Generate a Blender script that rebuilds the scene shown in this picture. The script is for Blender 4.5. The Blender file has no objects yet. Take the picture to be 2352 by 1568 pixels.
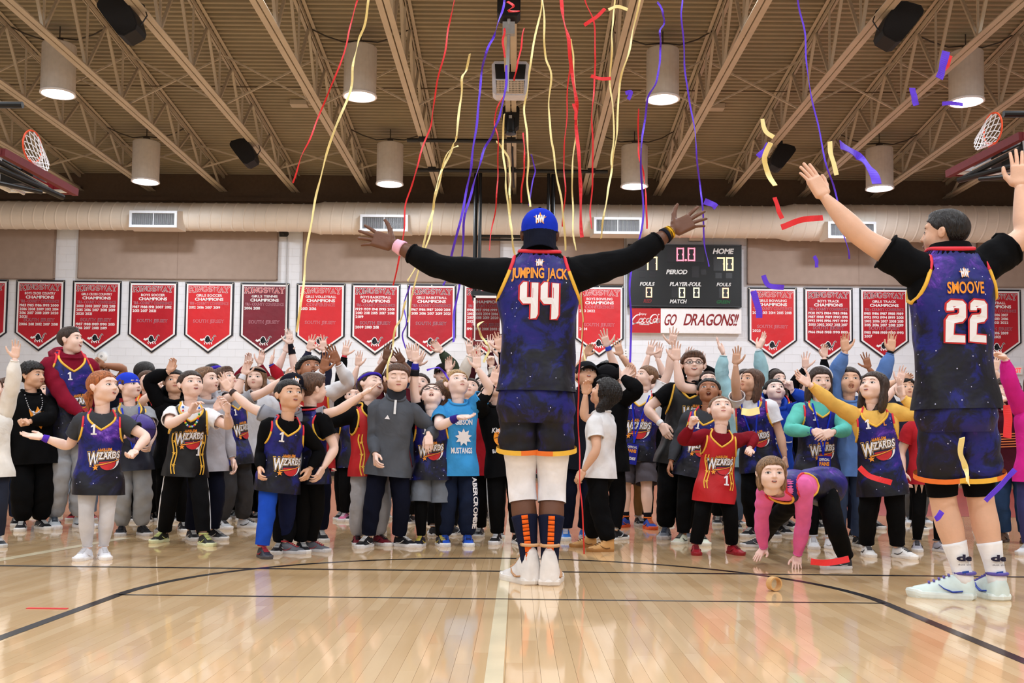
import bpy, bmesh, math, random
import numpy as np
from mathutils import Vector, Matrix
from mathutils.geometry import tessellate_polygon

random.seed(7)
RNG = np.random.RandomState(7)
SC = bpy.context.scene
COL = SC.collection
PI = math.pi

# ------------------------------------------------------------------ camera
FPX, PPX, PPY, CAMH = 2350.0, 1176.0, 906.0, 0.715
cam = bpy.data.cameras.new('camera')
cam.sensor_width = 36.0
cam.lens = FPX / 2352.0 * 36.0
cam.shift_y = (PPY - 784.0) / 2352.0
cam.clip_end = 200
camo = bpy.data.objects.new('camera', cam)
COL.objects.link(camo)
CM = (Matrix.Rotation(math.radians(0.27), 4, 'Z') @ Matrix.Rotation(math.radians(90 + 3.07), 4, 'X')
      @ Matrix.Rotation(math.radians(0.6), 4, 'Z'))
camo.matrix_world = Matrix.Translation((0, 0, CAMH)) @ CM
SC.camera = camo
CM3 = CM.to_3x3()
# ------------------------------------------------------------------ world and exposure
w = bpy.data.worlds.new('world'); SC.world = w
w.use_nodes = True
w.node_tree.nodes['Background'].inputs[0].default_value = (0.8, 0.85, 1.0, 1)
w.node_tree.nodes['Background'].inputs[1].default_value = 0.05
SC.view_settings.view_transform = 'Standard'
SC.view_settings.look = 'None'
SC.view_settings.gamma = 1.0
SC.view_settings.use_curve_mapping = False
SC.view_settings.exposure = 0.12
try:
    SC.cycles.use_denoising = True
    SC.cycles.max_bounces = 8
    SC.cycles.diffuse_bounces = 5
    SC.cycles.glossy_bounces = 3
    SC.cycles.sample_clamp_indirect = 6.0
except Exception:
    pass
# ------------------------------------------------------------------ the gym's lamps (the light each high bay fixture gives)
LAMP_W = 140.0
LAMP_R = 0.30
JSP = 1.857                                     # joist spacing
LAMPS = []
for (ly, lz) in ((23.0, 6.72), (18.5, 7.17), (14.0, 7.6), (9.5, 7.9), (5.0, 7.5), (0.5, 7.1), (-3.5, 6.7)):
    for k in (-4.5, -1.5, 1.5, 4.5):
        LAMPS.append((k * JSP - 0.16, ly, lz))
for (lx, ly, lz) in LAMPS:
    ld = bpy.data.lights.new('lamp_light', 'AREA')
    ld.shape = 'DISK'; ld.size = 0.5; ld.energy = LAMP_W
    ld.color = (0.87, 0.935, 1.0)
    lo = bpy.data.objects.new('lamp_light', ld); COL.objects.link(lo)
    lo.location = (lx, ly, lz - 0.02)

# ------------------------------------------------------------------ pixel <-> place
def ray(px, py):
    return CM3 @ Vector(((px - PPX) / FPX, (PPY - py) / FPX, -1.0))
def at(px, py, d):
    r = ray(px, py); return Vector((0, 0, CAMH)) + r * (d / r.y)
def onfloor(px, py):
    r = ray(px, py); return Vector((0, 0, CAMH)) + r * (-CAMH / r.z)

# ------------------------------------------------------------------ colours and materials
def lin(c):
    c = c / 255.0
    return c / 12.92 if c <= 0.04045 else ((c + 0.055) / 1.055) ** 2.4
def rgb(c):
    return (lin(c[0]), lin(c[1]), lin(c[2]), 1.0)
MATS = {}
def mat(key, color, rough=0.6, spec=0.4, metal=0.0, var=0.10, nscale=12.0, bump=0.0, bscale=40.0, coat=0.0, sheen=0.0, emit=0.0, stretch=None, sss=0.0, bdist=.02, bdistort=0.0):
    if key in MATS: return MATS[key]
    m = bpy.data.materials.new(key); m.use_nodes = True
    nt = m.node_tree; N = nt.nodes; L = nt.links
    b = N['Principled BSDF']
    tc = N.new('ShaderNodeTexCoord')
    src = tc.outputs['Object']
    if stretch:
        mp = N.new('ShaderNodeMapping'); mp.inputs['Scale'].default_value = stretch
        L.new(src, mp.inputs['Vector']); src = mp.outputs['Vector']
    nz = N.new('ShaderNodeTexNoise'); nz.inputs['Scale'].default_value = nscale; nz.inputs['Detail'].default_value = 4
    L.new(src, nz.inputs['Vector'])
    rp = N.new('ShaderNodeValToRGB')
    c = rgb(color)
    rp.color_ramp.elements[0].position = 0.3; rp.color_ramp.elements[1].position = 0.7
    rp.color_ramp.elements[0].color = (c[0] * (1 - var), c[1] * (1 - var), c[2] * (1 - var), 1)
    rp.color_ramp.elements[1].color = (min(1, c[0] * (1 + var)), min(1, c[1] * (1 + var)), min(1, c[2] * (1 + var)), 1)
    L.new(nz.outputs['Fac'], rp.inputs['Fac'])
    L.new(rp.outputs['Color'], b.inputs['Base Color'])
    b.inputs['Roughness'].default_value = rough
    b.inputs['Specular IOR Level'].default_value = spec
    b.inputs['Metallic'].default_value = metal
    if coat: b.inputs['Coat Weight'].default_value = coat; b.inputs['Coat Roughness'].default_value = 0.1
    if sheen: b.inputs['Sheen Weight'].default_value = sheen
    if sss:
        b.inputs['Subsurface Weight'].default_value = sss
        b.inputs['Subsurface Radius'].default_value = (0.012, 0.005, 0.003)
        b.inputs['Subsurface Scale'].default_value = 0.5
    if emit:
        L.new(rp.outputs['Color'], b.inputs['Emission Color']); b.inputs['Emission Strength'].default_value = emit
    if bump:
        n2 = N.new('ShaderNodeTexNoise'); n2.inputs['Scale'].default_value = bscale; n2.inputs['Detail'].default_value = 3; n2.inputs['Distortion'].default_value = bdistort
        L.new(src, n2.inputs['Vector'])
        bp = N.new('ShaderNodeBump'); bp.inputs['Strength'].default_value = bump; bp.inputs['Distance'].default_value = bdist
        L.new(n2.outputs['Fac'], bp.inputs['Height']); L.new(bp.outputs['Normal'], b.inputs['Normal'])
    MATS[key] = m
    return m
def cloth(color, name=None, shine=0.0):
    key = 'cloth_%02x%02x%02x' % tuple(color) + ('s' if shine else '')
    return mat(key, color, rough=0.45 if shine else 0.85, spec=0.35 if shine else 0.08, var=0.12, nscale=9, bump=0.45 if not shine else .25, bscale=7.0, bdist=.03, bdistort=.6, sheen=0.0)

# ------------------------------------------------------------------ mesh building
class MB:
    """Collects points and faces, then links them as ONE mesh object."""
    def __init__(s):
        s.v = []; s.n = 0; s.q = []; s.qm = []; s.t = []; s.tm = []; s.g = []; s.gm = []
    def add(s, verts, quads=None, tris=None, mi=0):
        verts = np.asarray(verts, dtype=np.float64).reshape(-1, 3)
        if quads is not None and len(quads):
            q = np.asarray(quads, dtype=np.int64).reshape(-1, 4) + s.n
            s.q.append(q); s.qm.append(np.broadcast_to(np.asarray(mi, dtype=np.int32), (len(q),)))
        if tris is not None and len(tris):
            t = np.asarray(tris, dtype=np.int64).reshape(-1, 3) + s.n
            s.t.append(t); s.tm.append(np.broadcast_to(np.asarray(mi, dtype=np.int32), (len(t),)))
        s.v.append(verts); s.n += len(verts)
        return s
    def box(s, c, h, mi=0, rot=None):
        c = np.array(c, float); h = np.array(h, float)
        p = np.array([(-1,-1,-1),(1,-1,-1),(1,1,-1),(-1,1,-1),(-1,-1,1),(1,-1,1),(1,1,1),(-1,1,1)], float) * h
        if rot is not None: p = p @ np.array(rot).T
        s.add(p + c, quads=[(0,3,2,1),(4,5,6,7),(0,1,5,4),(1,2,6,5),(2,3,7,6),(3,0,4,7)], mi=mi); return s
    def bar(s, a, b, w, h, mi=0, up=(0, 0, 1)):
        a = np.array(a, float); b = np.array(b, float); d = b - a; L = np.linalg.norm(d)
        if L < 1e-6: return s
        d /= L; u = np.array(up, float)
        if abs(d @ u) > 0.98: u = np.array((0, 1.0, 0))
        x = np.cross(d, u); x /= np.linalg.norm(x); z = np.cross(x, d)
        R = np.stack([x, d, z], axis=1)
        return s.box((a + b) / 2, (w / 2, L / 2, h / 2), mi, R)
    def tube(s, pts, rad, m=8, mi=0, cap=True, flat=None):
        pts = np.asarray(pts, float); n = len(pts)
        rad = np.broadcast_to(np.asarray(rad, float), (n,))
        fr = frames(pts)
        th = np.arange(m) * 2 * PI / m
        ca, sa = np.cos(th), np.sin(th)
        X, Z = fr
        rb = rad if flat is None else rad * flat
        V = pts[:, None, :] + X[:, None, :] * (ca[None, :, None] * rad[:, None, None]) + Z[:, None, :] * (sa[None, :, None] * rb[:, None, None])
        return s.loft(V, mi, cap, cap)
    def loft(s, V, mi=0, cap0=False, cap1=False, closed=True):
        n, m = V.shape[:2]
        i = np.arange(n - 1)[:, None]; mm = m if closed else m - 1
        j = np.arange(mm)[None, :]; j2 = (j + 1) % m
        q = np.stack([i * m + j, i * m + j2, (i + 1) * m + j2, (i + 1) * m + j], axis=-1).reshape(-1, 4)
        verts = V.reshape(-1, 3)
        tr = []; extra = []
        base = n * m
        if cap0:
            extra.append(V[0].mean(0)); c = base + len(extra) - 1
            tr += [(c, (k + 1) % m, k) for k in range(m)]
        if cap1:
            extra.append(V[-1].mean(0)); c = base + len(extra) - 1; o = (n - 1) * m
            tr += [(c, o + k, o + (k + 1) % m) for k in range(m)]
        if extra: verts = np.concatenate([verts, np.array(extra)])
        mq = mi
        s.add(verts, quads=q, tris=tr if tr else None, mi=mq if np.isscalar(mq) else 0)
        return s
    def prism(s, poly, y0, y1, mi=0, place=None):
        """polygon of (x, z) extruded from y0 to y1"""
        n = len(poly)
        a = np.array([(p[0], y0, p[1]) for p in poly]); b = np.array([(p[0], y1, p[1]) for p in poly])
        tri = tessellate_polygon([[Vector((p[0], p[1], 0)) for p in poly]])
        tr = [tuple(t) for t in tri] + [tuple(n + k for k in t[::-1]) for t in tri]
        qd = [(k, (k + 1) % n, n + (k + 1) % n, n + k) for k in range(n)]
        V = np.concatenate([a, b])
        if place is not None: V = place(V)
        s.add(V, quads=qd, tris=tr, mi=mi); return s
    def build(s, name, mats, parent=None, smooth=False, loc=None, link=True, wrap=True):
        me = bpy.data.meshes.new(name)
        V = np.concatenate(s.v) if s.v else np.zeros((0, 3))
        if loc is not None: V = V - np.array(loc, float)
        q = np.concatenate(s.q) if s.q else np.zeros((0, 4), int)
        t = np.concatenate(s.t) if s.t else np.zeros((0, 3), int)
        mi = np.concatenate(s.qm + s.tm) if (s.qm or s.tm) else np.zeros(0, int)
        nq, ntr = len(q), len(t)
        me.vertices.add(len(V)); me.vertices.foreach_set('co', V.astype(np.float32).ravel())
        me.loops.add(nq * 4 + ntr * 3)
        me.loops.foreach_set('vertex_index', np.concatenate([q.ravel(), t.ravel()]).astype(np.int32))
        me.polygons.add(nq + ntr)
        ls = np.concatenate([np.arange(nq) * 4, nq * 4 + np.arange(ntr) * 3]).astype(np.int32)
        me.polygons.foreach_set('loop_start', ls)
        me.polygons.foreach_set('material_index', mi.astype(np.int32))
        me.polygons.foreach_set('use_smooth', np.full(nq + ntr, bool(smooth)))
        me.update(calc_edges=True)
        for m in (mats if isinstance(mats, (list, tuple)) else [mats]): me.materials.append(m)
        if not link: return me
        return put(me, name, parent, loc)
def put(me, name, parent=None, loc=None):
    o = bpy.data.objects.new(name, me); COL.objects.link(o)
    if parent is not None: o.parent = parent
    elif loc is not None: o.location = loc
    return o
def frames(pts):
    n = len(pts)
    T = np.zeros_like(pts)
    T[1:-1] = pts[2:] - pts[:-2] if n > 2 else 0
    T[0] = pts[1] - pts[0]; T[-1] = pts[-1] - pts[-2]
    T /= np.maximum(np.linalg.norm(T, axis=1, keepdims=True), 1e-9)
    u = np.array((0, 0, 1.0)) if abs(T[0][2]) < 0.9 else np.array((0, 1.0, 0))
    X = np.zeros_like(pts); Z = np.zeros_like(pts)
    x = np.cross(T[0], u); x /= np.linalg.norm(x)
    for i in range(n):
        x = x - T[i] * (x @ T[i]); x /= max(np.linalg.norm(x), 1e-9)
        X[i] = x; Z[i] = np.cross(x, T[i])
    return X, Z
def tag(o, label=None, cat=None, group=None, kind=None):
    if label: o['label'] = label
    if cat: o['category'] = cat
    if group: o['group'] = group
    if kind: o['kind'] = kind
    return o
def empty(name, loc, label=None, cat=None, group=None):
    o = bpy.data.objects.new(name, None); COL.objects.link(o); o.location = loc
    o.empty_display_size = 0.1
    return tag(o, label, cat, group)

# ------------------------------------------------------------------ lettering: a glyph cache and flat strings of letters
GLY = {}
def glyph(ch, off):
    k = (ch, off)
    if k in GLY: return GLY[k]
    cu = bpy.data.curves.new('g', 'FONT'); cu.body = ch; cu.size = 1.0; cu.resolution_u = 3; cu.offset = off
    ob = bpy.data.objects.new('g', cu); COL.objects.link(ob)
    dg = bpy.context.evaluated_depsgraph_get(); ev = ob.evaluated_get(dg)
    me = ev.to_mesh()
    if len(me.vertices):
        v = np.zeros(len(me.vertices) * 3); me.vertices.foreach_get('co', v); v = v.reshape(-1, 3)[:, :2]
        me.calc_loop_triangles()
        t = np.zeros(len(me.loop_triangles) * 3, dtype=np.int32); me.loop_triangles.foreach_get('vertices', t); t = t.reshape(-1, 3)
        x0, x1 = v[:, 0].min(), v[:, 0].max()
        r = (v - np.array((x0, 0)), t, x1 - x0)
    else:
        r = (np.zeros((0, 2)), np.zeros((0, 3), int), 0.3)
    ev.to_mesh_clear()
    bpy.data.objects.remove(ob); bpy.data.curves.remove(cu)
    GLY[k] = r
    return r
def text2d(s, height, width=None, off=0.02, gap=0.10, shear=0.0, xs=0.85, align=0.5):
    """2-D points and triangles of a string; letters are height tall (cap height about 0.73 em)."""
    em = height / 0.73
    V = []; T = []; x = 0.0; n = 0
    for ch in s:
        if ch == ' ':
            x += 0.30; continue
        v, t, wd = glyph(ch, off)
        v0, t0, w0 = glyph(ch, 0.0)
        V.append(v + np.array((x - (wd - w0) / 2, 0))); T.append(t + n); n += len(v); x += w0 + gap
    if not V: return np.zeros((0, 2)), np.zeros((0, 3), int)
    V = np.concatenate(V); T = np.concatenate(T); tot = x - gap
    V[:, 0] = (V[:, 0] - tot * align) * em * xs; V[:, 1] *= em
    if width is not None:
        V[:, 0] *= width / max(tot * em * xs, 1e-6)
    V[:, 0] += shear * V[:, 1]
    return V, T
def poly2d(poly):
    t = tessellate_polygon([[Vector((p[0], p[1], 0)) for p in poly]])
    return np.array(poly, float), np.array([tuple(k) for k in t], int)
def stroke2d(pts, w, closed=False):
    """ribbon of width w along a polyline"""
    pts = np.array(pts, float)
    if closed: pts = np.concatenate([pts, pts[:1]])
    n = len(pts); T = np.gradient(pts, axis=0)
    if closed:
        T[0] = T[-1] = pts[1] - pts[-2]
    T /= np.maximum(np.linalg.norm(T, axis=1, keepdims=True), 1e-9)
    N = np.stack([-T[:, 1], T[:, 0]], axis=1)
    ww = np.broadcast_to(np.asarray(w, float), (n,))[:, None]
    V = np.concatenate([pts + N * ww / 2, pts - N * ww / 2])
    tr = []
    for i in range(n - 1): tr += [(i, n + i, n + i + 1), (i, n + i + 1, i + 1)]
    return V, np.array(tr, int)
def circ2d(c, r, n=20, a0=0, a1=2 * PI, ry=None):
    th = np.linspace(a0, a1, n, endpoint=abs(a1 - a0) < 2 * PI - 1e-3)
    return [(c[0] + r * math.cos(a), c[1] + (ry or r) * math.sin(a)) for a in th]
def star2d(c, r, n=5, rot=PI / 2, inner=0.42):
    return [(c[0] + (r if k % 2 == 0 else r * inner) * math.cos(rot + k * PI / n), c[1] + (r if k % 2 == 0 else r * inner) * math.sin(rot + k * PI / n)) for k in range(2 * n)]
def sheet(mb, vt, place, mi=0, layer=0.0):
    """a flat shape (2-D points, triangles) put on a surface by place(uv, layer)"""
    v, t = vt
    if len(v) == 0: return
    mb.add(place(v, layer), tris=t, mi=mi)
# ================================================================== THE ROOM
WY = 26.0                 # far wall
RX = 16.5                 # side walls
BY = -6.5                 # wall behind the camera
RIDGE = 10.0
def deckz(y): return CAMH + 7.0 + 0.0976 * (26.0 - y) if y >= RIDGE else CAMH + 7.0 + 0.0976 * (26.0 - (2 * RIDGE - y))
M_wall = mat('white_block', (226, 229, 236), rough=0.55, var=0.03, nscale=2.0)
M_joint = mat('block_joint', (206, 204, 200), rough=0.8, var=0.05)
M_upper = mat('upper_wall_shade_brown', (92, 74, 58), rough=0.8, var=0.1)  # tan-brown upper wall, its colour darkened to stand for shade above the duct
M_deck = mat('deck_tan', (150, 138, 114), rough=0.55, var=0.10, nscale=1.2)
M_steel = mat('steel_tan', (188, 175, 156), rough=0.5, var=0.08, nscale=2.0)
M_black = mat('black_steel', (16, 17, 20), rough=0.35, var=0.1)
M_blackm = mat('black_matte', (14, 13, 14), rough=0.7, var=0.1)
M_white = mat('white_paint', (232, 232, 232), rough=0.4, var=0.03)
M_duct = mat('duct_cream', (226, 218, 208), rough=0.5, var=0.06, nscale=1.5)
M_panel = mat('acoustic_tan', (160, 141, 129), rough=0.9, var=0.05, nscale=5, bump=0.1, bscale=200)
M_red = mat('banner_red', (176, 18, 36), rough=0.4, var=0.12, nscale=2.2, bump=0.5, bscale=3.0)
M_red2 = mat('banner_bright_red', (206, 34, 42), rough=0.4, var=0.08, nscale=2.2, bump=0.5, bscale=3.0)
M_maroon = mat('banner_maroon', (116, 18, 38), rough=0.4, var=0.12, nscale=2.2, bump=0.5, bscale=3.0)
M_navy = mat('banner_black', (22, 22, 32), rough=0.5, var=0.1)
M_whitec = mat('banner_white', (236, 234, 236), rough=0.5, var=0.03)

# ---- floor: maple strips
def wood():
    m = bpy.data.materials.new('maple'); m.use_nodes = True
    nt = m.node_tree; N = nt.nodes; L = nt.links; b = N['Principled BSDF']
    g = N.new('ShaderNodeNewGeometry'); oi = N.new('ShaderNodeObjectInfo')
    ad = N.new('ShaderNodeMath'); ad.operation = 'ADD'
    L.new(g.outputs['Random Per Island'], ad.inputs[0]); L.new(oi.outputs['Random'], ad.inputs[1])
    fr = N.new('ShaderNodeMath'); fr.operation = 'FRACT'; L.new(ad.outputs[0], fr.inputs[0])
    mp = N.new('ShaderNodeMapping'); mp.inputs['Scale'].default_value = (26, 1.6, 1)
    L.new(g.outputs['Position'], mp.inputs['Vector'])
    nz = N.new('ShaderNodeTexNoise'); nz.noise_dimensions = '4D'; nz.inputs['Scale'].default_value = 1.0; nz.inputs['Detail'].default_value = 6
    L.new(mp.outputs[0], nz.inputs['Vector'])
    mw = N.new('ShaderNodeMath'); mw.operation = 'MULTIPLY'; mw.inputs[1].default_value = 37.0; L.new(fr.outputs[0], mw.inputs[0]); L.new(mw.outputs[0], nz.inputs['W'])
    r1 = N.new('ShaderNodeValToRGB'); e = r1.color_ramp.elements
    e[0].position = 0.0; e[0].color = rgb((215, 175, 125)); e[1].position = 1.0; e[1].color = rgb((230, 196, 150))
    x = e.new(0.5); x.color = rgb((222, 185, 136)); x = e.new(0.12); x.color = rgb((218, 180, 130))
    L.new(fr.outputs[0], r1.inputs['Fac'])
    r2 = N.new('ShaderNodeValToRGB'); e = r2.color_ramp.elements
    e[0].position = 0.3; e[0].color = (0.93, 0.91, 0.88, 1); e[1].position = 0.65; e[1].color = (1, 1, 1, 1)
    L.new(nz.outputs['Fac'], r2.inputs['Fac'])
    mx = N.new('ShaderNodeMix'); mx.data_type = 'RGBA'; mx.blend_type = 'MULTIPLY'; mx.inputs[0].default_value = 0.8
    L.new(r1.outputs['Color'], mx.inputs[6]); L.new(r2.outputs['Color'], mx.inputs[7])
    L.new(mx.outputs[2], b.inputs['Base Color'])
    b.inputs['Roughness'].default_value = 0.5; b.inputs['Specular IOR Level'].default_value = 0.2
    b.inputs['Coat Weight'].default_value = 1.0; b.inputs['Coat Roughness'].default_value = 0.07; b.inputs['Coat IOR'].default_value = 1.5
    # slight cupping of the strips breaks up the mirror image
    n3 = N.new('ShaderNodeTexNoise'); n3.inputs['Scale'].default_value = 1.0; n3.inputs['Detail'].default_value = 2
    mp3 = N.new('ShaderNodeMapping'); mp3.inputs['Scale'].default_value = (14, 3, 1); L.new(g.outputs['Position'], mp3.inputs['Vector']); L.new(mp3.outputs[0], n3.inputs['Vector'])
    bp = N.new('ShaderNodeBump'); bp.inputs['Strength'].default_value = 0.07; bp.inputs['Distance'].default_value = 0.01
    L.new(n3.outputs['Fac'], bp.inputs['Height']); L.new(bp.outputs['Normal'], b.inputs['Normal']); L.new(bp.outputs['Normal'], b.inputs['Coat Normal'])
    return m
M_maple = wood()
M_under = mat('seam', (120, 84, 52), rough=0.8)
fl = MB()
fl.box((0, (15.0 + BY) / 2, -0.055), (RX, (15.0 - BY) / 2, 0.05), 1)
fl.box((0, (15.0 + WY) / 2, -0.050), (RX, (WY - 15.0) / 2, 0.05), 0)
floor = tag(fl.build('floor', [M_maple, M_under]), kind='structure')
SW = 0.057
strips = []; rest = MB(); near = []
prs = random.Random(3)
for i in range(-150, 151):
    x = i * SW
    y = 2.2 - prs.random() * 0.9
    while y < 15.0:
        ln = prs.choice((0.55, 0.75, 0.9, 1.1, 1.35, 1.6)); y1 = min(y + ln, 15.0)
        if y1 > 2.0 and abs(x) < 0.62 * y1 + 0.3:
            (near if (abs(x) < 2.1 and y < 5.0 and y1 > 2.95) else strips).append((x, y, y1))
        y = y1
near.sort(key=lambda t: (t[1] + t[2]) / 2)
strips += near[300:]; near = near[:300]
for (x, y0, y1) in strips:
    rest.box((x, (y0 + y1) / 2, -0.0025), (SW / 2 - 0.0004, (y1 - y0) / 2 - 0.0004, 0.0025))
# strips outside the view wedge: a plain boarded edge on both sides
rest.add([(-RX, BY, -0.0002), (RX, BY, -0.0002), (RX, 2.0, -0.0002), (-RX, 2.0, -0.0002)], quads=[(0, 1, 2, 3)])
for sg in (-1, 1):
    xa, xb = sorted((sg * 8.58, sg * RX))
    rest.add([(xa, 2.0, -0.0002), (xb, 2.0, -0.0002), (xb, 15, -0.0002), (xa, 15, -0.0002)], quads=[(0, 1, 2, 3)])
    xa, xb = sorted((sg * 1.6, sg * 8.6))
    rest.add([(xa, 2.0, -0.0012), (xb, 2.0, -0.0012), (xb, 13.5, -0.0012), (xa, 2.6, -0.0012)] if sg > 0 else
             [(xa, 2.0, -0.0012), (xb, 2.0, -0.0012), (xb, 2.6, -0.0012), (xa, 13.5, -0.0012)], quads=[(0, 1, 2, 3)])
tag(rest.build('floorboard_field', M_maple, floor), kind='stuff')
ub = MB().box((0, 0, -0.0025), (SW / 2 - 0.0004, 0.5, 0.0025)).build('floorboard', M_maple, link=False)
for (x, y0, y1) in near:
    o = put(ub, 'floorboard', floor); o.location = (x, (y0 + y1) / 2, 0); o.scale = (1, (y1 - y0) - 0.0008, 1)

# ---- painted court lines
M_line = mat('line_black', (14, 15, 18), rough=0.35, var=0.25, nscale=6, coat=0.15, spec=.25)
M_linew = mat('line_cream', (238, 222, 186), rough=0.3, var=0.08, nscale=5, coat=0.6)
M_lred = mat('floor_red', (170, 72, 52), rough=0.3, var=0.1, nscale=1.5, coat=0.7)
def line(pts, wd, m, name='court_line', z=0.0012):
    V, T = stroke2d(pts, wd)
    mb = MB(); mb.add(np.c_[V, np.full(len(V), z)], tris=T)
    # thin paint film
    return mb.build(name, m, floor)
A = onfloor(280, 1365); B = onfloor(2040, 1386)
LX0, LX1 = -1.90, 1.77; FTY = (A.y + B.y) / 2; LCX = (LX0 + LX1) / 2; LR = (LX1 - LX0) / 2
line([(LX0, FTY), (LX1, FTY)], 0.028, M_line)
line([(LX0, -1.0), (LX0, FTY)], 0.05, M_line); line([(LX1, -1.0), (LX1, FTY)], 0.05, M_line)
line([(LCX + LR * math.cos(a), FTY + LR * math.sin(a)) for a in np.linspace(0, PI, 49)], 0.05, M_line)
a0 = onfloor(0, 1300); b0 = onfloor(2352, 1324); yl = (a0.y + b0.y) / 2
line([(-9, yl), (9, yl)], 0.045, M_line, z=0.0016)
w0 = onfloor(1141, 1480); w1 = onfloor(1170, 1290)
line([(w0.x, 1.0), (w0.x + 0.01, 14.9)], 0.058, M_linew, z=0.0009)
l0 = onfloor(-60, 1296); l1 = onfloor(180, 1254)
line([(l0.x, l0.y), (l1.x + 0.6 * (l1.x - l0.x), l1.y + 0.6 * (l1.y - l0.y))], 0.09, M_linew, z=0.0011)
for sg in (-1, 1):
    mb = MB(); xa, xb = sorted((sg * 4.2, sg * 12)); mb.add([(xa, 11.8, .0013), (xb, 11.8, .0013), (xb, 21.5, .0013), (xa, 21.5, .0013)], quads=[(0, 1, 2, 3)])
    if sg > 0: mb.build('red_floor_area', M_lred, floor)  # flat red area on the far floor, right side only
line([(-12, 22.3), (12, 22.3)], 0.05, M_line)

# ---- far wall of painted block
wl = MB(); wl.box((0, WY + 0.15, 3.35), (RX, 0.15, 3.35), 0); wl.box((0, WY + 0.14, 7.5), (RX, 0.15, 0.8), 1)
wall = tag(wl.build('wall_far', [M_joint, M_upper]), kind='structure')
bk = MB().box((0, 0, 0), (0.1985, 0.004, 0.0982)).build('block', M_wall, link=False)
rb = MB(); nb = 0
for r in range(0, 34):
    z = 0.1 + r * 0.2
    for c in range(-41, 42):
        x = c * 0.4 + (0.2 if r % 2 else 0)
        if abs(x) > 16.3: continue
        if 14 <= r <= 18 and abs(x) <= 12.0 and nb < 300:
            o = put(bk, 'block', wall); o.location = (x, WY - 0.001, z); nb += 1
        else:
            rb.box((x, WY - 0.001, z), (0.1985, 0.004, 0.0982))
tag(rb.build('block_field', M_wall, wall), kind='stuff')
for nm, c, h in (('wall_left', (-RX - 0.1, (WY + BY) / 2, 4.5), (0.1, (WY - BY) / 2 + .2, 4.6)), ('wall_right', (RX + 0.1, (WY + BY) / 2, 4.5), (0.1, (WY - BY) / 2 + .2, 4.6)),
                 ('wall_back', (0, BY - 0.1, 4.5), (RX, 0.1, 4.6))):
    tag(MB().box(c, h).build(nm, M_wall), kind='structure')
bb = MB().box((0, WY - 0.012, 0.05), (RX, 0.012, 0.05)).build('baseboard_far', M_blackm); tag(bb, kind='structure')

# ---- roof deck: corrugated sheet, ribs run across the room
dk = MB(); prof = []
y = WY + 0.2; P = 0.152
while y > RIDGE:
    for (dy, dz) in ((0, 0), (0.062, 0), (0.076, 0.060), (0.138, 0.060)):
        prof.append((y - dy, deckz(y - dy) + dz))
    y -= P
y0 = prof[-1][0]
prof += [(RIDGE - 0.1, deckz(RIDGE)), (BY - 0.2, deckz(BY))]
V = np.array([[(-RX - .2, p[0], p[1]), (RX + .2, p[0], p[1])] for p in prof])
dk.loft(V, closed=False)
V2 = V[::-1].copy(); V2[..., 2] += 0.09
dk.loft(V2, closed=False)
tag(dk.build('ceiling', M_deck), kind='structure')

# ---- open web roof joists
ORD = ['first', 'second', 'third', 'fourth', 'fifth', 'sixth', 'seventh']
BCZ = CAMH + 6.55
JY0 = 8.2
nodes = [26.0 - 0.35]
while nodes[-1] > JY0: nodes.append(nodes[-1] - 1.62)
for k in range(-7, 8):
    x = k * JSP - 0.17
    lab = 'tan open web roof joist running over the centre of the court' if k == 0 else 'tan open web roof joist, %s to the %s of the centre one' % (ORD[abs(k) - 1], 'left' if k < 0 else 'right')
    j = empty('roof_joist', (x, WY, BCZ), lab, 'joist', 'open web roof joists')
    mb = MB()
    for s in (-1, 1): mb.box((s * 0.058, (JY0 - WY) / 2, 0), (0.046, (WY - JY0) / 2, 0.008)).box((s * 0.016, (JY0 - WY) / 2, 0.045), (0.005, (WY - JY0) / 2, 0.045))
    mb.build('bottom_chord', M_steel, j)
    mb = MB()
    for s in (-1, 1):
        for (ya, yb) in ((WY, RIDGE), (RIDGE, JY0)):
            za, zb = deckz(ya) - 0.02 - BCZ, deckz(yb) - 0.02 - BCZ
            mb.bar((s * 0.075, ya - WY, za), (s * 0.075, yb - WY, zb), 0.06, 0.012)
            mb.bar((s * 0.018, ya - WY, za - 0.05), (s * 0.018, yb - WY, zb - 0.05), 0.01, 0.09)
    mb.build('top_chord', M_steel, j)
    for i in range(len(nodes) - 1):
        ya, yb = nodes[i], nodes[i + 1]; ym = (ya + yb) / 2
        for (p, q, wd) in (((ya, 0.03), (ym, deckz(ym) - BCZ - 0.06), 0.05), ((ym, deckz(ym) - BCZ - 0.06), (yb, 0.03), 0.05), ((yb, 0.03), (yb, deckz(yb) - BCZ - 0.06), 0.035)):
            if p[1] + q[1] < 0.2 or max(p[0], q[0]) < 12.5: continue
            MB().bar((0, p[0] - WY, p[1]), (0, q[0] - WY, q[1]), wd, wd * 0.8).build('web_member', M_steel, j)
    if k < 7:
        for yy in (19.4, 23.9):
            zt = deckz(yy) - BCZ - 0.08
            MB().bar((0, yy - WY, zt), (JSP, yy - WY, 0.04), 0.03, 0.03).build('bridging_bar', M_steel, j)
            MB().bar((0, yy - WY + .05, 0.04), (JSP, yy - WY + .05, zt), 0.03, 0.03).build('bridging_bar', M_steel, j)
# beam that carries the joists along the wall
tag(MB().box((0, WY - 0.06, BCZ - 0.22), (RX, 0.06, 0.05)).build('trim_1', M_upper), kind='structure')

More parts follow.
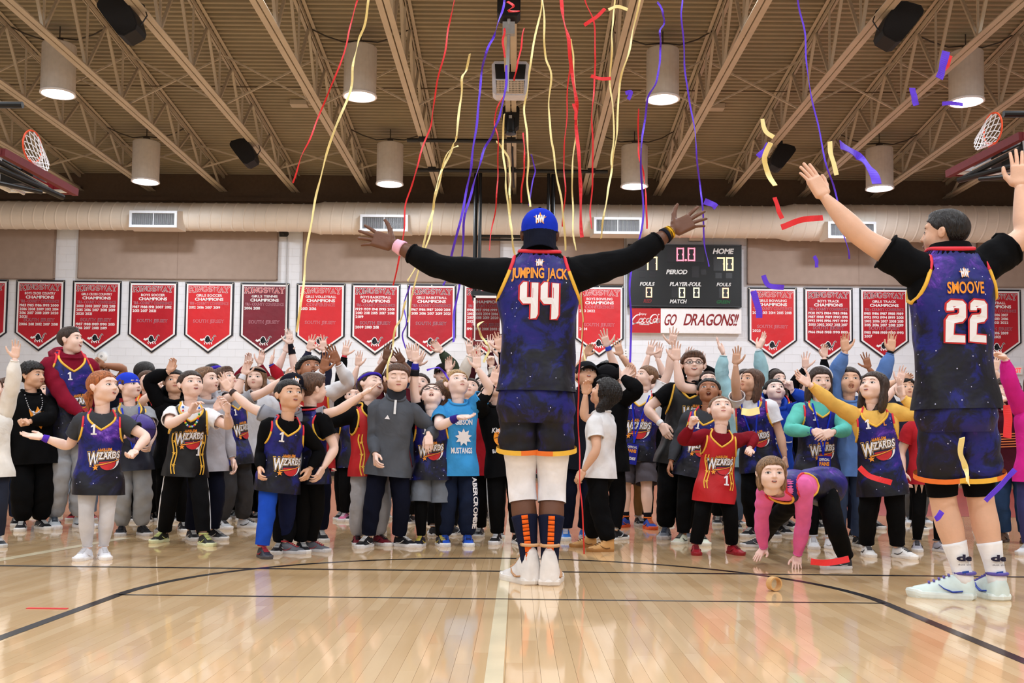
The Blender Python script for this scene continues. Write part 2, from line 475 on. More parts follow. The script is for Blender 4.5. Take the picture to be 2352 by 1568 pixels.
# ---- high bay lamps
M_can = mat('lamp_can', (204, 198, 192), rough=0.45, var=0.05)
M_ring = mat('lamp_ring', (240, 240, 245), rough=0.25, var=0.02)
M_glow = mat('lamp_glow', (255, 252, 255), rough=0.5, var=0.0, emit=16.0)
M_cord = mat('cord_grey', (70, 62, 54), rough=0.7)
def lathe(mb, prof, m=28, mi=0):
    th = np.arange(m) * 2 * PI / m
    V = np.array([[(r * math.cos(a), r * math.sin(a), z) for a in th] for (r, z) in prof]); mb.loft(V, mi)
can_me = None
rows = ['far', 'near', 'third', 'fourth', 'fifth', 'sixth', 'seventh']
cols = ['far left', 'inner left', 'inner right', 'far right']
for i, (lx, ly, lz) in enumerate(LAMPS):
    if i >= 8: break
    rr, cc = i // 4, i % 4
    t = empty('high_bay_lamp', (lx, ly, lz), 'round cream can lamp glowing white under the roof, %s of the %s row' % (cols[cc], rows[rr]), 'lamp', 'high bay lamps in the roof')
    if can_me is None:
        mb = MB(); lathe(mb, [(0.0, 0.94), (0.12, 0.94), (0.285, 0.92), (0.30, 0.90), (0.30, 0.02), (0.29, 0.0), (0.27, 0.0), (0.262, 0.03), (0.25, 0.16), (0.0, 0.20)])
        can_me = mb.build('can', M_can, link=False, smooth=False)
        mb = MB(); lathe(mb, [(0.301, 0.03), (0.314, 0.02), (0.314, -0.01), (0.285, -0.012), (0.275, 0.0)]); ring_me = mb.build('rim', M_ring, link=False)
        mb = MB(); lathe(mb, [(0.0, 0.008), (0.16, 0.006), (0.272, 0.01), (0.272, 0.03), (0, 0.03)]); glow_me = mb.build('diffuser', M_glow, link=False)
        mb = MB(); mb.box((0, 0, 0.98), (0.06, 0.06, 0.05)).tube([(0, 0, 1.0), (0, 0, 1.27)], 0.012, 6); stem_me = mb.build('stem', M_cord, link=False)
    for nm, me in (('can', can_me), ('rim', ring_me), ('diffuser', glow_me), ('stem', stem_me)): put(me, nm, t)
    ends = [(-0.9, 0, 1.25), (0.9, 0.0, 1.28)]
    mb = MB()
    for ex in ends:
        mb.tube([(0, 0, 1.05), (ex[0] * .35, 0, 1.02), (ex[0] * .7, 0, 1.12), ex], 0.014, 6)
    mb.build('wire', M_cord, t)

# ---- spiral duct with its vents
dz0 = at(800, 500, 25.35).z
segs = [(-RX + .3, -5.2, 0.345), (-5.2, 6.55, 0.40), (6.55, RX - .3, 0.455)]
prof = []
for (xa, xb, r) in segs:
    n = int((xb - xa) / 0.27)
    for i in range(n + 1):
        x = xa + (xb - xa) * i / n + (0.25 if i == 0 and xa > -RX + 1 else 0)
        prof += [(x, r), (x + .018, r + .010), (x + .036, r + .010), (x + .054, r)] if i < n else [(x, r)]
mb = MB(); th = np.arange(48) * 2 * PI / 48
V = np.array([[(x + 0.06 * math.sin(a), 25.42 + r * math.cos(a), dz0 + r * math.sin(a)) for a in th] for (x, r) in prof])
mb.loft(V)
duct = mb.build('air_duct', M_duct, smooth=False); tag(duct, 'long cream spiral air duct running along the top of the far wall', 'duct')
M_vent = mat('vent_frame', (222, 226, 234), rough=0.4, var=0.04); M_dark = mat('vent_dark', (58, 58, 60), rough=0.7); M_lv = mat('vent_louver', (158, 160, 164), rough=0.4)
for i, (px, py) in enumerate(((352, 503), (882, 512), (1419, 518), (1957, 528))):
    p = at(px, py, 24.78)
    t = empty('air_vent', p, 'white slotted air vent on the duct, %s from the left' % ORD[i], 'vent', 'vents on the wall duct')
    W2, H2 = 0.585, 0.205
    mb = MB()
    mb.box((0, 0, H2 - .03), (W2, .02, .03)).box((0, 0, -H2 + .03), (W2, .02, .03)).box((-W2 + .03, 0, 0), (.03, .02, H2 - .06)).box((W2 - .03, 0, 0), (.03, .02, H2 - .06)).box((0, .004, 0), (.008, .016, H2 - .06))
    mb.build('frame', M_vent, t)
    mb = MB(); mb.prism([(-W2 + .01, -H2 + .01), (W2 - .01, -H2 + .01), (W2 - .01, H2 - .01), (-W2 + .01, H2 - .01)], 0.05, 0.06)
    mb.build('backing', M_dark, t)
    mb = MB()
    a = np.array([(-W2, .02, -H2), (W2, .02, -H2), (W2, .02, H2), (-W2, .02, H2)]); b = np.array([(-W2 - .06, .5, -H2 - .0), (W2 + .06, .5, -H2), (W2 + .06, .45, H2 + .10), (-W2 - .06, .45, H2 + .10)])
    mb.add(np.concatenate([a, b]), quads=[(0, 1, 5, 4), (1, 2, 6, 5), (2, 3, 7, 6), (3, 0, 4, 7)]); mb.build('collar', M_duct, t)
    lv = MB().box((0, 0, 0), (.004, .018, H2 - .06)).build('louver', M_lv, link=False)
    for q in range(44):
        x = -W2 + 0.075 + q * (2 * W2 - 0.15) / 43
        o = put(lv, 'louver', t); o.location = (x, .03, 0)

# ---- acoustic panels
for i, (xa, xb, yt, yb, lab) in enumerate(((-110, 122, 527, 640, 'at the left edge of the wall'), (182, 635, 527, 642, 'second from the left, over the cross country banners'), (697, 1147, 532, 648, 'over the volleyball and basketball banners'),
        (1205, 1432, 538, 652, 'left of the scoreboard'), (1718, 2228, 545, 656, 'right of the scoreboard'), (2246, 2460, 550, 660, 'at the right edge of the wall'))):
    a = at(xa, yt, WY - .1); b = at(xb, yb, WY - .1)
    xm, z0, z1 = (a.x + b.x) / 2, b.z, a.z + 0.05
    o = MB().box((0, 0, 0), ((b.x - a.x) / 2, 0.04, (z1 - z0) / 2)).build('acoustic_panel', M_panel)
    o.location = (xm, WY - 0.055, (z0 + z1) / 2); tag(o, 'wide tan fabric acoustic panel %s' % lab, 'panel', 'acoustic panels on the far wall')
    mb = MB(); hw, hh = (b.x - a.x) / 2, (z1 - z0) / 2
    for s in (-1, 1): mb.box((0, -.002, s * hh), (hw + .012, .045, .012)); mb.box((s * hw, -.002, 0), (.012, .045, hh))
    mb.build('edge_trim', mat('panel_edge', (142, 122, 110), rough=.8), o)
    if hw > 1.5: MB().box((0, -.041, 0), (.006, .002, hh)).build('seam', mat('panel_edge', (142, 122, 110)), o)

# ---- conduits and small fittings on the wall
for i, (px, y0, y1, lab) in enumerate(((660, 545, 800, 'thin grey conduit pipe on the white wall left of the volleyball banner'), (1438, 545, 805, 'thin grey conduit pipe on the wall left of the scoreboard'))):
    a = at(px, y0, WY - .04); b = at(px, y1, WY - .04)
    mb = MB(); mb.tube([(a.x, a.y, a.z), (a.x, a.y, b.z)], 0.014, 8)
    o = mb.build('conduit_pipe', mat('conduit', (176, 176, 178), rough=.5)); tag(o, lab, 'pipe')
    MB().box((a.x, WY - .06, b.z - .05), (.045, .04, .09)).build('outlet_box', M_white, o)
    mb = MB()
    for s in (-1, 1): mb.box((a.x, WY - .102, b.z - .05 + s * .03), (.012, .003, .014))
    mb.build('socket', M_dark, o)
p = at(234, 818, WY - .05)
mb = MB(); lathe(mb, [(0, -.03), (.08, -.03), (.12, -.01), (.135, .02), (.135, .05)], 20); V = mb.v[0]; mb.v[0] = np.c_[V[:, 0], V[:, 2], V[:, 1]]
o = mb.build('alarm_bell', M_white, smooth=True); o.location = p; tag(o, 'small round white bell on the wall under the cross country banners', 'bell')
lathe_m = MB(); lathe(lathe_m, [(0, -.045), (.03, -.04), (.035, -.028)], 10); V = lathe_m.v[0]; lathe_m.v[0] = np.c_[V[:, 0], V[:, 2], V[:, 1]]; lathe_m.build('hub', M_lv, o)
p = at(652, 535, 25.7)
o = MB().box((0, 0, 0), (.10, .09, .07), rot=Matrix.Rotation(.5, 3, 'X')).build('security_camera', M_blackm); o.location = p; tag(o, 'small dark camera box on the wall beneath the duct', 'camera')
MB().bar((0, .05, .05), (0, .3, .16), .03, .03).build('bracket', M_black, o)
MB().box((0, -.085, -.05), (.03, .012, .03), rot=Matrix.Rotation(.5, 3, 'X')).build('lens', M_black, o)
p = at(2332, 850, WY - .06)
o = MB().box((0, 0, 0), (.17, .035, .11)).build('exit_sign', M_white); o.location = p; tag(o, 'small lit red exit sign on the wall at the right edge', 'sign')
mb = MB(); v, t_ = text2d('EXIT', .12, .26, off=.03)
mb.add(np.c_[v[:, 0], np.full(len(v), -.04), v[:, 1] - .06], tris=t_); mb.build('lettering', mat('exit_red', (255, 60, 60), emit=1.2, var=0), o)
# red wall pads
M_pad = mat('pad_red', (136, 16, 34), rough=.45, var=.06)
pads = list(np.arange(-12.6, 12.9, .62))
pad_me = MB().box((0, 0, 0), (.3, .035, .9)).build('pad', M_pad, link=False)
def nth(n): return '%d%s' % (n, 'th' if 10 < n % 100 < 14 else {1: 'st', 2: 'nd', 3: 'rd'}.get(n % 10, 'th'))
for i, x in enumerate(pads):
    o = put(pad_me, 'padded_mat'); o.location = (x, WY - .04, 1.02)
    tag(o, 'red padded mat at the foot of the far wall, %s from the left' % nth(i + 1), 'mat', 'red wall mats')
    MB().box((0, -.03, .91), (.3, .012, .012)).build('rail', M_white, o)

# ================================================================== BANNERS
def slab(ch):
    S = {'K': [[(0, 0), (0, 1)], [(.75, 1), (.08, .45)], [(.28, .6), (.8, 0)]], 'I': [[(.15, 0), (.15, 1)]], 'N': [[(0, 0), (0, 1)], [(0, 1), (.75, 0)], [(.75, 0), (.75, 1)]],
         'G': [[(.8, .82), (.6, 1), (.2, 1), (0, .8), (0, .2), (.2, 0), (.6, 0), (.8, .2), (.8, .45), (.45, .45)]], 'S': [[(.75, .8), (.55, 1), (.2, 1), (0, .8), (0, .65), (.15, .53), (.6, .47), (.75, .33), (.75, .2), (.55, 0), (.2, 0), (0, .2)]],
         'W': [[(0, 1), (.25, 0), (.5, .85), (.75, 0), (1, 1)]], 'A': [[(0, 0), (.4, 1), (.8, 0)], [(.17, .35), (.63, .35)]], 'Y': [[(0, 1), (.4, .5), (.8, 1)], [(.4, .5), (.4, 0)]]}
    serif = {'K': [(0, 0), (0, 1), (.78, 1), (.8, 0)], 'I': [(.15, 0), (.15, 1)], 'N': [(0, 0), (0, 1), (.75, 1)], 'W': [(0, 1), (1, 1), (.5, .9)], 'A': [(0, 0), (.8, 0)], 'Y': [(0, 1), (.8, 1), (.4, 0)], 'G': [], 'S': []}
    return S[ch], serif[ch], {'I': .3, 'W': 1.0, 'N': .75, 'S': .75}.get(ch, .8)
def kingsway(mb, wid, hgt, z, mi_out, mi_in, place):
    tot = sum(slab(c)[2] + .32 for c in 'KINGSWAY') - .32; sx = wid / tot; x = -wid / 2; sx0 = sx
    cw = .24
    for k, c in enumerate('KINGSWAY'):
        st, se, wd = slab(c)
        hk = hgt * (1.0 - .16 * math.sin(PI * k / 7.0))        # letters shrink a little towards the middle of the arch
        zz = z + (hgt - hk)
        for lay, wdt, mi in ((0, cw, mi_out), (1, cw * .55, mi_in)):
            for s in st: sheet(mb, stroke2d([(x + p[0] * sx, zz + p[1] * hk) for p in s], wdt * hgt), place, mi, .002 + lay * .002)
            for p in se: sheet(mb, stroke2d([(x + p[0] * sx - .16 * hgt - (.06 * hgt if lay == 0 else 0), zz + p[1] * hk), (x + p[0] * sx + .16 * hgt + (.06 * hgt if lay == 0 else 0), zz + p[1] * hk)], wdt * hgt * .8), place, mi, .002 + lay * .002)
        x += (wd + .32) * sx
BAN = [(-92, 642, 'the one cut off by the left edge', 0, '', ['', '2005', '2010', '2020'], [], 'c'),
 (38, 643, 'lettered BOYS CROSS COUNTRY', 0, 'BOYS CROSS COUNTRY', ['1983 1985 1986 1993 2000', '2006 2008 2009 2012 2014', '2016 2017 2018 2019 2020', '2021'], ['2006 2011 2012 2017 2018'], 't'),
 (168, 645, 'lettered GIRLS CROSS COUNTRY', 0, 'GIRLS CROSS COUNTRY', ['2000 2003 2007 2012 2013', '2015 2016 2017 2018 2019', '2020 2021'], ['1987 1988 1989 1990 2015', '2016 2017 2018 2019'], 't'),
 (297, 647, 'lettered BOYS SOCCER', 0, 'BOYS SOCCER', ['1987 1988 1991 2007 2012', '2013 2017 2021'], [], 't'),
 (426, 648, 'lettered GIRLS SOCCER', 1, 'GIRLS SOCCER', ['2012 2016 2017 2019'], [], 't'),
 (553, 650, 'lettered GIRLS TENNIS', 2, 'GIRLS TENNIS', ['2006 2010'], [], 't'),
 (682, 651, 'lettered GIRLS VOLLEYBALL', 1, 'GIRLS VOLLEYBALL', ['2013 2016'], [], 'c'),
 (808, 652, 'lettered BOYS BASKETBALL', 0, 'BOYS BASKETBALL', ['1929 1939 1941 1995 2001', '2010 2011 2015 2017 2018', '2019'], ['2009 2010 2011'], 't'),
 (936, 653, 'lettered GIRLS BASKETBALL', 0, 'GIRLS BASKETBALL', ['1967 1986 1987 2000 2014', '2015 2016 2017 2019 2021'], [], 't'),
 (1064, 654, 'hanging behind the glass backboard', 0, '', ['1996 1997 1998 1999 2000', '2002 2003 2004 2006 2008', '2017 2018 2019 2020 2021', '2022'], ['1996 1998 2001 2003 2004'], 't'),
 (1321, 656, 'lettered BOYS BOWLING', 1, 'BOYS BOWLING', ['2013 2022'], ['2014'], 'c'),
 (1718, 660, 'lettered GIRLS BOWLING', 1, 'GIRLS BOWLING', ['2012 2013 2014 2015 2018'], ['2023'], 't'),
 (1846, 661, 'lettered BOYS TRACK', 0, 'BOYS TRACK', ['1930 1975 1984 1985 1986', '1987 1988 1989 1990 1991', '1992 1995 1996 1997 1999', '2000 2002 2007 2013 2017'], ['1966 1968 1988 1990 1993'], 't'),
 (1974, 662, 'lettered GIRLS TRACK', 0, 'GIRLS TRACK', ['1985 1986 1987 1988 1989', '1992 1993 1994 1999 2001', '2002 2006 2007 2008 2010', '2015 2016 2017 2018 2019'], ['1985 1988 1989 1990 1993', '2007'], 't'),
 (2232, 665, 'at the far right beyond the player numbered 22', 0, 'SOFTBALL', ['2004 2005 2006 2007', '2011 2012 2013 2016', '2018 2019 2021 2022'], ['1998 1999 2006 2009', '2012 2019 2021'], 't')]
BW, BH, BS = 1.25, 1.83, 1.36
M_letdark = mat('letter_shadow', (92, 60, 76), rough=.6)
for (px, py, lab, red, sport, yrs, sj, conf) in BAN:
    p = at(px + 56, py, WY - .03)
    t = empty('championship_banner', p, 'red pointed championship banner %s' % (lab + (' on the wall' if sport else '')), 'banner', 'championship banners on the wall')
    def penta(ins):
        return [(-BW / 2 + ins, -ins), (-BW / 2 + ins, -BS + ins * .3), (0, -BH + ins * 1.25), (BW / 2 - ins, -BS + ins * .3), (BW / 2 - ins, -ins)][::-1]
    MB().prism(penta(0), -.006, .006).build('border', M_navy, t)
    MB().prism(penta(.042), -.012, -.006).build('white_band', M_whitec, t)
    MB().prism(penta(.088), -.018, -.012).build('field', (M_red, M_red2, M_maroon)[red], t)
    place = lambda v, lay: np.c_[v[:, 0], np.full(len(v), -.0185 - lay), v[:, 1]]
    fieldm = (M_red, M_red2, M_maroon)[red]
    mb = MB()
    kingsway(mb, 0.98, .135, -.262, 0, 1 if red else 2, place)
    z = -.372
    if sport:
        sheet(mb, text2d(sport, .062, min(.78, .055 * len(sport)), off=.025), lambda v, l: place(v + np.array((0, z)), l), 0, .002)
    sheet(mb, text2d('CHAMPIONS', .075, .72, off=.035), lambda v, l: place(v + np.array((0, z - .105)), l), 0, .002)
    cf = 'TRI - COUNTY CONFERENCE' if conf == 't' else 'CONFERENCE'
    cw = .98 if conf == 't' else .72
    sheet(mb, text2d(cf, .068, cw, off=.035), lambda v, l: place(v + np.array((0, z - .208)), l), 3, .002)
    sheet(mb, text2d(cf, .062, cw * .99, off=0.0), lambda v, l: place(v + np.array((.004, z - .205)), l), 1 if red == 1 else 2, .004)
    zz = z - .310
    for r in yrs:
        if r: sheet(mb, text2d(r, .066, .187 * (len(r) + 1) / 5.0 * 1.06, off=.03, align=0), lambda v, l: place(v + np.array((-.51, zz)), l), 0, .002)
        zz -= .098
    z2 = -1.04 if len(yrs) < 4 else z - .31 - .098 * len(yrs) + .012
    sheet(mb, text2d('SOUTH JERSEY', .078, .78, off=.035), lambda v, l: place(v + np.array((0, z2)), l), 3, .002)
    sheet(mb, text2d('SOUTH JERSEY', .070, .775, off=0.0), lambda v, l: place(v + np.array((.004, z2 + .003)), l), 1 if red == 1 else 2, .004)
    zz = z2 - .105
    for r in sj:
        sheet(mb, text2d(r, .066, .187 * (len(r) + 1) / 5.0 * 1.06, off=.03, align=0), lambda v, l: place(v + np.array((-.51, zz)), l), 0, .002); zz -= .098
    mb.build('lettering', [M_whitec, M_red2, M_maroon, mat('letter_pink', (206, 150, 164), rough=.6)], t)
    # small black and white curling emblem near the point
    mb = MB(); ez = -1.50
    for mi, lay, ww in ((0, .002, .075), (1, .004, .038)):
        th = np.linspace(0, 1, 24)
        sheet(mb, stroke2d([(-.06 + .26 * q, ez + .02 + .07 * math.sin(q * 9.0) + .05 * q) for q in th], [ww * (1.15 - .95 * q) for q in th]), lambda v, l: place(v, l), mi, lay)
        sheet(mb, poly2d(circ2d((-.02, ez + .0), .075 if mi == 0 else .055, 14)), lambda v, l: place(v, l), mi, lay)
        sheet(mb, stroke2d([(-.05, ez), (-.1, ez + .04), (-.16, ez + .01), (-.2, ez + .035)], ww * .7), lambda v, l: place(v, l), 0, lay)
    for q in range(4): sheet(mb, stroke2d([(-.1 + .06 * q, ez - .05), (-.08 + .06 * q, ez - .1)], .022), lambda v, l: place(v, l), 0, .005)
    mb.build('emblem', [M_whitec, M_navy], t)
    gm = MB()
    for (gx, gz) in ((-BW / 2 + .03, -.03), (0, -.025), (BW / 2 - .03, -.03), (0, -BH + .06)):
        gm.box((gx, -.009, gz), (.012, .004, .012))
    gm.build('grommet', mat('brass', (190, 180, 160), rough=.3, metal=.8), t)
# ================================================================== SCOREBOARD
SBO = at(1443, 560, WY - .22)
PXM = FPX / (WY - .22)
def sb(px, py): return ((px - 1443) / PXM, -(py - 560 - .0105 * (px - 1443)) / PXM)
M_sb = mat('score_black', (16, 17, 19), rough=.35, var=.1); M_sbp = mat('score_pane', (38, 38, 42), rough=.25, var=.05)
M_lab = mat('score_label', (214, 214, 214), rough=.5, var=.03)
t = empty('scoreboard', SBO, 'black electronic scoreboard reading 77 to 70 on the far wall', 'scoreboard')
x1, z1 = sb(1705, 708)
M_sbt = mat('score_trim', (60, 62, 66), rough=.35, metal=.3)
MB().box((x1 / 2, .1, z1 / 2), (x1 / 2, .1, -z1 / 2)).build('cabinet', M_sb, t)
mb = MB()
for (c, h) in (((x1 / 2, -.005, -.01), (x1 / 2, .012, .012)), ((x1 / 2, -.005, z1 + .01), (x1 / 2, .012, .012)), ((.01, -.005, z1 / 2), (.012, .012, -z1 / 2)), ((x1 - .01, -.005, z1 / 2), (.012, .012, -z1 / 2))): mb.box(c, h)
mb.build('trim', M_sbt, t)
mb = MB(); a = sb(1600, 546); mb.box((a[0], .12, a[1] + .06), (.16, .06, .12)); mb.build('mount', M_duct, t)
place = lambda v, l: np.c_[v[:, 0], np.full(len(v), -.004 - l), v[:, 1]]
Z = lambda zx, zy: sb(1300 + zx / 3.824, 430 + zy / 3.824)
def lab(s, x0, y0, x1_, y1_, m, sh=.22, shape=None):
    a = Z(x0, y1_); b = Z(x1_, y0); h = b[1] - a[1]; wd = b[0] - a[0] - sh * h
    mb = MB(); v, tr = text2d(s, h, wd, off=.035, shear=sh, align=0); sheet(mb, (v + np.array(a), tr), place, 0, .002); mb.build('lettering', m, t)
lab('GUEST', 618, 535, 828, 580, M_lab); lab('HOME', 1297, 540, 1482, 585, M_lab); lab('PERIOD', 885, 728, 1073, 765, M_lab)
lab('FOULS', 652, 838, 782, 868, M_lab); lab('FOULS', 1330, 845, 1457, 874, M_lab); lab('PLAYER-FOUL', 916, 840, 1198, 872, M_lab); lab('MATCH', 917, 993, 1065, 1025, M_lab)
lab('RED', 685, 990, 757, 1020, mat('label_red', (120, 30, 32))); lab('GREEN', 1327, 1000, 1450, 1028, mat('label_green', (28, 92, 52)))
for (xa, ya, xb, yb) in ((627, 610, 805, 735), (890, 527, 1222, 658), (1300, 615, 1480, 738), (1110, 697, 1172, 797), (1190, 725, 1235, 772), (645, 748, 700, 797), (735, 748, 790, 797), (1318, 757, 1375, 805), (1410, 757, 1466, 805),
                         (675, 880, 760, 975), (930, 885, 1050, 978), (1118, 885, 1180, 978), (1350, 888, 1435, 980)):
    a = Z(xa, yb); b = Z(xb, ya)
    MB().box(((a[0] + b[0]) / 2, -.003, (a[1] + b[1]) / 2), ((b[0] - a[0]) / 2, .003, (b[1] - a[1]) / 2)).build('display_pane', M_sbp, t)
def digit(ch, x0, y0, x1_, y1_, m):
    a = Z(x0, y1_); b = Z(x1_, y0); W_, H_ = b[0] - a[0], b[1] - a[1]; s = min(W_, H_) * .17
    mb = MB(); P = lambda u, q: (a[0] + u * W_, a[1] + q * H_)
    def seg(p, q): sheet(mb, stroke2d([p, q], s), place, 0, .006)
    if ch == '0':
        for (p, q) in (((.1, .94), (.9, .94)), ((.1, .06), (.9, .06)), ((.1, 0), (.1, 1)), ((.9, 0), (.9, 1))): seg(P(*p), P(*q))
        for u in (.2, .8): sheet(mb, poly2d([(P(u, .5)[0] + dx * s, P(u, .5)[1] + dz * s) for dx, dz in ((-.5, -.8), (.5, -.3), (.5, .3), (-.5, .8))]), place, 0, .006)
    elif ch == '7':
        seg(P(0, .94), P(1, .94)); seg(P(.9, 1), P(.9, .0)); sheet(mb, poly2d([(P(.8, .5)[0] + dx * s, P(.8, .5)[1] + dz * s) for dx, dz in ((-.4, 0), (.4, -.6), (.4, .6))]), place, 0, .006)
    else:
        sheet(mb, poly2d(circ2d((a[0] + W_ / 2, a[1] + H_ / 2), W_ / 2, 12)), place, 0, .006)
    mb.build('digit', m, t)
M_amb = mat('led_amber', (255, 214, 150), emit=1.5, var=0); M_pk = mat('led_red', (255, 120, 140), emit=1.5, var=0); M_yw = mat('led_yellow', (248, 240, 180), emit=1.2, var=0); M_or = mat('led_orange', (255, 190, 150), emit=1.3, var=0)
for ch, x0, y0, x1_, y1_, m in (('7', 662, 612, 727, 730, M_amb), ('7', 738, 612, 805, 730, M_amb), ('0', 973, 532, 1041, 652, M_pk), ('.', 1046, 632, 1066, 652, M_pk), ('0', 1072, 532, 1140, 652, M_pk),
        ('7', 1333, 617, 1401, 736, M_amb), ('0', 1410, 617, 1478, 738, M_amb), ('0', 703, 884, 760, 975, M_or), ('0', 995, 887, 1050, 978, M_yw), ('0', 1122, 887, 1178, 978, M_yw), ('0', 1378, 890, 1436, 980, M_or)):
    digit(ch, x0, y0, x1_, y1_, m)
# the sign panel under it
o_ = at(1447, 707, WY - .16)
def sg(px, py): return ((px - 1447) / PXM, -(py - 707 - .0105 * (px - 1447)) / PXM)
t = empty('sign_board', o_, 'white sign board lettered GO DRAGONS below the scoreboard', 'sign')
x1, z1 = sg(1704.5, 767)
MB().box((x1 / 2, .06, z1 / 2), (x1 / 2, .05, -z1 / 2)).build('backing', M_white, t)
xr = sg(1518, 707)[0]
M_cola = mat('sign_red', (178, 20, 26), rough=.4, var=.04)
MB().box((xr / 2, .0, z1 / 2), (xr / 2, .012, -z1 / 2)).build('red_panel', M_cola, t); MB().box(((xr + x1) / 2, .0, z1 / 2), ((x1 - xr) / 2, .012, -z1 / 2)).build('white_panel', M_whitec, t)
place = lambda v, l: np.c_[v[:, 0], np.full(len(v), -.0125 - l), v[:, 1]]
Z2 = lambda zx, zy: sg(1300 + zx / 3.824, 430 + zy / 3.824)
M_dr = mat('dragon_red', (132, 18, 26), rough=.5)
for s, xa, xb in (('GO', 858, 985), ('DRAGONS!!', 1035, 1528)):
    a = Z2(xa, 1212); b = Z2(xb, 1112); h = b[1] - a[1]; sh = .25
    mb = MB(); v, tr = text2d(s, h, b[0] - a[0] - sh * h, off=.018, shear=sh, align=0, gap=.06); v = v + np.array(a); sheet(mb, (v, tr), place, 0, .002)
    mb.build('lettering', M_dr, t)
# cursive lettering on the red panel
def cur(pts, w0, w1=None, n=30):
    pts = np.array([Z2(*p) for p in pts]); k = len(pts)
    tt = np.linspace(0, k - 1, n); out = np.zeros((n, 2))
    for i, q in enumerate(tt):
        j = min(int(q), k - 2); u = q - j
        p0, p1, p2, p3 = pts[max(j - 1, 0)], pts[j], pts[j + 1], pts[min(j + 2, k - 1)]
        out[i] = .5 * ((2 * p1) + (-p0 + p2) * u + (2 * p0 - 5 * p1 + 4 * p2 - p3) * u * u + (-p0 + 3 * p1 - 3 * p2 + p3) * u ** 3)
    s = np.sin(np.linspace(0, PI, n)) * (w1 or w0) + w0
    return stroke2d(out, s / 3.824 / PXM)
mb = MB()
for pts, w0, w1 in (([(650, 1128), (640, 1120), (612, 1130), (582, 1168), (586, 1195), (612, 1196), (640, 1178)], 3, 8),
    ([(668, 1150), (648, 1158), (640, 1180), (655, 1190), (672, 1172), (668, 1152), (655, 1160), (680, 1160)], 3, 4),
    ([(704, 1156), (690, 1150), (676, 1172), (682, 1190), (702, 1182)], 3, 5), ([(732, 1152), (712, 1160), (708, 1184), (722, 1186), (736, 1154), (728, 1184), (742, 1182)], 3, 4),
    ([(740, 1166), (752, 1164)], 4, 2),
    ([(796, 1132), (790, 1118), (760, 1126), (738, 1160), (740, 1190), (762, 1194), (786, 1174)], 3, 8),
    ([(586, 1185), (572, 1190), (580, 1205), (640, 1192), (700, 1204), (760, 1200)], 2, 5),
    ([(790, 1152), (772, 1160), (766, 1180), (780, 1190), (794, 1172), (790, 1154), (800, 1160)], 3, 4),
    ([(822, 1122), (812, 1118), (798, 1180), (806, 1192), (818, 1178)], 3, 4), ([(822, 1156), (806, 1162), (802, 1186), (812, 1188), (826, 1158), (818, 1186), (828, 1184)], 3, 3)):
    sheet(mb, cur(pts, w0, w1), place, 0, .002)
for s, xa, xb, ya, yb in (('Enjoy', 645, 707, 1103, 1120), ('Trade-mark', 644, 712, 1198, 1210)):
    a = Z2(xa, yb); b = Z2(xb, ya); v, tr = text2d(s, b[1] - a[1], b[0] - a[0], off=.02, align=0); sheet(mb, (v + np.array(a), tr), place, 0, .002)
sheet(mb, stroke2d(circ2d(Z2(723, 1204), 7 / 3.824 / PXM, 14), 2.5 / 3.824 / PXM, True), place, 0, .002)
mb.build('cursive_lettering', M_whitec, t)

# ================================================================== HOOPS AND THINGS UNDER THE ROOF
M_glass = bpy.data.materials.new('glass'); M_glass.use_nodes = True
nt = M_glass.node_tree; N = nt.nodes; L = nt.links; N.remove(N['Principled BSDF'])
tr_ = N.new('ShaderNodeBsdfTransparent'); tr_.inputs[0].default_value = (.55, .53, .53, 1); gl = N.new('ShaderNodeBsdfGlossy'); gl.inputs['Roughness'].default_value = .05
fz = N.new('ShaderNodeFresnel'); fz.inputs[0].default_value = 1.45; mxs = N.new('ShaderNodeMixShader')
L.new(fz.outputs[0], mxs.inputs[0]); L.new(tr_.outputs[0], mxs.inputs[1]); L.new(gl.outputs[0], mxs.inputs[2]); L.new(mxs.outputs[0], N['Material Output'].inputs[0])
M_orange = mat('rim_orange', (226, 78, 36), rough=.4); M_net = mat('net_white', (238, 236, 238), rough=.9, var=.03); M_padm = mat('board_pad', (104, 20, 26), rough=.6); M_chrome = mat('bright_metal', (200, 206, 214), rough=.25, metal=.6)
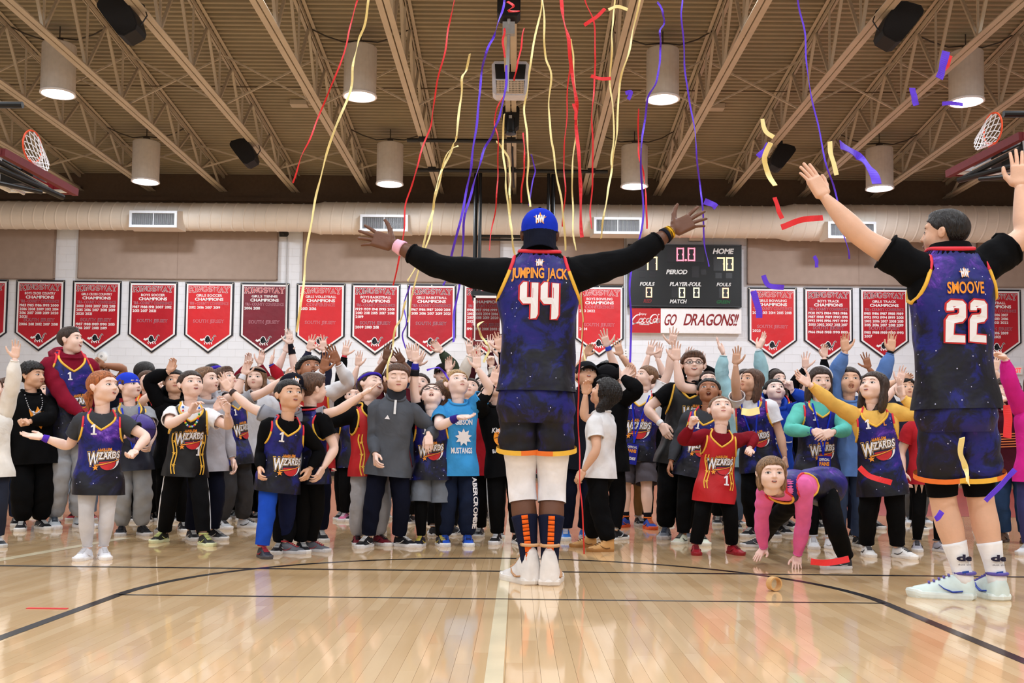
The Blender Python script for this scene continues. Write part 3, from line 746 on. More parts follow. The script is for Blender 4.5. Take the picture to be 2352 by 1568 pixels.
def hoop(t, O, W, U, Nn, netdrop, netr=.12):
    """backboard with lower middle at O; W width direction, U board's up, Nn the way it faces"""
    O = np.array(O); W = np.array(W); U = np.array(U); Nn = np.array(Nn)
    R = np.stack([W, Nn, U], axis=1)
    P = lambda x, y, z: O + W * x + Nn * y + U * z
    def bx(mb, x, y, z, hx, hy, hz): mb.box(P(x, y, z), (hx, hy, hz), 0, R)
    mb = MB(); bx(mb, 0, -.02, .535, .90, .006, .52); mb.build('glass_pane', M_glass, t)
    mb = MB(); bx(mb, 0, -.02, 1.05, .915, .03, .025); bx(mb, 0, -.02, .02, .915, .03, .025)
    bx(mb, -.893, -.02, .535, .022, .03, .535); bx(mb, .893, -.02, .535, .022, .03, .535); mb.build('board_frame', M_white, t)
    mb = MB(); bx(mb, 0, -.010, .15 + .225, .305, .003, .025); mb.v[-1] += U * .22
    bx(mb, 0, -.010, .17, .305, .003, .025); bx(mb, -.28, -.010, .38, .025, .003, .22); bx(mb, .28, -.010, .38, .025, .003, .22); mb.build('target_square', M_white, t)
    mb = MB(); bx(mb, 0, -.03, -.03, .935, .055, .045); bx(mb, -.92, -.02, .18, .02, .045, .2); bx(mb, .92, -.02, .18, .02, .045, .2); mb.build('edge_pad', M_padm, t)
    C = P(0, .38, .15)
    th = np.arange(33) * 2 * PI / 32
    ring = np.array([C + W * .23 * math.cos(a) + Nn * .23 * math.sin(a) for a in th])
    mb = MB(); mb.tube(ring, .013, 8); bx(mb, 0, .08, .12, .07, .08, .012); bx(mb, 0, .005, .09, .09, .01, .09); mb.build('rim', M_orange, t)
    D = np.array(netdrop); mb = MB(); k = 12; rows_ = 5
    def npnt(i, r):
        f = r / rows_; a = 2 * PI * (i + .5 * (r % 2)) / k; rad = .225 * (1 - f) + netr * f
        return C + (W * math.cos(a) + Nn * math.sin(a)) * rad + D * f
    for i in range(k):
        for r in range(rows_):
            mb.tube([npnt(i, r), npnt(i, r + 1)], .007, 4, cap=False)
            mb.tube([npnt(i, r), npnt(i + (1 if r % 2 else -1), r + 1)], .007, 4, cap=False)
    mb.build('net', M_net, t)
    return P
# the far hoop, hung from the roof behind the players
o_ = at(1178, 786, 23.5)
t = empty('basketball_hoop', o_, 'glass basketball backboard hung from the roof behind the player numbered 44', 'hoop', 'basketball hoops')
P = hoop(t, (0, 0, 0), (1, 0, 0), (0, 0, 1), (0, -1, 0), (0, 0, -.42))
mb = MB()
for s in (-1, 1):
    mb.tube([(s * .91, .25, 1.0), (s * .91, .25, 4.0)], .05, 10); mb.tube([(s * .80, .2, 1.1), (s * .80, .2, 4.0)], .04, 10)
mb.tube([(-.85, .25, 2.52), (.85, .25, 2.52)], .035, 8); mb.tube([(-.85, .25, 2.44), (.85, .25, 2.44)], .03, 8); mb.box((0, .15, 1.14), (.98, .12, .05))
mb.build('hanging_frame', M_black, t)
mb = MB()
for s in (-1, 1): mb.bar((s * .9, .25, 3.3), (s * 1.0, 1.6, 4.1), .07, .07)
mb.build('brace', M_black, t)
# the two hoops folded up at the sides
def folded(label, A, B, tubes, pipe, netdrop, lift):
    A = np.array(A); B = np.array(B); O = (A + B) / 2
    W = (B - A) / np.linalg.norm(B - A); Nn = np.array(lift, float); Nn -= W * (Nn @ W); Nn /= np.linalg.norm(Nn)
    U = np.cross(W, Nn);
    if U[1] < 0: U = -U
    t = empty('basketball_hoop', O, label, 'hoop', 'basketball hoops')
    hoop(t, (0, 0, 0), W, U, Nn, netdrop, .10)
    mb = MB()
    for (p, q, r) in tubes: mb.tube([np.array(p) - O, np.array(q) - O], r, 10)
    mb.box(U * .35 - Nn * .12, (.16, .16, .10)); mb.build('folding_frame', M_black, t)
    mb = MB(); mb.tube([U * .2 - W * .6 - Nn * .09, U * .2 + W * .5 - Nn * .09], .05, 8); mb.tube([U * .75 - W * .8 - Nn * .09, U * .75 + W * .8 - Nn * .09], .03, 8); mb.build('actuator', M_chrome, t)
    mb = MB(); mb.tube([np.array(pipe[0]) - O, np.array(pipe[1]) - O], .045, 10); mb.build('support_pipe', M_black, t)
folded('red edged basketball backboard folded up under the roof at the left edge', at(14, 352, 14.0), at(160, 432, 15.6),
       [(at(-40, 372, 13.4), at(145, 453, 14.6), .042), (at(-40, 412, 13.4), at(95, 441, 14.2), .032), (at(-40, 352, 13.4), at(120, 440, 14.6), .036)], (at(-40, 241, 13.8), at(52, 241, 13.8)), (.18, .05, -.26), (0, -.24, 1))
folded('red edged basketball backboard folded up under the roof at the right edge', at(2192, 390, 15.6), at(2338, 314, 14.0),
       [(at(2202, 414, 14.6), at(2390, 364, 13.4), .042), (at(2250, 411, 14.2), at(2390, 398, 13.4), .032), (at(2212, 410, 14.6), at(2345, 342, 13.6), .042)], (at(2305, 262, 13.8), at(2400, 262, 13.8)), (-.2, .05, -.2), (0, -.24, 1))
# speakers
def speaker(px, py, s, rot, label, flip=1):
    d = 6.25 * FPX / (1032 + .0105 * (px - 1187) - py); p = at(px, py, d)
    t = empty('ceiling_speaker', p, label, 'speaker', 'black speakers under the roof')
    out = [(-.5, .28), (-.44, .40), (-.1, .5), (.14, .5), (.42, .05), (.5, -.22), (.46, -.34), (.18, -.5), (.04, -.47), (-.3, -.05), (-.48, .20)]
    out = [(q[0] * s * flip, q[1] * s) for q in out]
    if flip < 0: out = out[::-1]
    c, sn = math.cos(rot), math.sin(rot); out = [(q[0] * c - q[1] * sn, q[0] * sn + q[1] * c) for q in out]
    MB().prism(out[::-1], -.16, .22).build('cabinet', M_blackm, t)
    lo = [(q[0] * .94, q[1] * .94) for q in out]; MB().prism(lo[::-1], -.17, -.155).build('grille', mat('grille_black', (20, 18, 19), rough=.9, bump=.5, bscale=300), t)
    mb = MB(); mb.tube([(flip * .05 * s, 0, .4 * s), (flip * .05 * s, .05, .75 * s)], .025, 8); mb.box((flip * .1 * s, .05, .62 * s), (.07, .1, .03)); mb.build('bracket', M_black, t)
    mb = MB(); mb.tube([(flip * .45 * s, .05, -.1 * s), (flip * .6 * s, .05, .15 * s), (flip * .5 * s, .08, .42 * s), (flip * .25 * s, .08, .6 * s)], .01, 6); mb.build('cable', M_black, t)
speaker(278, 46, .62, 0, 'large black speaker under the roof at upper left'); speaker(561, 352, .56, 0, 'smaller black speaker under the roof at left, farther back')
speaker(2065, 60, .62, 0, 'large black speaker under the roof at upper right', -1); speaker(1795, 363, .54, 0, 'smaller black speaker under the roof at right, farther back', -1)
p = at(1169, 8, 14.7); t = empty('ceiling_speaker', p, 'black speaker on the centre joist at the top edge', 'speaker', 'black speakers under the roof')
o2 = [(-.17, .22), (.17, .22), (.17, -.18), (.12, -.235), (-.12, -.235), (-.17, -.18)]
MB().prism(o2[::-1], -.12, .16).build('cabinet', M_blackm, t); MB().prism([(q[0] * .9, q[1] * .9) for q in o2][::-1], -.128, -.115).build('grille', MATS['grille_black'], t)
mb = MB(); mb.box((0, .05, -.36), (.09, .05, .09)); mb.tube([(0, .0, -.23), (0, .05, -.4), (-.02, .05, -1.3)], .025, 8); mb.build('bracket', M_lv, t)
# white ceiling unit with a grille
p = at(1172, 182, 17.5); t = empty('ceiling_unit', p, 'white boxed unit with dark screen and grille on the centre joist', 'unit')
mb = MB(); HW, HH = .325, .30
fr = [(-HW + .05, HH), (HW - .05, HH), (HW, HH - .06), (HW - .02, -HH + .05), (HW - .08, -HH), (-HW + .08, -HH), (-HW + .02, -HH + .05), (-HW, HH - .06)]
mb.prism(fr[::-1], -.05, .22); mb.build('housing', mat('unit_white', (206, 208, 222), rough=.4), t)
MB().prism([(-.27, .24), (.27, .24), (.25, -.015), (-.25, -.015)][::-1], -.075, -.048).build('dark_screen', M_blackm, t)
MB().prism([(-.25, -.04), (.25, -.04), (.23, -.27), (-.23, -.27)][::-1], -.056, -.05).build('grille_back', M_dark, t)
sl = MB().box((0, 0, 0), (.236, .008, .006)).build('slat', mat('unit_cream', (216, 196, 172)), link=False); sv = MB().box((0, 0, 0), (.006, .009, .112)).build('slat', MATS['unit_cream'], link=False)
for q in range(8): put(sl, 'slat', t).location = (0, -.062, -.048 - q * .031)
for q in range(19): put(sv, 'slat', t).location = (-.225 + q * .025, -.062, -.155)
mb = MB(); mb.tube([(0, .1, .3), (0, .25, .62)], .03, 8); mb.build('bracket', M_lv, t)
# black winch and drive under the centre joist
p = at(1173, 272, 19.6); t = empty('ceiling_winch', p, 'black winch motor with cable under the centre joist', 'winch')
mb = MB(); mb.prism([(-.15, .2), (-.06, .3), (.1, .3), (.17, .18), (.16, -.15), (.1, -.2), (-.1, -.2), (-.17, -.1)][::-1], -.05, .2); mb.build('housing', M_blackm, t)
mb = MB(); lathe(mb, [(0, .02), (.085, .02), (.095, -.02), (.095, -.25), (.11, -.27), (.11, -.31), (0, -.32)], 16); mb.build('motor', M_black, t)
mb = MB(); mb.tube([(0, 0, .3), (.02, .02, .7)], .02, 8); mb.bar((-.02, -.1, .05), (.12, -.1, .3), .03, .02); mb.build('hanger', M_black, t)
mb = MB(); mb.box((-.005, -.105, .0), (.03, .004, .03)); mb.build('label_plate', M_lv, t)
# black cross pipes clamped under the joists
for (px0, px1, py, d, lab) in ((935, 1204, 322, 21.2, 'shorter black cross pipe under the joists above the hoop'), (955, 1396, 391, 23.5, 'longer black cross pipe under the joists carrying the hoop')):
    a = at(px0, py - 1, d); b = at(px1, py + 1, d); c = (a + b) / 2
    a = np.array((a.x - c.x, 0, 0)); b = np.array((b.x - c.x, 0, 0)); c.z = BCZ - .075
    t = MB().tube([a, b], .042, 10).build('cross_pipe', M_black); t.location = c; tag(t, lab, 'pipe', 'black cross pipes')
    mb = MB()
    for k in (-1, 0, 1):
        x = k * JSP - .17 - c.x
        if a[0] < x < b[0]: mb.box((x, 0, .03), (.09, .05, .06))
    mb.build('clamp', M_black, t)
a = at(1177, 300, 21.4); b = at(1180, 430, 23.3)
tag(MB().tube([a, (a.x, a.y + .6, a.z - .3), b], .022, 8).build('hoist_cable', M_black), 'black hoist cable with chain hanging below the winch on the centre joist', 'cable')
# boxes and pipes on the deck
for (px, py, s, lab) in ((686, 304, 1, 'flat tan box on the roof deck at left'), (1643, 315, -1, 'flat tan box on the roof deck at right')):
    d = 21.6; p = at(px, py, d)
    o = MB().box((0, 0, 0), (.18, .12, .05)).build('deck_box', M_steel); p.z = deckz(d) - .06; p.x *= 1.0; o.location = p; tag(o, lab, 'box')
    MB().box((s * .26, -.1, -.01), (.04, .04, .05)).build('fitting', M_steel, o)
    mb = MB(); mb.tube([(s * .2, 0, .02), (s * .2, -5.5, .02 + 5.5 * .0976)], .022, 6); mb.build('conduit', M_steel, o)
for yy in (17.0, 20.6):
    o = MB().tube([(-13, yy, deckz(yy) - .16), (13, yy, deckz(yy) - .16)], .012, 6).build('roof_wire', mat('wire_dark', (84, 70, 52)))
    tag(o, 'thin dark wire stretched across the roof %s' % ('in front' if yy < 18 else 'farther back'), 'wire')

# ================================================================== STREAMERS AND CONFETTI
M_y = mat('streamer_yellow', (246, 232, 164), rough=.6, var=.05); M_r = mat('streamer_red', (222, 44, 50), rough=.6, var=.05); M_p = mat('streamer_purple', (92, 52, 214), rough=.6, var=.05)
def smooth_path(P, n):
    P = np.asarray(P, float); k = len(P)
    if k < 3: return np.array([P[0] + (P[-1] - P[0]) * u for u in np.linspace(0, 1, n)])
    out = []
    for q in np.linspace(0, k - 1, n):
        j = min(int(q), k - 2); u = q - j
        p0, p1, p2, p3 = P[max(j - 1, 0)], P[j], P[j + 1], P[min(j + 2, k - 1)]
        out.append(.5 * ((2 * p1) + (-p0 + p2) * u + (2 * p0 - 5 * p1 + 4 * p2 - p3) * u * u + (-p0 + 3 * p1 - 3 * p2 + p3) * u ** 3))
    return np.array(out)
def ribbon(name, pts, d, wpx, m, label, group, cat='streamer', wob=1.0, seed=0, twist=1.0):
    rs = np.random.RandomState(seed + 11)
    P = [at(px, py, d + (rs.rand() - .5) * .25 * (len(pts) > 3)) for (px, py) in pts]
    C = smooth_path(P, max(10, len(pts) * 6)); n = len(C)
    s = np.linspace(0, 1, n) * len(pts)
    C[:, 0] += wob * .004 * (np.sin(s * 2.3 + seed) + .5 * np.sin(s * 4.1 + seed * 2))
    wd = wpx * (.78 if len(pts) > 3 else .9) * d / FPX
    ang = twist * (.7 * np.sin(s * 1.3 + seed * 1.7) + .5 * np.sin(s * 3.1 + seed))
    T = np.gradient(C, axis=0); T /= np.linalg.norm(T, axis=1, keepdims=True)
    X = np.cross(T, (0, 1.0, 0)); X /= np.maximum(np.linalg.norm(X, axis=1, keepdims=True), 1e-6); Y = np.cross(X, T)
    D = X * np.cos(ang)[:, None] + Y * np.sin(ang)[:, None]; Nn = np.cross(D, T)
    h = .0012
    V = np.stack([C - D * wd / 2 - Nn * h, C + D * wd / 2 - Nn * h, C + D * wd / 2 + Nn * h, C - D * wd / 2 + Nn * h], axis=1)
    o0 = C[-1].copy()
    o = MB().loft(V, 0, True, True).build(name, m, None, smooth=False, loc=o0)
    tag(o, label, cat, group)
ST = [('y', 7, 6.2, [(850, -60), (846, 0), (838, 60), (820, 100), (812, 150), (805, 210), (770, 290), (745, 380), (725, 450), (712, 530), (700, 620), (690, 700), (682, 762)], 'long yellow streamer hanging left of the player numbered 44, down to the volleyball banner'),
 ('y', 7, 6.3, [(1077, 124), (1072, 160), (1062, 180), (1057, 230), (1050, 310), (1040, 335), (1018, 385), (1000, 440), (994, 480), (985, 520), (960, 600), (936, 645)], 'yellow streamer with a loose top end behind the left arm of the front player'),
 ('y', 5, 6.35, [(1052, 335), (1030, 350), (1012, 400), (1002, 450), (995, 480), (986, 540), (965, 610), (945, 680), (938, 740)], 'thin yellow streamer running beside another yellow one behind the left arm'),
 ('y', 6, 6.2, [(1247, -60), (1247, 0), (1235, 50), (1222, 130), (1213, 190), (1205, 240), (1210, 300), (1212, 360), (1213, 420), (1217, 475)], 'yellow streamer falling straight onto the blue cap'),
 ('y', 6, 6.25, [(1246, -40), (1247, 10), (1250, 80), (1254, 130), (1264, 170), (1262, 240), (1265, 310), (1272, 360), (1285, 430), (1292, 490), (1300, 575)], 'yellow streamer ending at the right shoulder of the front player'),
 ('y', 5, 6.3, [(1313, 90), (1315, 130), (1320, 190), (1324, 260), (1320, 330), (1315, 400), (1314, 460), (1318, 530), (1322, 575)], 'yellow streamer hanging beside the thick red one'),
 ('y', 5, 6.1, [(1412, -40), (1410, 20), (1408, 60), (1404, 110), (1402, 190), (1408, 250), (1408, 330), (1405, 380)], 'yellow streamer ending under the right hand joist pair, left of the two there'),
 ('y', 6, 6.15, [(1476, -50), (1470, 0), (1455, 70), (1440, 130), (1425, 190), (1418, 270), (1412, 340), (1405, 390), (1395, 440), (1388, 500), (1379, 547)], 'yellow streamer ending in front of the air vent left of the scoreboard'),
 ('y', 6, 6.2, [(1157, 262), (1156, 320), (1158, 380), (1163, 430), (1170, 490), (1175, 540), (1185, 588)], 'yellow streamer falling from the black winch to the left shoulder'),
 ('y', 6, 6.25, [(1140, 325), (1155, 340), (1168, 370), (1173, 410), (1170, 450), (1172, 500), (1178, 550)], 'short curled yellow streamer beside the winch streamer'),
 ('y', 4, 6.0, [(1337, 655), (1337, 720), (1338, 780), (1345, 828)], 'short yellow streamer in front of the boys bowling banner'),
 ('y', 6, 6.6, [(934, 690), (920, 730), (908, 757), (903, 790), (893, 830), (890, 872)], 'yellow streamer falling past the boys basketball banner'),
 ('r', 5, 6.2, [(830, -50), (820, 0), (808, 50), (795, 100), (765, 190), (735, 260), (710, 320), (690, 370), (672, 420)], 'red streamer slanting down at far left of the streamers'),
 ('r', 5, 6.25, [(1050, -50), (1044, 0), (1032, 60), (1020, 120), (1005, 190), (995, 250), (985, 300), (965, 360), (950, 410), (935, 460), (928, 520), (917, 590), (905, 655)], 'long red streamer crossing the left hand air vent'),
 ('r', 11, 6.1, [(1286, -60), (1290, 0), (1298, 60), (1308, 110), (1315, 170), (1322, 230), (1325, 290), (1330, 370), (1333, 450), (1338, 545)], 'thickest red streamer, right of the blue cap'),
 ('r', 5, 6.2, [(1335, -50), (1345, 0), (1362, 50), (1368, 120), (1366, 180), (1360, 240), (1362, 310), (1360, 400), (1358, 470), (1358, 525)], 'red streamer hanging right of the thickest red one'),
 ('r', 4, 6.3, [(1310, 150), (1303, 230), (1298, 310), (1296, 380), (1297, 440), (1293, 520)], 'thin red streamer hanging left of the thickest red one'),
 ('r', 5, 6.3, [(1205, 65), (1195, 110), (1187, 160), (1180, 185)], 'short red streamer over the white ceiling unit'),
 ('r', 6, 6.3, [(1160, 65), (1155, 90), (1161, 132)], 'very short red streamer above the white ceiling unit'),
 ('r', 4, 6.2, [(1158, 215), (1143, 245), (1137, 280), (1142, 320), (1145, 390), (1140, 450), (1133, 510), (1124, 575)], 'red streamer hanging left of the black winch'),
 ('r', 5, 6.2, [(1465, 250), (1467, 320), (1470, 370), (1480, 410), (1484, 450), (1484, 525)], 'red streamer in front of the inner right lamp'),
 ('r', 5, 6.3, [(1201, 305), (1206, 360), (1200, 410), (1198, 465)], 'short red streamer just above the blue cap'),
 ('r', 4, 6.0, [(1335, 655), (1342, 720), (1332, 820), (1330, 900), (1328, 1000), (1333, 1100), (1338, 1180), (1340, 1272)], 'thin red streamer hanging down in front of the child in the white tee'),
 ('p', 7, 6.2, [(1163, -50), (1158, 0), (1145, 50), (1135, 85), (1115, 120), (1108, 165), (1100, 230), (1092, 300), (1085, 370), (1072, 430), (1055, 520), (1030, 620), (1018, 655)], 'purple streamer slanting to the left arm from the top speaker'),
 ('p', 7, 6.25, [(1165, 150), (1160, 200), (1150, 260), (1135, 300), (1118, 330), (1105, 370), (1085, 430), (1070, 490), (1063, 560), (1055, 650), (1045, 720), (1040, 785)], 'purple streamer passing the white ceiling unit and the left arm'),
 ('p', 6, 6.2, [(1510, 5), (1522, 30), (1526, 55), (1514, 75), (1518, 110), (1515, 150), (1505, 190), (1490, 225), (1480, 280), (1472, 340), (1476, 430), (1474, 520), (1455, 600), (1446, 680), (1450, 760), (1448, 832)], 'long wavy purple streamer crossing the inner right lamp'),
 ('p', 5, 6.2, [(1570, -50), (1568, 0), (1566, 40), (1570, 120), (1578, 190), (1588, 260), (1600, 340), (1607, 420), (1612, 470), (1620, 560), (1627, 612)], 'purple streamer hanging in front of the scoreboard'),
 ('p', 5, 6.2, [(1826, -50), (1833, 0), (1845, 60), (1852, 130), (1862, 210), (1878, 290), (1900, 380), (1918, 440), (1930, 500), (1945, 560), (1950, 594)], 'purple streamer at right behind the raised arm'),
 ('p', 4, 6.3, [(1220, 355), (1228, 380), (1225, 410), (1216, 472)], 'short purple streamer above the blue cap'),
 ('y', 7, 7.9, [(1110, 738), (1097, 750), (1106, 772), (1118, 788), (1122, 806), (1112, 832)], 'curled yellow streamer among the raised hands beside the glass backboard'),
 ('p', 6, 7.2, [(982, 850), (1005, 844), (1022, 856), (1030, 872)], 'short curled purple streamer over the boy shouting in glasses'),
 ('r', 5, 7.9, [(1092, 805), (1098, 825), (1090, 842), (1104, 850)], 'short curled red streamer among the raised hands left of the front player'),
 ('p', 4, 6.6, [(940, 655), (928, 700), (934, 735), (925, 765), (932, 800)], 'short purple streamer beside the boys basketball banner')]
for i, (c, wpx, d, pts, lab) in enumerate(ST):
    ribbon('streamer', pts, d, wpx, {'y': M_y, 'r': M_r, 'p': M_p}[c], lab, 'paper streamers in the air', seed=i)
CF = [('p', 20, 4.0, [(2173, 118), (2166, 150), (2157, 180)], 'purple confetti strip by the far right lamp'), ('r', 9, 4.05, [(2184, 128), (2178, 148), (2168, 162)], 'red confetti strip overlapping a purple one by the far right lamp'),
 ('p', 15, 4.0, [(2096, 202), (2099, 222), (2105, 242)], 'small purple confetti strip left of the far right lamp'), ('p', 10, 4.0, [(2165, 238), (2185, 237), (2212, 240)], 'level purple confetti strip under the far right lamp'),
 ('p', 26, 3.6, [(1930, 332), (1970, 358), (2000, 388), (2014, 422)], 'largest purple confetti strip over the far right lamp of the far row'),
 ('y', 11, 4.0, [(1750, 273), (1758, 300), (1776, 315)], 'yellow confetti strip above the right hand speaker'), ('y', 15, 3.8, [(1770, 328), (1757, 360), (1762, 395), (1781, 426)], 'curved yellow confetti strip beside the right hand speaker'),
 ('y', 12, 3.9, [(1906, 325), (1910, 360), (1922, 402)], 'yellow confetti strip above the raised hand at right'), ('p', 14, 4.1, [(1741, 360), (1756, 345), (1766, 330)], 'purple confetti strip behind the curved yellow one'),
 ('r', 11, 4.0, [(1780, 453), (1787, 480), (1797, 502)], 'upright red confetti strip on the duct'), ('r', 15, 3.7, [(1795, 522), (1840, 505), (1890, 500)], 'level red confetti strip on the duct'),
 ('p', 9, 4.1, [(1869, 588), (1876, 600), (1875, 614)], 'tiny purple confetti strip over the acoustic panel'), ('p', 13, 3.9, [(1753, 632), (1766, 655), (1800, 660)], 'bent purple confetti strip at the top of the girls bowling banner'),
 ('p', 16, 3.9, [(1730, 668), (1740, 700), (1744, 730)], 'purple confetti strip hanging on the girls bowling banner'), ('r', 9, 4.2, [(1342, 58), (1368, 40), (1390, 20)], 'red confetti strip near the top beside the right joist'),
 ('r', 9, 4.2, [(1358, 174), (1380, 181), (1404, 180)], 'short red confetti strip before the right joist'), ('y', 8, 4.2, [(1398, 22), (1418, 15), (1442, 22)], 'pale yellow confetti strip at the top of the right joist'),
 ('r', 7, 4.2, [(1165, 4), (1180, 14), (1168, 25), (1192, 26)], 'red zigzag confetti strip on the top speaker'), ('p', 10, 4.2, [(1436, 214), (1450, 212), (1442, 228)], 'tiny purple confetti curl beside the inner right lamp'),
 ('r', 14, 3.9, [(1974, 1073), (2000, 1094), (2048, 1108)], 'red confetti strip falling in front of the girl with yellow sleeves'), ('y', 17, 3.7, [(2210, 1005), (2207, 1045), (2218, 1075), (2224, 1110)], 'yellow confetti strip in front of the shorts of the player numbered 22'),
 ('p', 13, 3.8, [(2264, 1150), (2300, 1112), (2332, 1078)], 'purple confetti strip right of the shorts of the player numbered 22'), ('p', 14, 4.0, [(2149, 1192), (2157, 1184), (2164, 1174)], 'tiny purple confetti strip on the calf of the player numbered 22'),
 ('y', 18, 3.9, [(1703, 944), (1722, 947), (1744, 942)], 'yellow confetti strip above the small boy in red'), ('r', 20, 3.8, [(2311, 930), (2316, 965), (2312, 1005)], 'red confetti strip at the right edge in front of the striped sweater'),
 ('r', 16, 3.9, [(1862, 1289), (1900, 1292), (1950, 1283)], 'red confetti strip over the shoe of the crawling girl'), ('p', 16, 4.0, [(1618, 462), (1634, 468), (1646, 476)], 'purple confetti strip on the fingertips of the right hand'),
 ('r', 8, 4.2, [(1318, 238), (1322, 256), (1323, 275)], 'pale red confetti strip over the thickest streamer')]
for i, (c, wpx, d, pts, lab) in enumerate(CF):
    ribbon('confetti_strip', pts, d, wpx, {'y': M_y, 'r': M_r, 'p': M_p}[c], lab, 'confetti in the air', 'confetti', wob=.3, seed=i + 40, twist=.3)
a = onfloor(62, 1397); b = onfloor(155, 1398)
o = MB().box((0, 0, 0), ((b.x - a.x) / 2, .012, .0012)).build('confetti_strip', M_r, None); o.location = ((a.x + b.x) / 2, (a.y + b.y) / 2, .002); tag(o, 'red confetti strip lying flat on the floor at left', 'confetti', 'confetti in the air')
p = onfloor(1778, 1357)
mb = MB(); n = 24
V = []
for (r, y) in ((.036, -.02), (.036, .02), (.029, .02), (.029, -.02), (.036, -.02)): V.append([(r * math.cos(a), y, r * math.sin(a)) for a in np.arange(n) * 2 * PI / n])
mb.loft(np.array(V)); o = mb.build('cardboard_roll', mat('cardboard', (206, 160, 104), rough=.8), smooth=False); o.location = (p.x, p.y, .038); o.rotation_euler = (0, 0, .35)
tag(o, 'small tan cardboard ring standing on edge on the wooden floor', 'roll')
# ================================================================== PEOPLE: templates grown from smooth blended volumes
def sd_ell(P, c, r):
    q = P - np.array(c); r = np.array(r, float)
    k0 = np.linalg.norm(q / r, axis=-1); k1 = np.linalg.norm(q / (r * r), axis=-1)
    return k0 * (k0 - 1.0) / np.maximum(k1, 1e-9)
def sd_cap(P, a, b, ra, rb=None):
    a = np.array(a, float); b = np.array(b, float); rb = ra if rb is None else rb
    ab = b - a; t = np.clip(((P - a) @ ab) / max(ab @ ab, 1e-12), 0, 1)
    return np.linalg.norm(P - a - t[..., None] * ab, axis=-1) - (ra + (rb - ra) * t)
def smin(a, b, k):
    h = np.clip(.5 + .5 * (b - a) / k, 0, 1); return b + (a - b) * h - k * h * (1 - h)
def smax(a, b, k): return -smin(-a, -b, k)
def surface_nets(f, lo, hi, h):
    lo = np.array(lo, float); hi = np.array(hi, float)
    n = np.ceil((hi - lo) / h).astype(int) + 1
    ax = [lo[i] + h * np.arange(n[i]) for i in range(3)]
    G = np.stack(np.meshgrid(*ax, indexing='ij'), axis=-1)
    S = f(G); ins = S < 0
    cs = (n - 1)
    cnt = np.zeros(cs); acc = np.zeros(tuple(cs) + (3,))
    for a in range(3):
        d = [0, 0, 0]; d[a] = 1
        s0 = S[tuple(slice(0, n[i] - d[i]) for i in range(3))]; s1 = S[tuple(slice(d[i], n[i]) for i in range(3))]
        cr = (s0 < 0) != (s1 < 0)
        t = np.where(cr, s0 / np.where(cr, s0 - s1, 1), 0)
        o = [i for i in range(3) if i != a]
        base = G[tuple(slice(0, n[i] - d[i]) for i in range(3))].copy(); base[..., a] += t * h
        for u in (0, 1):
            for v in (0, 1):
                # cell index (i,j,k) uses the edge at (i + offset)
                sl = [None] * 3; sl[a] = slice(0, cs[a]); sl[o[0]] = slice(u, cs[o[0]] + u); sl[o[1]] = slice(v, cs[o[1]] + v)
                c = cr[tuple(sl)]; cnt += c; acc += base[tuple(sl)] * c[..., None]
    m = cnt > 0; idx = -np.ones(cs, int); idx[m] = np.arange(m.sum())
    V = acc[m] / cnt[m][:, None]
    Q = []
    for a in range(3):
        o = [(a + 1) % 3, (a + 2) % 3]; d = [0, 0, 0]; d[a] = 1
        s0 = ins[tuple(slice(0, n[i] - d[i]) for i in range(3))]; s1 = ins[tuple(slice(d[i], n[i]) for i in range(3))]
        cr = np.argwhere(s0 != s1)
        ok = np.all([(cr[:, i] >= 1) & (cr[:, i] < n[i] - 1) for i in o], axis=0); cr = cr[ok]
        if not len(cr): continue
        sg_ = s0[tuple(cr.T)]
        def g(u, v):
            e = cr.copy(); e[:, o[0]] -= u; e[:, o[1]] -= v; return idx[tuple(e.T)]
        q = np.stack([g(1, 1), g(0, 1), g(0, 0), g(1, 0)], axis=1)
        q[~sg_] = q[~sg_][:, ::-1]
        Q.append(q)
    return V, np.concatenate(Q)

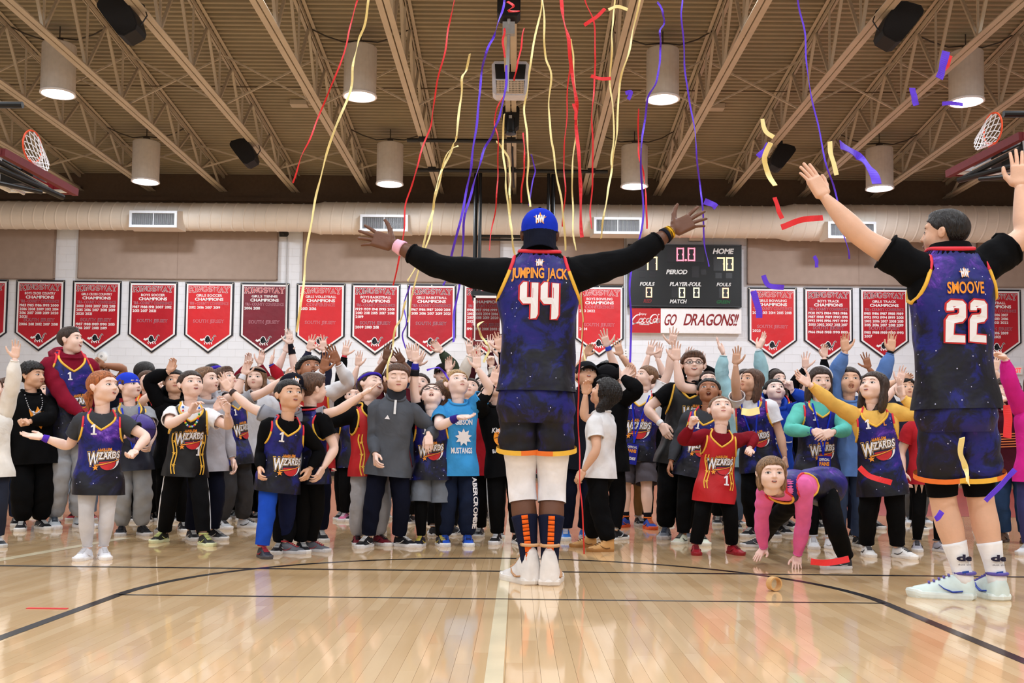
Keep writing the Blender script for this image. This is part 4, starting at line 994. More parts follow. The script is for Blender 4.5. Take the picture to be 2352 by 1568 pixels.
# ---- heads (1 unit = chin to crown, face towards -Y)
PIV = np.array((0, .10, -.40))
def head_sdf(P, mouth='closed'):
    M = P * np.array((1, 1, 1)); M[..., 0] = np.abs(M[..., 0])          # symmetrical
    d = sd_ell(M, (0, .07, .135), (.345, .415, .365))
    d = smin(d, sd_ell(M, (0, -.09, -.15), (.275, .285, .33)), .12)
    d = smin(d, sd_ell(M, (0, -.20, -.40 if mouth != 'open' else -.43), (.115, .10, .085)), .12)
    d = smin(d, sd_ell(M, (.155, -.20, -.13), (.125, .135, .14)), .08)
    d = smin(d, sd_ell(M, (.175, .0, -.27), (.09, .14, .12)), .10)
    d = smin(d, sd_cap(M, (0, -.345, .165), (.17, -.30, .155), .035), .07)
    d = smax(d, -sd_ell(M, (.142, -.43, .03), (.085, .085, .055)), .06)
    d = smin(d, sd_ell(M, (.140, -.285, .022), (.068, .062, .056)), .02)
    d = smin(d, sd_cap(M, (0, -.335, .07), (0, -.425, -.10), .030, .042), .05)
    d = smin(d, sd_ell(M, (.045, -.375, -.112), (.035, .04, .03)), .025)
    if mouth != 'open':
        d = smin(d, sd_cap(M, (0, -.372, -.222), (.075, -.33, -.232), .022, .012), .02)
        d = smin(d, sd_cap(M, (0, -.365, -.268), (.060, -.33, -.258), .026, .014), .02)
    else:
        d = smin(d, sd_cap(M, (0, -.375, -.205), (.075, -.32, -.25), .022, .018), .02)
        d = smin(d, sd_cap(M, (0, -.345, -.365), (.065, -.31, -.31), .026, .018), .02)
        d = smax(d, -sd_ell(M, (0, -.36, -.285), (.072, .14, .070)), .015)
    e = sd_ell(M, (.355, .045, -.015), (.034, .078, .118)); e = smin(e, sd_ell(M, (.392, .075, .03), (.022, .055, .075)), .03)
    e = smax(e, -sd_ell(M, (.405, .03, .0), (.022, .035, .055)), .01)
    d = smin(d, e, .03)
    d = smin(d, sd_cap(M, (0, .12, -.25), (0, .12, -.50), .205, .20), .06)
    return d
HEADS = {}
for mo in ('closed', 'open'):
    for q, h in (('hi', .026), ('lo', .042)):
        HEADS[mo, q] = surface_nets(lambda P, mo=mo: head_sdf(P, mo), (-.46, -.56, -.74), (.46, .56, .56), h)
def face_map(mo):
    xs = np.linspace(-.36, .36, 73); zs = np.linspace(-.5, .4, 91); ys = np.linspace(-.55, .05, 121)
    G = np.stack(np.meshgrid(xs, zs, ys, indexing='ij'), -1)[..., [0, 2, 1]]
    i = (head_sdf(G, mo) < 0).argmax(-1)
    return xs, zs, ys[i]
FMAP = {mo: face_map(mo) for mo in ('closed', 'open')}
def on_face(uv, mo, lay):
    xs, zs, Y = FMAP[mo]
    fx = np.clip((uv[:, 0] - xs[0]) / (xs[1] - xs[0]), 0, 71.99); fz = np.clip((uv[:, 1] - zs[0]) / (zs[1] - zs[0]), 0, 89.99)
    i = fx.astype(int); j = fz.astype(int); a = fx - i; b = fz - j
    y = Y[i, j] * (1 - a) * (1 - b) + Y[i + 1, j] * a * (1 - b) + Y[i, j + 1] * (1 - a) * b + Y[i + 1, j + 1] * a * b
    return np.c_[uv[:, 0], y - .006 - lay, uv[:, 1]]
def fan2d(ring, c, k=3):
    """disc of triangles with k inner rings so that it can follow a curved surface"""
    ring = np.array(ring); c = np.array(c); n = len(ring)
    V = [c + (ring - c) * (q + 1) / k for q in range(k)]; V = np.concatenate([c[None]] + V)
    T = [(0, 1 + j, 1 + (j + 1) % n) for j in range(n)]
    for q in range(k - 1):
        a, b = 1 + q * n, 1 + (q + 1) * n
        for j in range(n):
            j2 = (j + 1) % n; T += [(a + j, b + j, b + j2), (a + j, b + j2, a + j2)]
    return V, np.array(T, int)
# ---- hair: shells over the skull (templates, same frame as the head)
def hnoise(P, f, seed):
    r = np.random.RandomState(seed); s = 0
    for k in range(7):
        v = r.randn(3); v /= np.linalg.norm(v); s = s + np.sin(P @ v * f * (1 + .35 * k) + r.rand() * 7)
    return s / 7
def hair_sdf(P, kind):
    M = P.copy(); M[..., 0] = np.abs(M[..., 0]); y, z, x = M[..., 1], M[..., 2], M[..., 0]
    grow = {'buzz': .012, 'short': .035, 'mop': .062, 'curly': .085, 'afro': .075, 'flat': .05, 'long': .045, 'tail': .03, 'bun': .03, 'curlylong': .09, 'bangs': .05, 'crew': .03, 'bob': .04}[kind]
    d = sd_ell(M, (0, .075, .135), (.350 + grow, .42 + grow, .37 + grow * 1.1))
    if kind in ('flat', 'crew'): d = smin(d, sd_ell(M, (0, -.02, .40), (.25, .30, .13 if kind == 'flat' else .11)), .06)
    if kind == 'mop': d = smin(d, sd_ell(M, (0, -.12, .37), (.28, .30, .13)), .08)
    front = {'buzz': .27, 'short': .25, 'mop': .19, 'curly': .24, 'afro': .25, 'flat': .29, 'long': .25, 'tail': .27, 'bun': .27, 'curlylong': .22, 'bangs': .17, 'crew': .26, 'bob': .26}[kind]
    hl = np.interp(y, [-.60, -.30, -.20, -.12, -.02, .02, .10, .2, .33, .6], [front + .02, front, .19, .09, .02, .10, .08, -.26, -.36, -.40])
    if kind in ('long', 'curlylong', 'bob'): hl = np.interp(y, [-.6, -.3, -.2, -.12, .0, .6], [front + .02, front, .12, -.10, -.4, -.5])
    d = smax(d, (hl - z) * .8 + .016 * hnoise(P, 34, 12), .03)
    if kind == 'bob':
        c = smin(sd_ell(M, (0, .22, -.22), (.36, .22, .38)), sd_ell(M, (.30, .09, -.2), (.09, .17, .36)), .08); d = smin(d, c, .08); d = smax(d, -sd_ell(M, (0, -.14, -.30), (.29, .36, .42)), .03) + .012 * hnoise(P * np.array((1.6, 1.3, .15)), 26, 8)
    if kind == 'long':
        c = sd_ell(M, (0, .24, -.52), (.40, .17, .80)); c = smin(c, sd_ell(M, (.33, .07, -.35), (.085, .17, .62)), .08)
        d = smin(d, c, .08); d = smax(d, -sd_ell(M, (0, -.12, -.30), (.285, .36, .42)), .03)
    if kind == 'curlylong':
        c = sd_ell(M, (0, .22, -.34), (.46, .24, .52)); d = smin(d, c, .1); d = smax(d, -sd_ell(M, (0, -.14, -.30), (.28, .36, .42)), .03)
    if kind == 'tail':
        Q = P; c = sd_cap(Q, (0, .42, .02), (0, .60, -.18), .09, .14); c = smin(c, sd_cap(Q, (0, .60, -.18), (0, .62, -.66), .14, .05), .06); d = smin(d, c, .05)
    if kind == 'bun': d = smin(d, sd_ell(P, (0, .44, .12), (.15, .14, .15)), .04)
    if kind in ('curly', 'afro', 'curlylong'): d = d + .05 * hnoise(P, 36 if kind != 'curlylong' else 27, 3)
    elif kind in ('mop', 'bangs', 'short', 'crew'): d = d + (.018 if kind != 'crew' else .012) * hnoise(P * np.array((1.6, .7, .6)), 20, 5)
    elif kind in ('long', 'tail'): d = d + .014 * hnoise(P * np.array((1.6, 1.3, .15)), 26, 8)
    return d
HAIRS = {}
def hair_mesh(kind, q):
    if (kind, q) not in HAIRS:
        lo, hi = (-.56, -.60, -.5), (.56, .66, .68)
        if kind in ('long', 'curlylong', 'bob'): lo = (-.56, -.6, -1.45)
        if kind == 'tail': lo, hi = (-.56, -.6, -.82), (.56, .84, .68)
        HAIRS[kind, q] = surface_nets(lambda P: hair_sdf(P, kind), lo, hi, .03 if q == 'hi' else .048)
    return HAIRS[kind, q]
# ---- hands (1 unit = wrist to middle finger tip, fingers +Z, palm towards -Y, thumb towards +X)
def rotx(v, a): return np.array((v[0], v[1] * math.cos(a) - v[2] * math.sin(a), v[1] * math.sin(a) + v[2] * math.cos(a)))
FING = [(.155, .50, .43, .050), (.055, .53, .48, .052), (-.050, .515, .44, .049), (-.145, .47, .35, .043)]
def hand_sdf_fn(pose):
    sp = {'open': .16, 'splay': .27, 'relax': .05, 'fist': .02, 'cup': .12, 'flat': .10}[pose]
    cu = {'open': (.15, .2, .15), 'splay': (.02, .1, .1), 'relax': (.45, .5, .35), 'fist': (1.45, 1.5, .9), 'cup': (.5, .55, .4), 'flat': (.1, .08, .05)}[pose]
    prims = []
    for i, (x, z, L, r) in enumerate(FING):
        a = (1.1 - i * .75) * sp
        p = np.array((x, 0, z)); ang = 0
        for s, fr, rr in ((0, .46, 1.0), (1, .29, .92), (2, .25, .82)):
            ang += cu[s] * (1 + .12 * i)
            dv = np.array((math.sin(a) * math.cos(ang), -math.sin(ang), math.cos(a) * math.cos(ang))) * L * fr
            prims.append((p, p + dv, r * rr, r * rr * .92)); p = p + dv
    tb = {'open': ((.17, -.03, .12), (.34, -.07, .27), (.43, -.09, .42), (.47, -.09, .53)), 'splay': ((.17, -.02, .12), (.37, -.05, .24), (.50, -.06, .36), (.57, -.06, .46)),
          'relax': ((.16, -.04, .12), (.25, -.13, .28), (.26, -.19, .43), (.24, -.22, .53)), 'fist': ((.16, -.06, .14), (.24, -.19, .30), (.12, -.30, .42), (.02, -.31, .45)),
          'cup': ((.17, -.04, .12), (.31, -.14, .26), (.36, -.21, .40), (.36, -.25, .50)), 'flat': ((.17, -.03, .12), (.30, -.06, .28), (.35, -.07, .43), (.36, -.07, .54))}[pose]
    def f(P):
        d = sd_cap(P * np.array((1, 1.35, 1)), (0, 0, -.32), (0, 0, .06), .088, .132)
        q = P - np.array((0, 0, .29)); b = np.array((.15, .028, .20)); qq = np.abs(q) - b
        pal = np.linalg.norm(np.maximum(qq, 0), axis=-1) + np.minimum(qq.max(-1), 0) - .058
        d = smin(d, pal, .09)
        d = smin(d, sd_cap(P, tb[0], tb[1], .085, .062), .06)
        t2 = smin(sd_cap(P, tb[1], tb[2], .060, .052), sd_cap(P, tb[2], tb[3], .052, .042), .015); d = smin(d, t2, .03)
        fd = None
        for (a, b_, ra, rb) in prims:
            c = sd_cap(P, a, b_, ra, rb); fd = c if fd is None else np.minimum(fd, c)
        return smin(d, fd, .035)
    return f
HANDS = {}
def hand_mesh(pose, q):
    if (pose, q) not in HANDS:
        HANDS[pose, q] = surface_nets(hand_sdf_fn(pose), (-.42, -.62, -.22), (.72, .22, 1.12), {'max': .020, 'hi': .030, 'lo': .045}[q])
    return HANDS[pose, q]

# ---- shoes: two shapes lofted from heel to toe (1 unit = length, toe at -Y)
def shoe_mesh(high=False, q=14):
    ys = np.array([.0, .03, .10, .22, .36, .50, .64, .78, .90, .97, 1.0])
    wd = np.array([.10, .145, .165, .165, .16, .175, .195, .198, .165, .10, .03])
    tp = np.array([.30, .36, .40, .40, .37, .31, .245, .20, .17, .13, .09])
    if high: tp = tp + np.array([.20, .24, .24, .22, .10, .02, 0, 0, 0, 0, 0])
    U = MB(); S = MB(); th = np.linspace(0, PI, q)
    V = []
    for y, w_, t_ in zip(ys, wd, tp):
        zz = .06
        ring = [(w_ * math.copysign(abs(math.cos(a)) ** .55, math.cos(a)) * (1 - .32 * max(0, math.sin(a)) ** 2), -(y - .28), zz + (t_ - zz) * math.sin(a) ** .75) for a in th]
        V.append(ring)
    V = np.array(V); c0, c1 = (V[0][0] + V[0][-1]) / 2, (V[-1][0] + V[-1][-1]) / 2; up_ = np.array((0, .012, 0))
    V = np.concatenate([[c0 + (V[0] - c0) * .02 + up_, c0 + (V[0] - c0) * .7 + up_ * .9], V, [c1 + (V[-1] - c1) * .02]])
    U.loft(V, 0, closed=False)
    # opening collar and laces
    cz = tp[2] + .01
    U.tube([(math.cos(a) * .150, .135 + math.sin(a) * .155, cz + .01) for a in np.linspace(0, 2 * PI, 13)], .03, 6, 2, cap=False)
    for k in range(5):
        y = -.10 - k * .075; z = np.interp(.28 - y, ys, tp) + .012
        U.box((0, y, z), (.085, .016, .014), 2)
    # side flash
    for s in (-1, 1):
        pts = [(s * .163, .10, .14), (s * .168, -.05, .12), (s * .172, -.18, .17), (s * .150, -.26, .235)]
        U.tube(pts, [.035, .04, .028, .01], 6, 3, flat=.35)
    n = 26; ring = []
    for a in np.linspace(0, 2 * PI, n, endpoint=False):
        y = .5 - .53 * math.cos(a); w_ = np.interp(y, ys, wd) + .018
        if y < 0 or y > 1: w_ = .06
        ring.append((math.copysign(w_, math.sin(a)) * min(1, abs(math.sin(a)) * 2.6), -(y - .28)))
    prof = [(-.96, 0.0), (-1.0, .02), (-1.02, .07), (-.99, .105), (-.9, .11)]
    V = np.array([[(p[0] * -s, (p[1] + .22) * -s - .22, z + (.03 if p[1] < -.6 else 0) * (z > .01)) for p in ring] for (s, z) in prof])
    S.loft(V, 1, True, True)
    return U, S
SHOES = {h: shoe_mesh(h) for h in (False, True)}
# ================================================================== PEOPLE: the builder
def nrm(v): v = np.array(v, float); return v / max(np.linalg.norm(v), 1e-9)
SKIN = {'fair': (240, 204, 188), 'pale': (244, 214, 202), 'tan': (222, 176, 148), 'brown': (160, 108, 80), 'dark': (112, 74, 54), 'deep': (104, 68, 50)}
HAIRC = {'black': (24, 20, 20), 'brown': (88, 60, 44), 'lbrown': (124, 90, 64), 'blond': (176, 140, 94), 'ginger': (172, 100, 56), 'dbrown': (56, 40, 32), 'sandy': (136, 104, 74)}
def skinmat(k): return mat('skin_' + k, SKIN[k], rough=.5, spec=.35, var=.05, nscale=14, bump=.06, bscale=90, sss=.06)
def hairmat(k):
    return mat('hair_' + k, HAIRC[k], rough=.45, spec=.4, var=.6, nscale=1.0, bump=.8, bscale=1.0, stretch=(150, 100, 22))
def galaxy():
    if 'galaxy' in MATS: return MATS['galaxy']
    m = bpy.data.materials.new('galaxy'); m.use_nodes = True; nt = m.node_tree; N = nt.nodes; L = nt.links; b = N['Principled BSDF']
    tc = N.new('ShaderNodeTexCoord'); oi = N.new('ShaderNodeObjectInfo')
    ml = N.new('ShaderNodeVectorMath'); ml.operation = 'SCALE'; cx = N.new('ShaderNodeCombineXYZ')
    for k in range(3): L.new(oi.outputs['Random'], cx.inputs[k])
    L.new(cx.outputs[0], ml.inputs[0]); ml.inputs['Scale'].default_value = 9.0
    ad = N.new('ShaderNodeVectorMath'); ad.operation = 'ADD'; L.new(tc.outputs['Object'], ad.inputs[0]); L.new(ml.outputs[0], ad.inputs[1])
    n1 = N.new('ShaderNodeTexNoise'); n1.inputs['Scale'].default_value = 5.2; n1.inputs['Detail'].default_value = 9; n1.inputs['Roughness'].default_value = .68; n1.inputs['Distortion'].default_value = .6
    L.new(ad.outputs[0], n1.inputs['Vector'])
    sp = N.new('ShaderNodeSeparateXYZ'); L.new(tc.outputs['Generated'], sp.inputs[0])
    # printed fade: blue clouds on the upper part, near black with stars below
    fd = N.new('ShaderNodeMapRange'); fd.inputs['From Min'].default_value = .15; fd.inputs['From Max'].default_value = .75; fd.inputs['To Min'].default_value = -.12; fd.inputs['To Max'].default_value = .045
    L.new(sp.outputs[2], fd.inputs['Value'])
    sm = N.new('ShaderNodeMath'); sm.operation = 'ADD'; L.new(n1.outputs['Fac'], sm.inputs[0]); L.new(fd.outputs[0], sm.inputs[1])
    rp = N.new('ShaderNodeValToRGB'); e = rp.color_ramp.elements
    e[0].position = .34; e[0].color = rgb((9, 9, 20)); e[1].position = .78; e[1].color = rgb((190, 156, 236))
    for p_, c_ in ((.43, (12, 13, 44)), (.51, (17, 25, 112)), (.58, (30, 24, 116)), (.635, (74, 34, 146)), (.69, (116, 72, 196))):
        x = e.new(p_); x.color = rgb(c_)
    L.new(sm.outputs[0], rp.inputs['Fac'])
    vo = N.new('ShaderNodeTexVoronoi'); vo.inputs['Scale'].default_value = 24.0; L.new(ad.outputs[0], vo.inputs['Vector'])
    st = N.new('ShaderNodeMath'); st.operation = 'LESS_THAN'; st.inputs[1].default_value = .075; L.new(vo.outputs['Distance'], st.inputs[0])
    mx = N.new('ShaderNodeMix'); mx.data_type = 'RGBA'; L.new(st.outputs[0], mx.inputs[0]); L.new(rp.outputs['Color'], mx.inputs[6]); mx.inputs[7].default_value = rgb((206, 206, 240))
    L.new(mx.outputs[2], b.inputs['Base Color']); b.inputs['Roughness'].default_value = .5; b.inputs['Specular IOR Level'].default_value = .35
    n2 = N.new('ShaderNodeTexNoise'); n2.inputs['Scale'].default_value = 13; L.new(tc.outputs['Object'], n2.inputs['Vector'])
    bp = N.new('ShaderNodeBump'); bp.inputs['Strength'].default_value = .4; bp.inputs['Distance'].default_value = .02; L.new(n2.outputs['Fac'], bp.inputs['Height']); L.new(bp.outputs['Normal'], b.inputs['Normal'])
    MATS['galaxy'] = m; return m
M_tred = mat('trim_red', (224, 46, 62), rough=.6); M_tyel = mat('trim_gold', (240, 188, 66), rough=.6); M_torg = mat('trim_orange', (238, 120, 44), rough=.6)
M_lw = mat('print_white', (238, 236, 240), rough=.6, var=.02); M_ld = mat('print_navy', (24, 18, 52), rough=.6); M_lo = mat('print_orange', (240, 150, 40), rough=.6); M_lr = mat('print_red', (196, 36, 40), rough=.6)
M_eyew = mat('eye_white', (232, 228, 228), rough=.25, var=.02); M_iris = mat('iris_dark', (44, 30, 24), rough=.2); M_lash = mat('lash_dark', (38, 26, 24), rough=.6)
M_mouth = mat('mouth_inside', (84, 26, 30), rough=.6); M_teeth = mat('teeth', (236, 232, 224), rough=.3, var=.01)
M_irisb = mat('iris_blue', (70, 90, 120), rough=.2)
def lipmat(k):
    c = SKIN[k]; return mat('lips_' + k, (int(c[0] * .86), int(c[1] * .62), int(c[2] * .64)), rough=.4, var=.04)

class Torso:
    TZ = np.array([-.60, -.35, -.15, 0, .20, .42, .62, .80, .93, 1.02, 1.10, 1.17, 1.24, 1.32])
    TA = np.array([.124, .121, .116, .108, .100, .098, .102, .110, .113, .107, .092, .070, .050, .043])
    TB = np.array([.098, .096, .092, .086, .077, .073, .075, .078, .075, .068, .060, .052, .047, .043])
    n = 2.35
    def __init__(s, P0, R, U, L, H, bulk=1.0, fat=0.0):
        s.P0 = np.array(P0); s.U = nrm(U); s.R = nrm(np.array(R) - s.U * (np.array(R) @ s.U)); s.F = np.cross(s.R, s.U); s.L = L; s.H = H; s.bulk = bulk; s.fat = fat
    def ab(s, z, g=1.0):
        t = np.asarray(z) / s.L
        a = np.interp(t, s.TZ, s.TA) * s.H; b = np.interp(t, s.TZ, s.TB) * s.H
        k = np.clip((1.12 - t) / .15, 0, 1)
        return a * (1 + (s.bulk * g - 1) * k), b * (1 + (s.bulk * g - 1) * k) * (1 + s.fat * np.exp(-((t - .15) / .35) ** 2))
    def w(s, x, y, z):
        x, y, z = np.asarray(x)[..., None], np.asarray(y)[..., None], np.asarray(z)[..., None]
        return s.P0 + s.R * x + s.F * y + s.U * z
    def surf(s, x, z, g=1.0):
        a, b = s.ab(z, g); q = np.clip(1 - np.abs(np.asarray(x) / a) ** s.n, 0, 1); return b * q ** (1 / s.n)
    def ridge(s, x, g=1.0):
        zz = np.linspace(1.3, .93, 80) * s.L; a, _ = s.ab(zz, g); return float(np.interp(x, a, zz))
    def shell(s, z0, z1fn, g, m, rows, amp=.02, seed=0, zone=None, flare=0.0):
        th = np.arange(m) * 2 * PI / m; c, sn = np.cos(th), np.sin(th)
        zt = np.array([z1fn(a) for a in th]); k = np.linspace(0, 1, rows) ** .9
        Z = z0 + (zt[None, :] - z0) * k[:, None]
        A, B = s.ab(Z, g)
        ph = seed * 1.7
        wr = 1 + amp * (np.sin(Z / s.H * 38 + 2.2 * np.sin(th * 2 + ph) + ph) * .6 + np.sin(th * 7 + Z / s.H * 14 + ph * 2) * .5 + .5 * np.sin(th * 3 - Z / s.H * 24 + ph)) * np.clip((1.0 - Z / s.L) * 3, 0.1, 1)
        wr = wr * (1 + flare * np.clip(.35 - k, 0, 1)[:, None])
        X = A * np.sign(c) * np.abs(c) ** (2 / s.n) * wr; Y = B * np.sign(sn) * np.abs(sn) ** (2 / s.n) * wr
        V = s.w(X, Y, Z)
        i = np.arange(rows - 1)[:, None]; j = np.arange(m)[None, :]; j2 = (j + 1) % m
        Q = np.stack([i * m + j, i * m + j2, (i + 1) * m + j2, (i + 1) * m + j], -1).reshape(-1, 4)
        mi = np.zeros(len(Q), int)
        if zone is not None:
            xc = (X[:-1] + X[1:]) / 2; zc = (Z[:-1] + Z[1:]) / 2; xc = (xc + np.roll(xc, -1, 1)) / 2
            mi = zone(xc, zc).astype(int).reshape(-1)
        return V, Q, mi
def neck_v(T, zn, dep, front=True, half=1.15, rnd=.012):
    def f(th):
        u = abs(((th - PI / 2 + PI) % (2 * PI)) - PI)
        if front and u < half: return zn - dep * (1 - u / half) - rnd * T.H
        return zn - rnd * T.H * (.3 + .7 * abs(math.sin(th)))
    return f
def neck_r(T, zn, dep):
    def f(th): return zn - dep * max(0, math.sin(th)) ** 2
    return f

def limb_path(p0, p1, p2, n=9, rnd=.22):
    p0, p1, p2 = map(np.array, (p0, p1, p2)); a = p1 + (p0 - p1) * rnd; b = p1 + (p2 - p1) * rnd
    A = [p0 + (a - p0) * t for t in np.linspace(0, 1, n)]
    Bz = [(1 - t) ** 2 * a + 2 * t * (1 - t) * p1 + t * t * b for t in np.linspace(0, 1, 6)[1:-1]]
    C = [b + (p2 - b) * t for t in np.linspace(0, 1, n)]
    pts = np.array(A + Bz + C); s = np.r_[0, np.cumsum(np.linalg.norm(np.diff(pts, axis=0), axis=1))]
    l0 = np.linalg.norm(p1 - p0); l1 = np.linalg.norm(p2 - p1)
    # parameter: 0..1 first bone, 1..2 second bone
    tot = s[-1]; mid = s[len(A) + 1]
    t = np.where(s <= mid, s / mid, 1 + (s - mid) / max(tot - mid, 1e-9))
    return pts, t
def ik(a, c, l0, l1, hint):
    a = np.array(a, float); c = np.array(c, float); d = c - a; D = np.linalg.norm(d)
    mx = (l0 + l1) * .995
    if D > mx: c = a + d / D * mx; d = c - a; D = mx
    D = max(D, abs(l0 - l1) + 1e-3)
    u = d / np.linalg.norm(d); x = (l0 * l0 - l1 * l1 + D * D) / (2 * D); h = math.sqrt(max(l0 * l0 - x * x, 0))
    hv = np.array(hint, float); hv = hv - u * (hv @ u); hv = nrm(hv)
    return a + u * x + hv * h, c
def cut(pts, t, t0, t1):
    """piece of a limb path between parameters t0 and t1"""
    tt = np.unique(np.r_[t0, t[(t > t0) & (t < t1)], t1])
    return np.stack([np.interp(tt, t, pts[:, k]) for k in range(3)], 1), tt
def folds(mb, pts, rad, m, mi, amp, seed, cap0=False, cap1=False):
    n = len(pts); X, Z = frames(pts); th = np.arange(m) * 2 * PI / m
    s = np.r_[0, np.cumsum(np.linalg.norm(np.diff(pts, axis=0), axis=1))]
    m_ = .35 + .65 * np.clip(np.sin(th + s[:, None] * 9 + seed * 3) + .3 * np.sin(s[:, None] * 23 + seed), 0, 1)
    r = np.asarray(rad)[:, None] * (1 + amp * (np.sin(s[:, None] * 58 + 2.8 * np.sin(th + seed) + seed) * m_ + .45 * np.sin(th * 3 + s[:, None] * 17 + seed) + .25 * np.sin(th * 5 - s[:, None] * 31 + 2 * seed)))
    V = pts[:, None, :] + X[:, None, :] * (np.cos(th) * r)[..., None] + Z[:, None, :] * (np.sin(th) * r)[..., None]
    mb.loft(V, mi, cap0, cap1)
def densify(pts, rad, step=.012):
    s = np.r_[0, np.cumsum(np.linalg.norm(np.diff(pts, axis=0), axis=1))]; n = max(4, int(s[-1] / step)); q = np.linspace(0, s[-1], n)
    return np.stack([np.interp(q, s, pts[:, k]) for k in range(3)], 1), np.interp(q, s, rad)

def wiz(mb, place, cx, cz, wd, front=True):
    """the team mark: HARLEM over big slanted letters, with swoosh, star and ball; material slots white, navy, orange, red, gold"""
    k = wd
    def pl(v, l):
        c, s = math.cos(.10), math.sin(.10)
        return place(np.c_[cx + v[:, 0] * c - v[:, 1] * s, cz + v[:, 0] * s + v[:, 1] * c], l)
    sheet(mb, fan2d(circ2d((.13 * k, -.05 * k), .33 * k, 22), (.13 * k, -.05 * k)), pl, 0, .0010)
    sheet(mb, fan2d(circ2d((.10 * k, -.10 * k), .285 * k, 22), (.10 * k, -.10 * k)), pl, 1, .0015)
    sheet(mb, fan2d([(p[0], min(p[1], -.10 * k)) for p in circ2d((.10 * k, -.12 * k), .255 * k, 22)], (.10 * k, -.18 * k)), pl, 3, .0020)
    for off, mi, l in ((.11, 4, .0026), (.085, 1, .0032), (.03, 0, .0038)):
        v, t = text2d('W', .40 * k, .30 * k, off=off, shear=.12); sheet(mb, (v + np.array((-.34 * k, -.16 * k)), t), pl, mi, l)
        v, t = text2d('IZARDS', .225 * k, .66 * k * (1 + off * .1), off=off, shear=.12, gap=.12); sheet(mb, (v + np.array((.14 * k, -.005 * k)), t), pl, mi, l)
    v, t = text2d('HARLEM', .095 * k, .40 * k, off=.07); sheet(mb, (v + np.array((.06 * k, .245 * k)), t), pl, 1, .0034)
    v, t = text2d('HARLEM', .095 * k, .40 * k, off=.03); sheet(mb, (v + np.array((.06 * k, .245 * k)), t), pl, 2, .0040)
    sw = [(-.30 * k + .78 * k * u, -.19 * k + .13 * k * u ** 1.2 - .02 * k * math.sin(u * PI)) for u in np.linspace(0, 1, 12)]
    sheet(mb, stroke2d(sw, [.075 * k * (1 - .6 * u) for u in np.linspace(0, 1, 12)]), pl, 1, .0036)
    sheet(mb, stroke2d(sw, [.042 * k * (1 - .6 * u) for u in np.linspace(0, 1, 12)]), pl, 2, .0042)
    sheet(mb, poly2d(star2d((-.27 * k, -.27 * k), .125 * k)), pl, 1, .0044); sheet(mb, poly2d(star2d((-.27 * k, -.27 * k), .10 * k)), pl, 2, .005)
WM = [M_lw, M_ld, M_lo, M_lr, M_tyel]

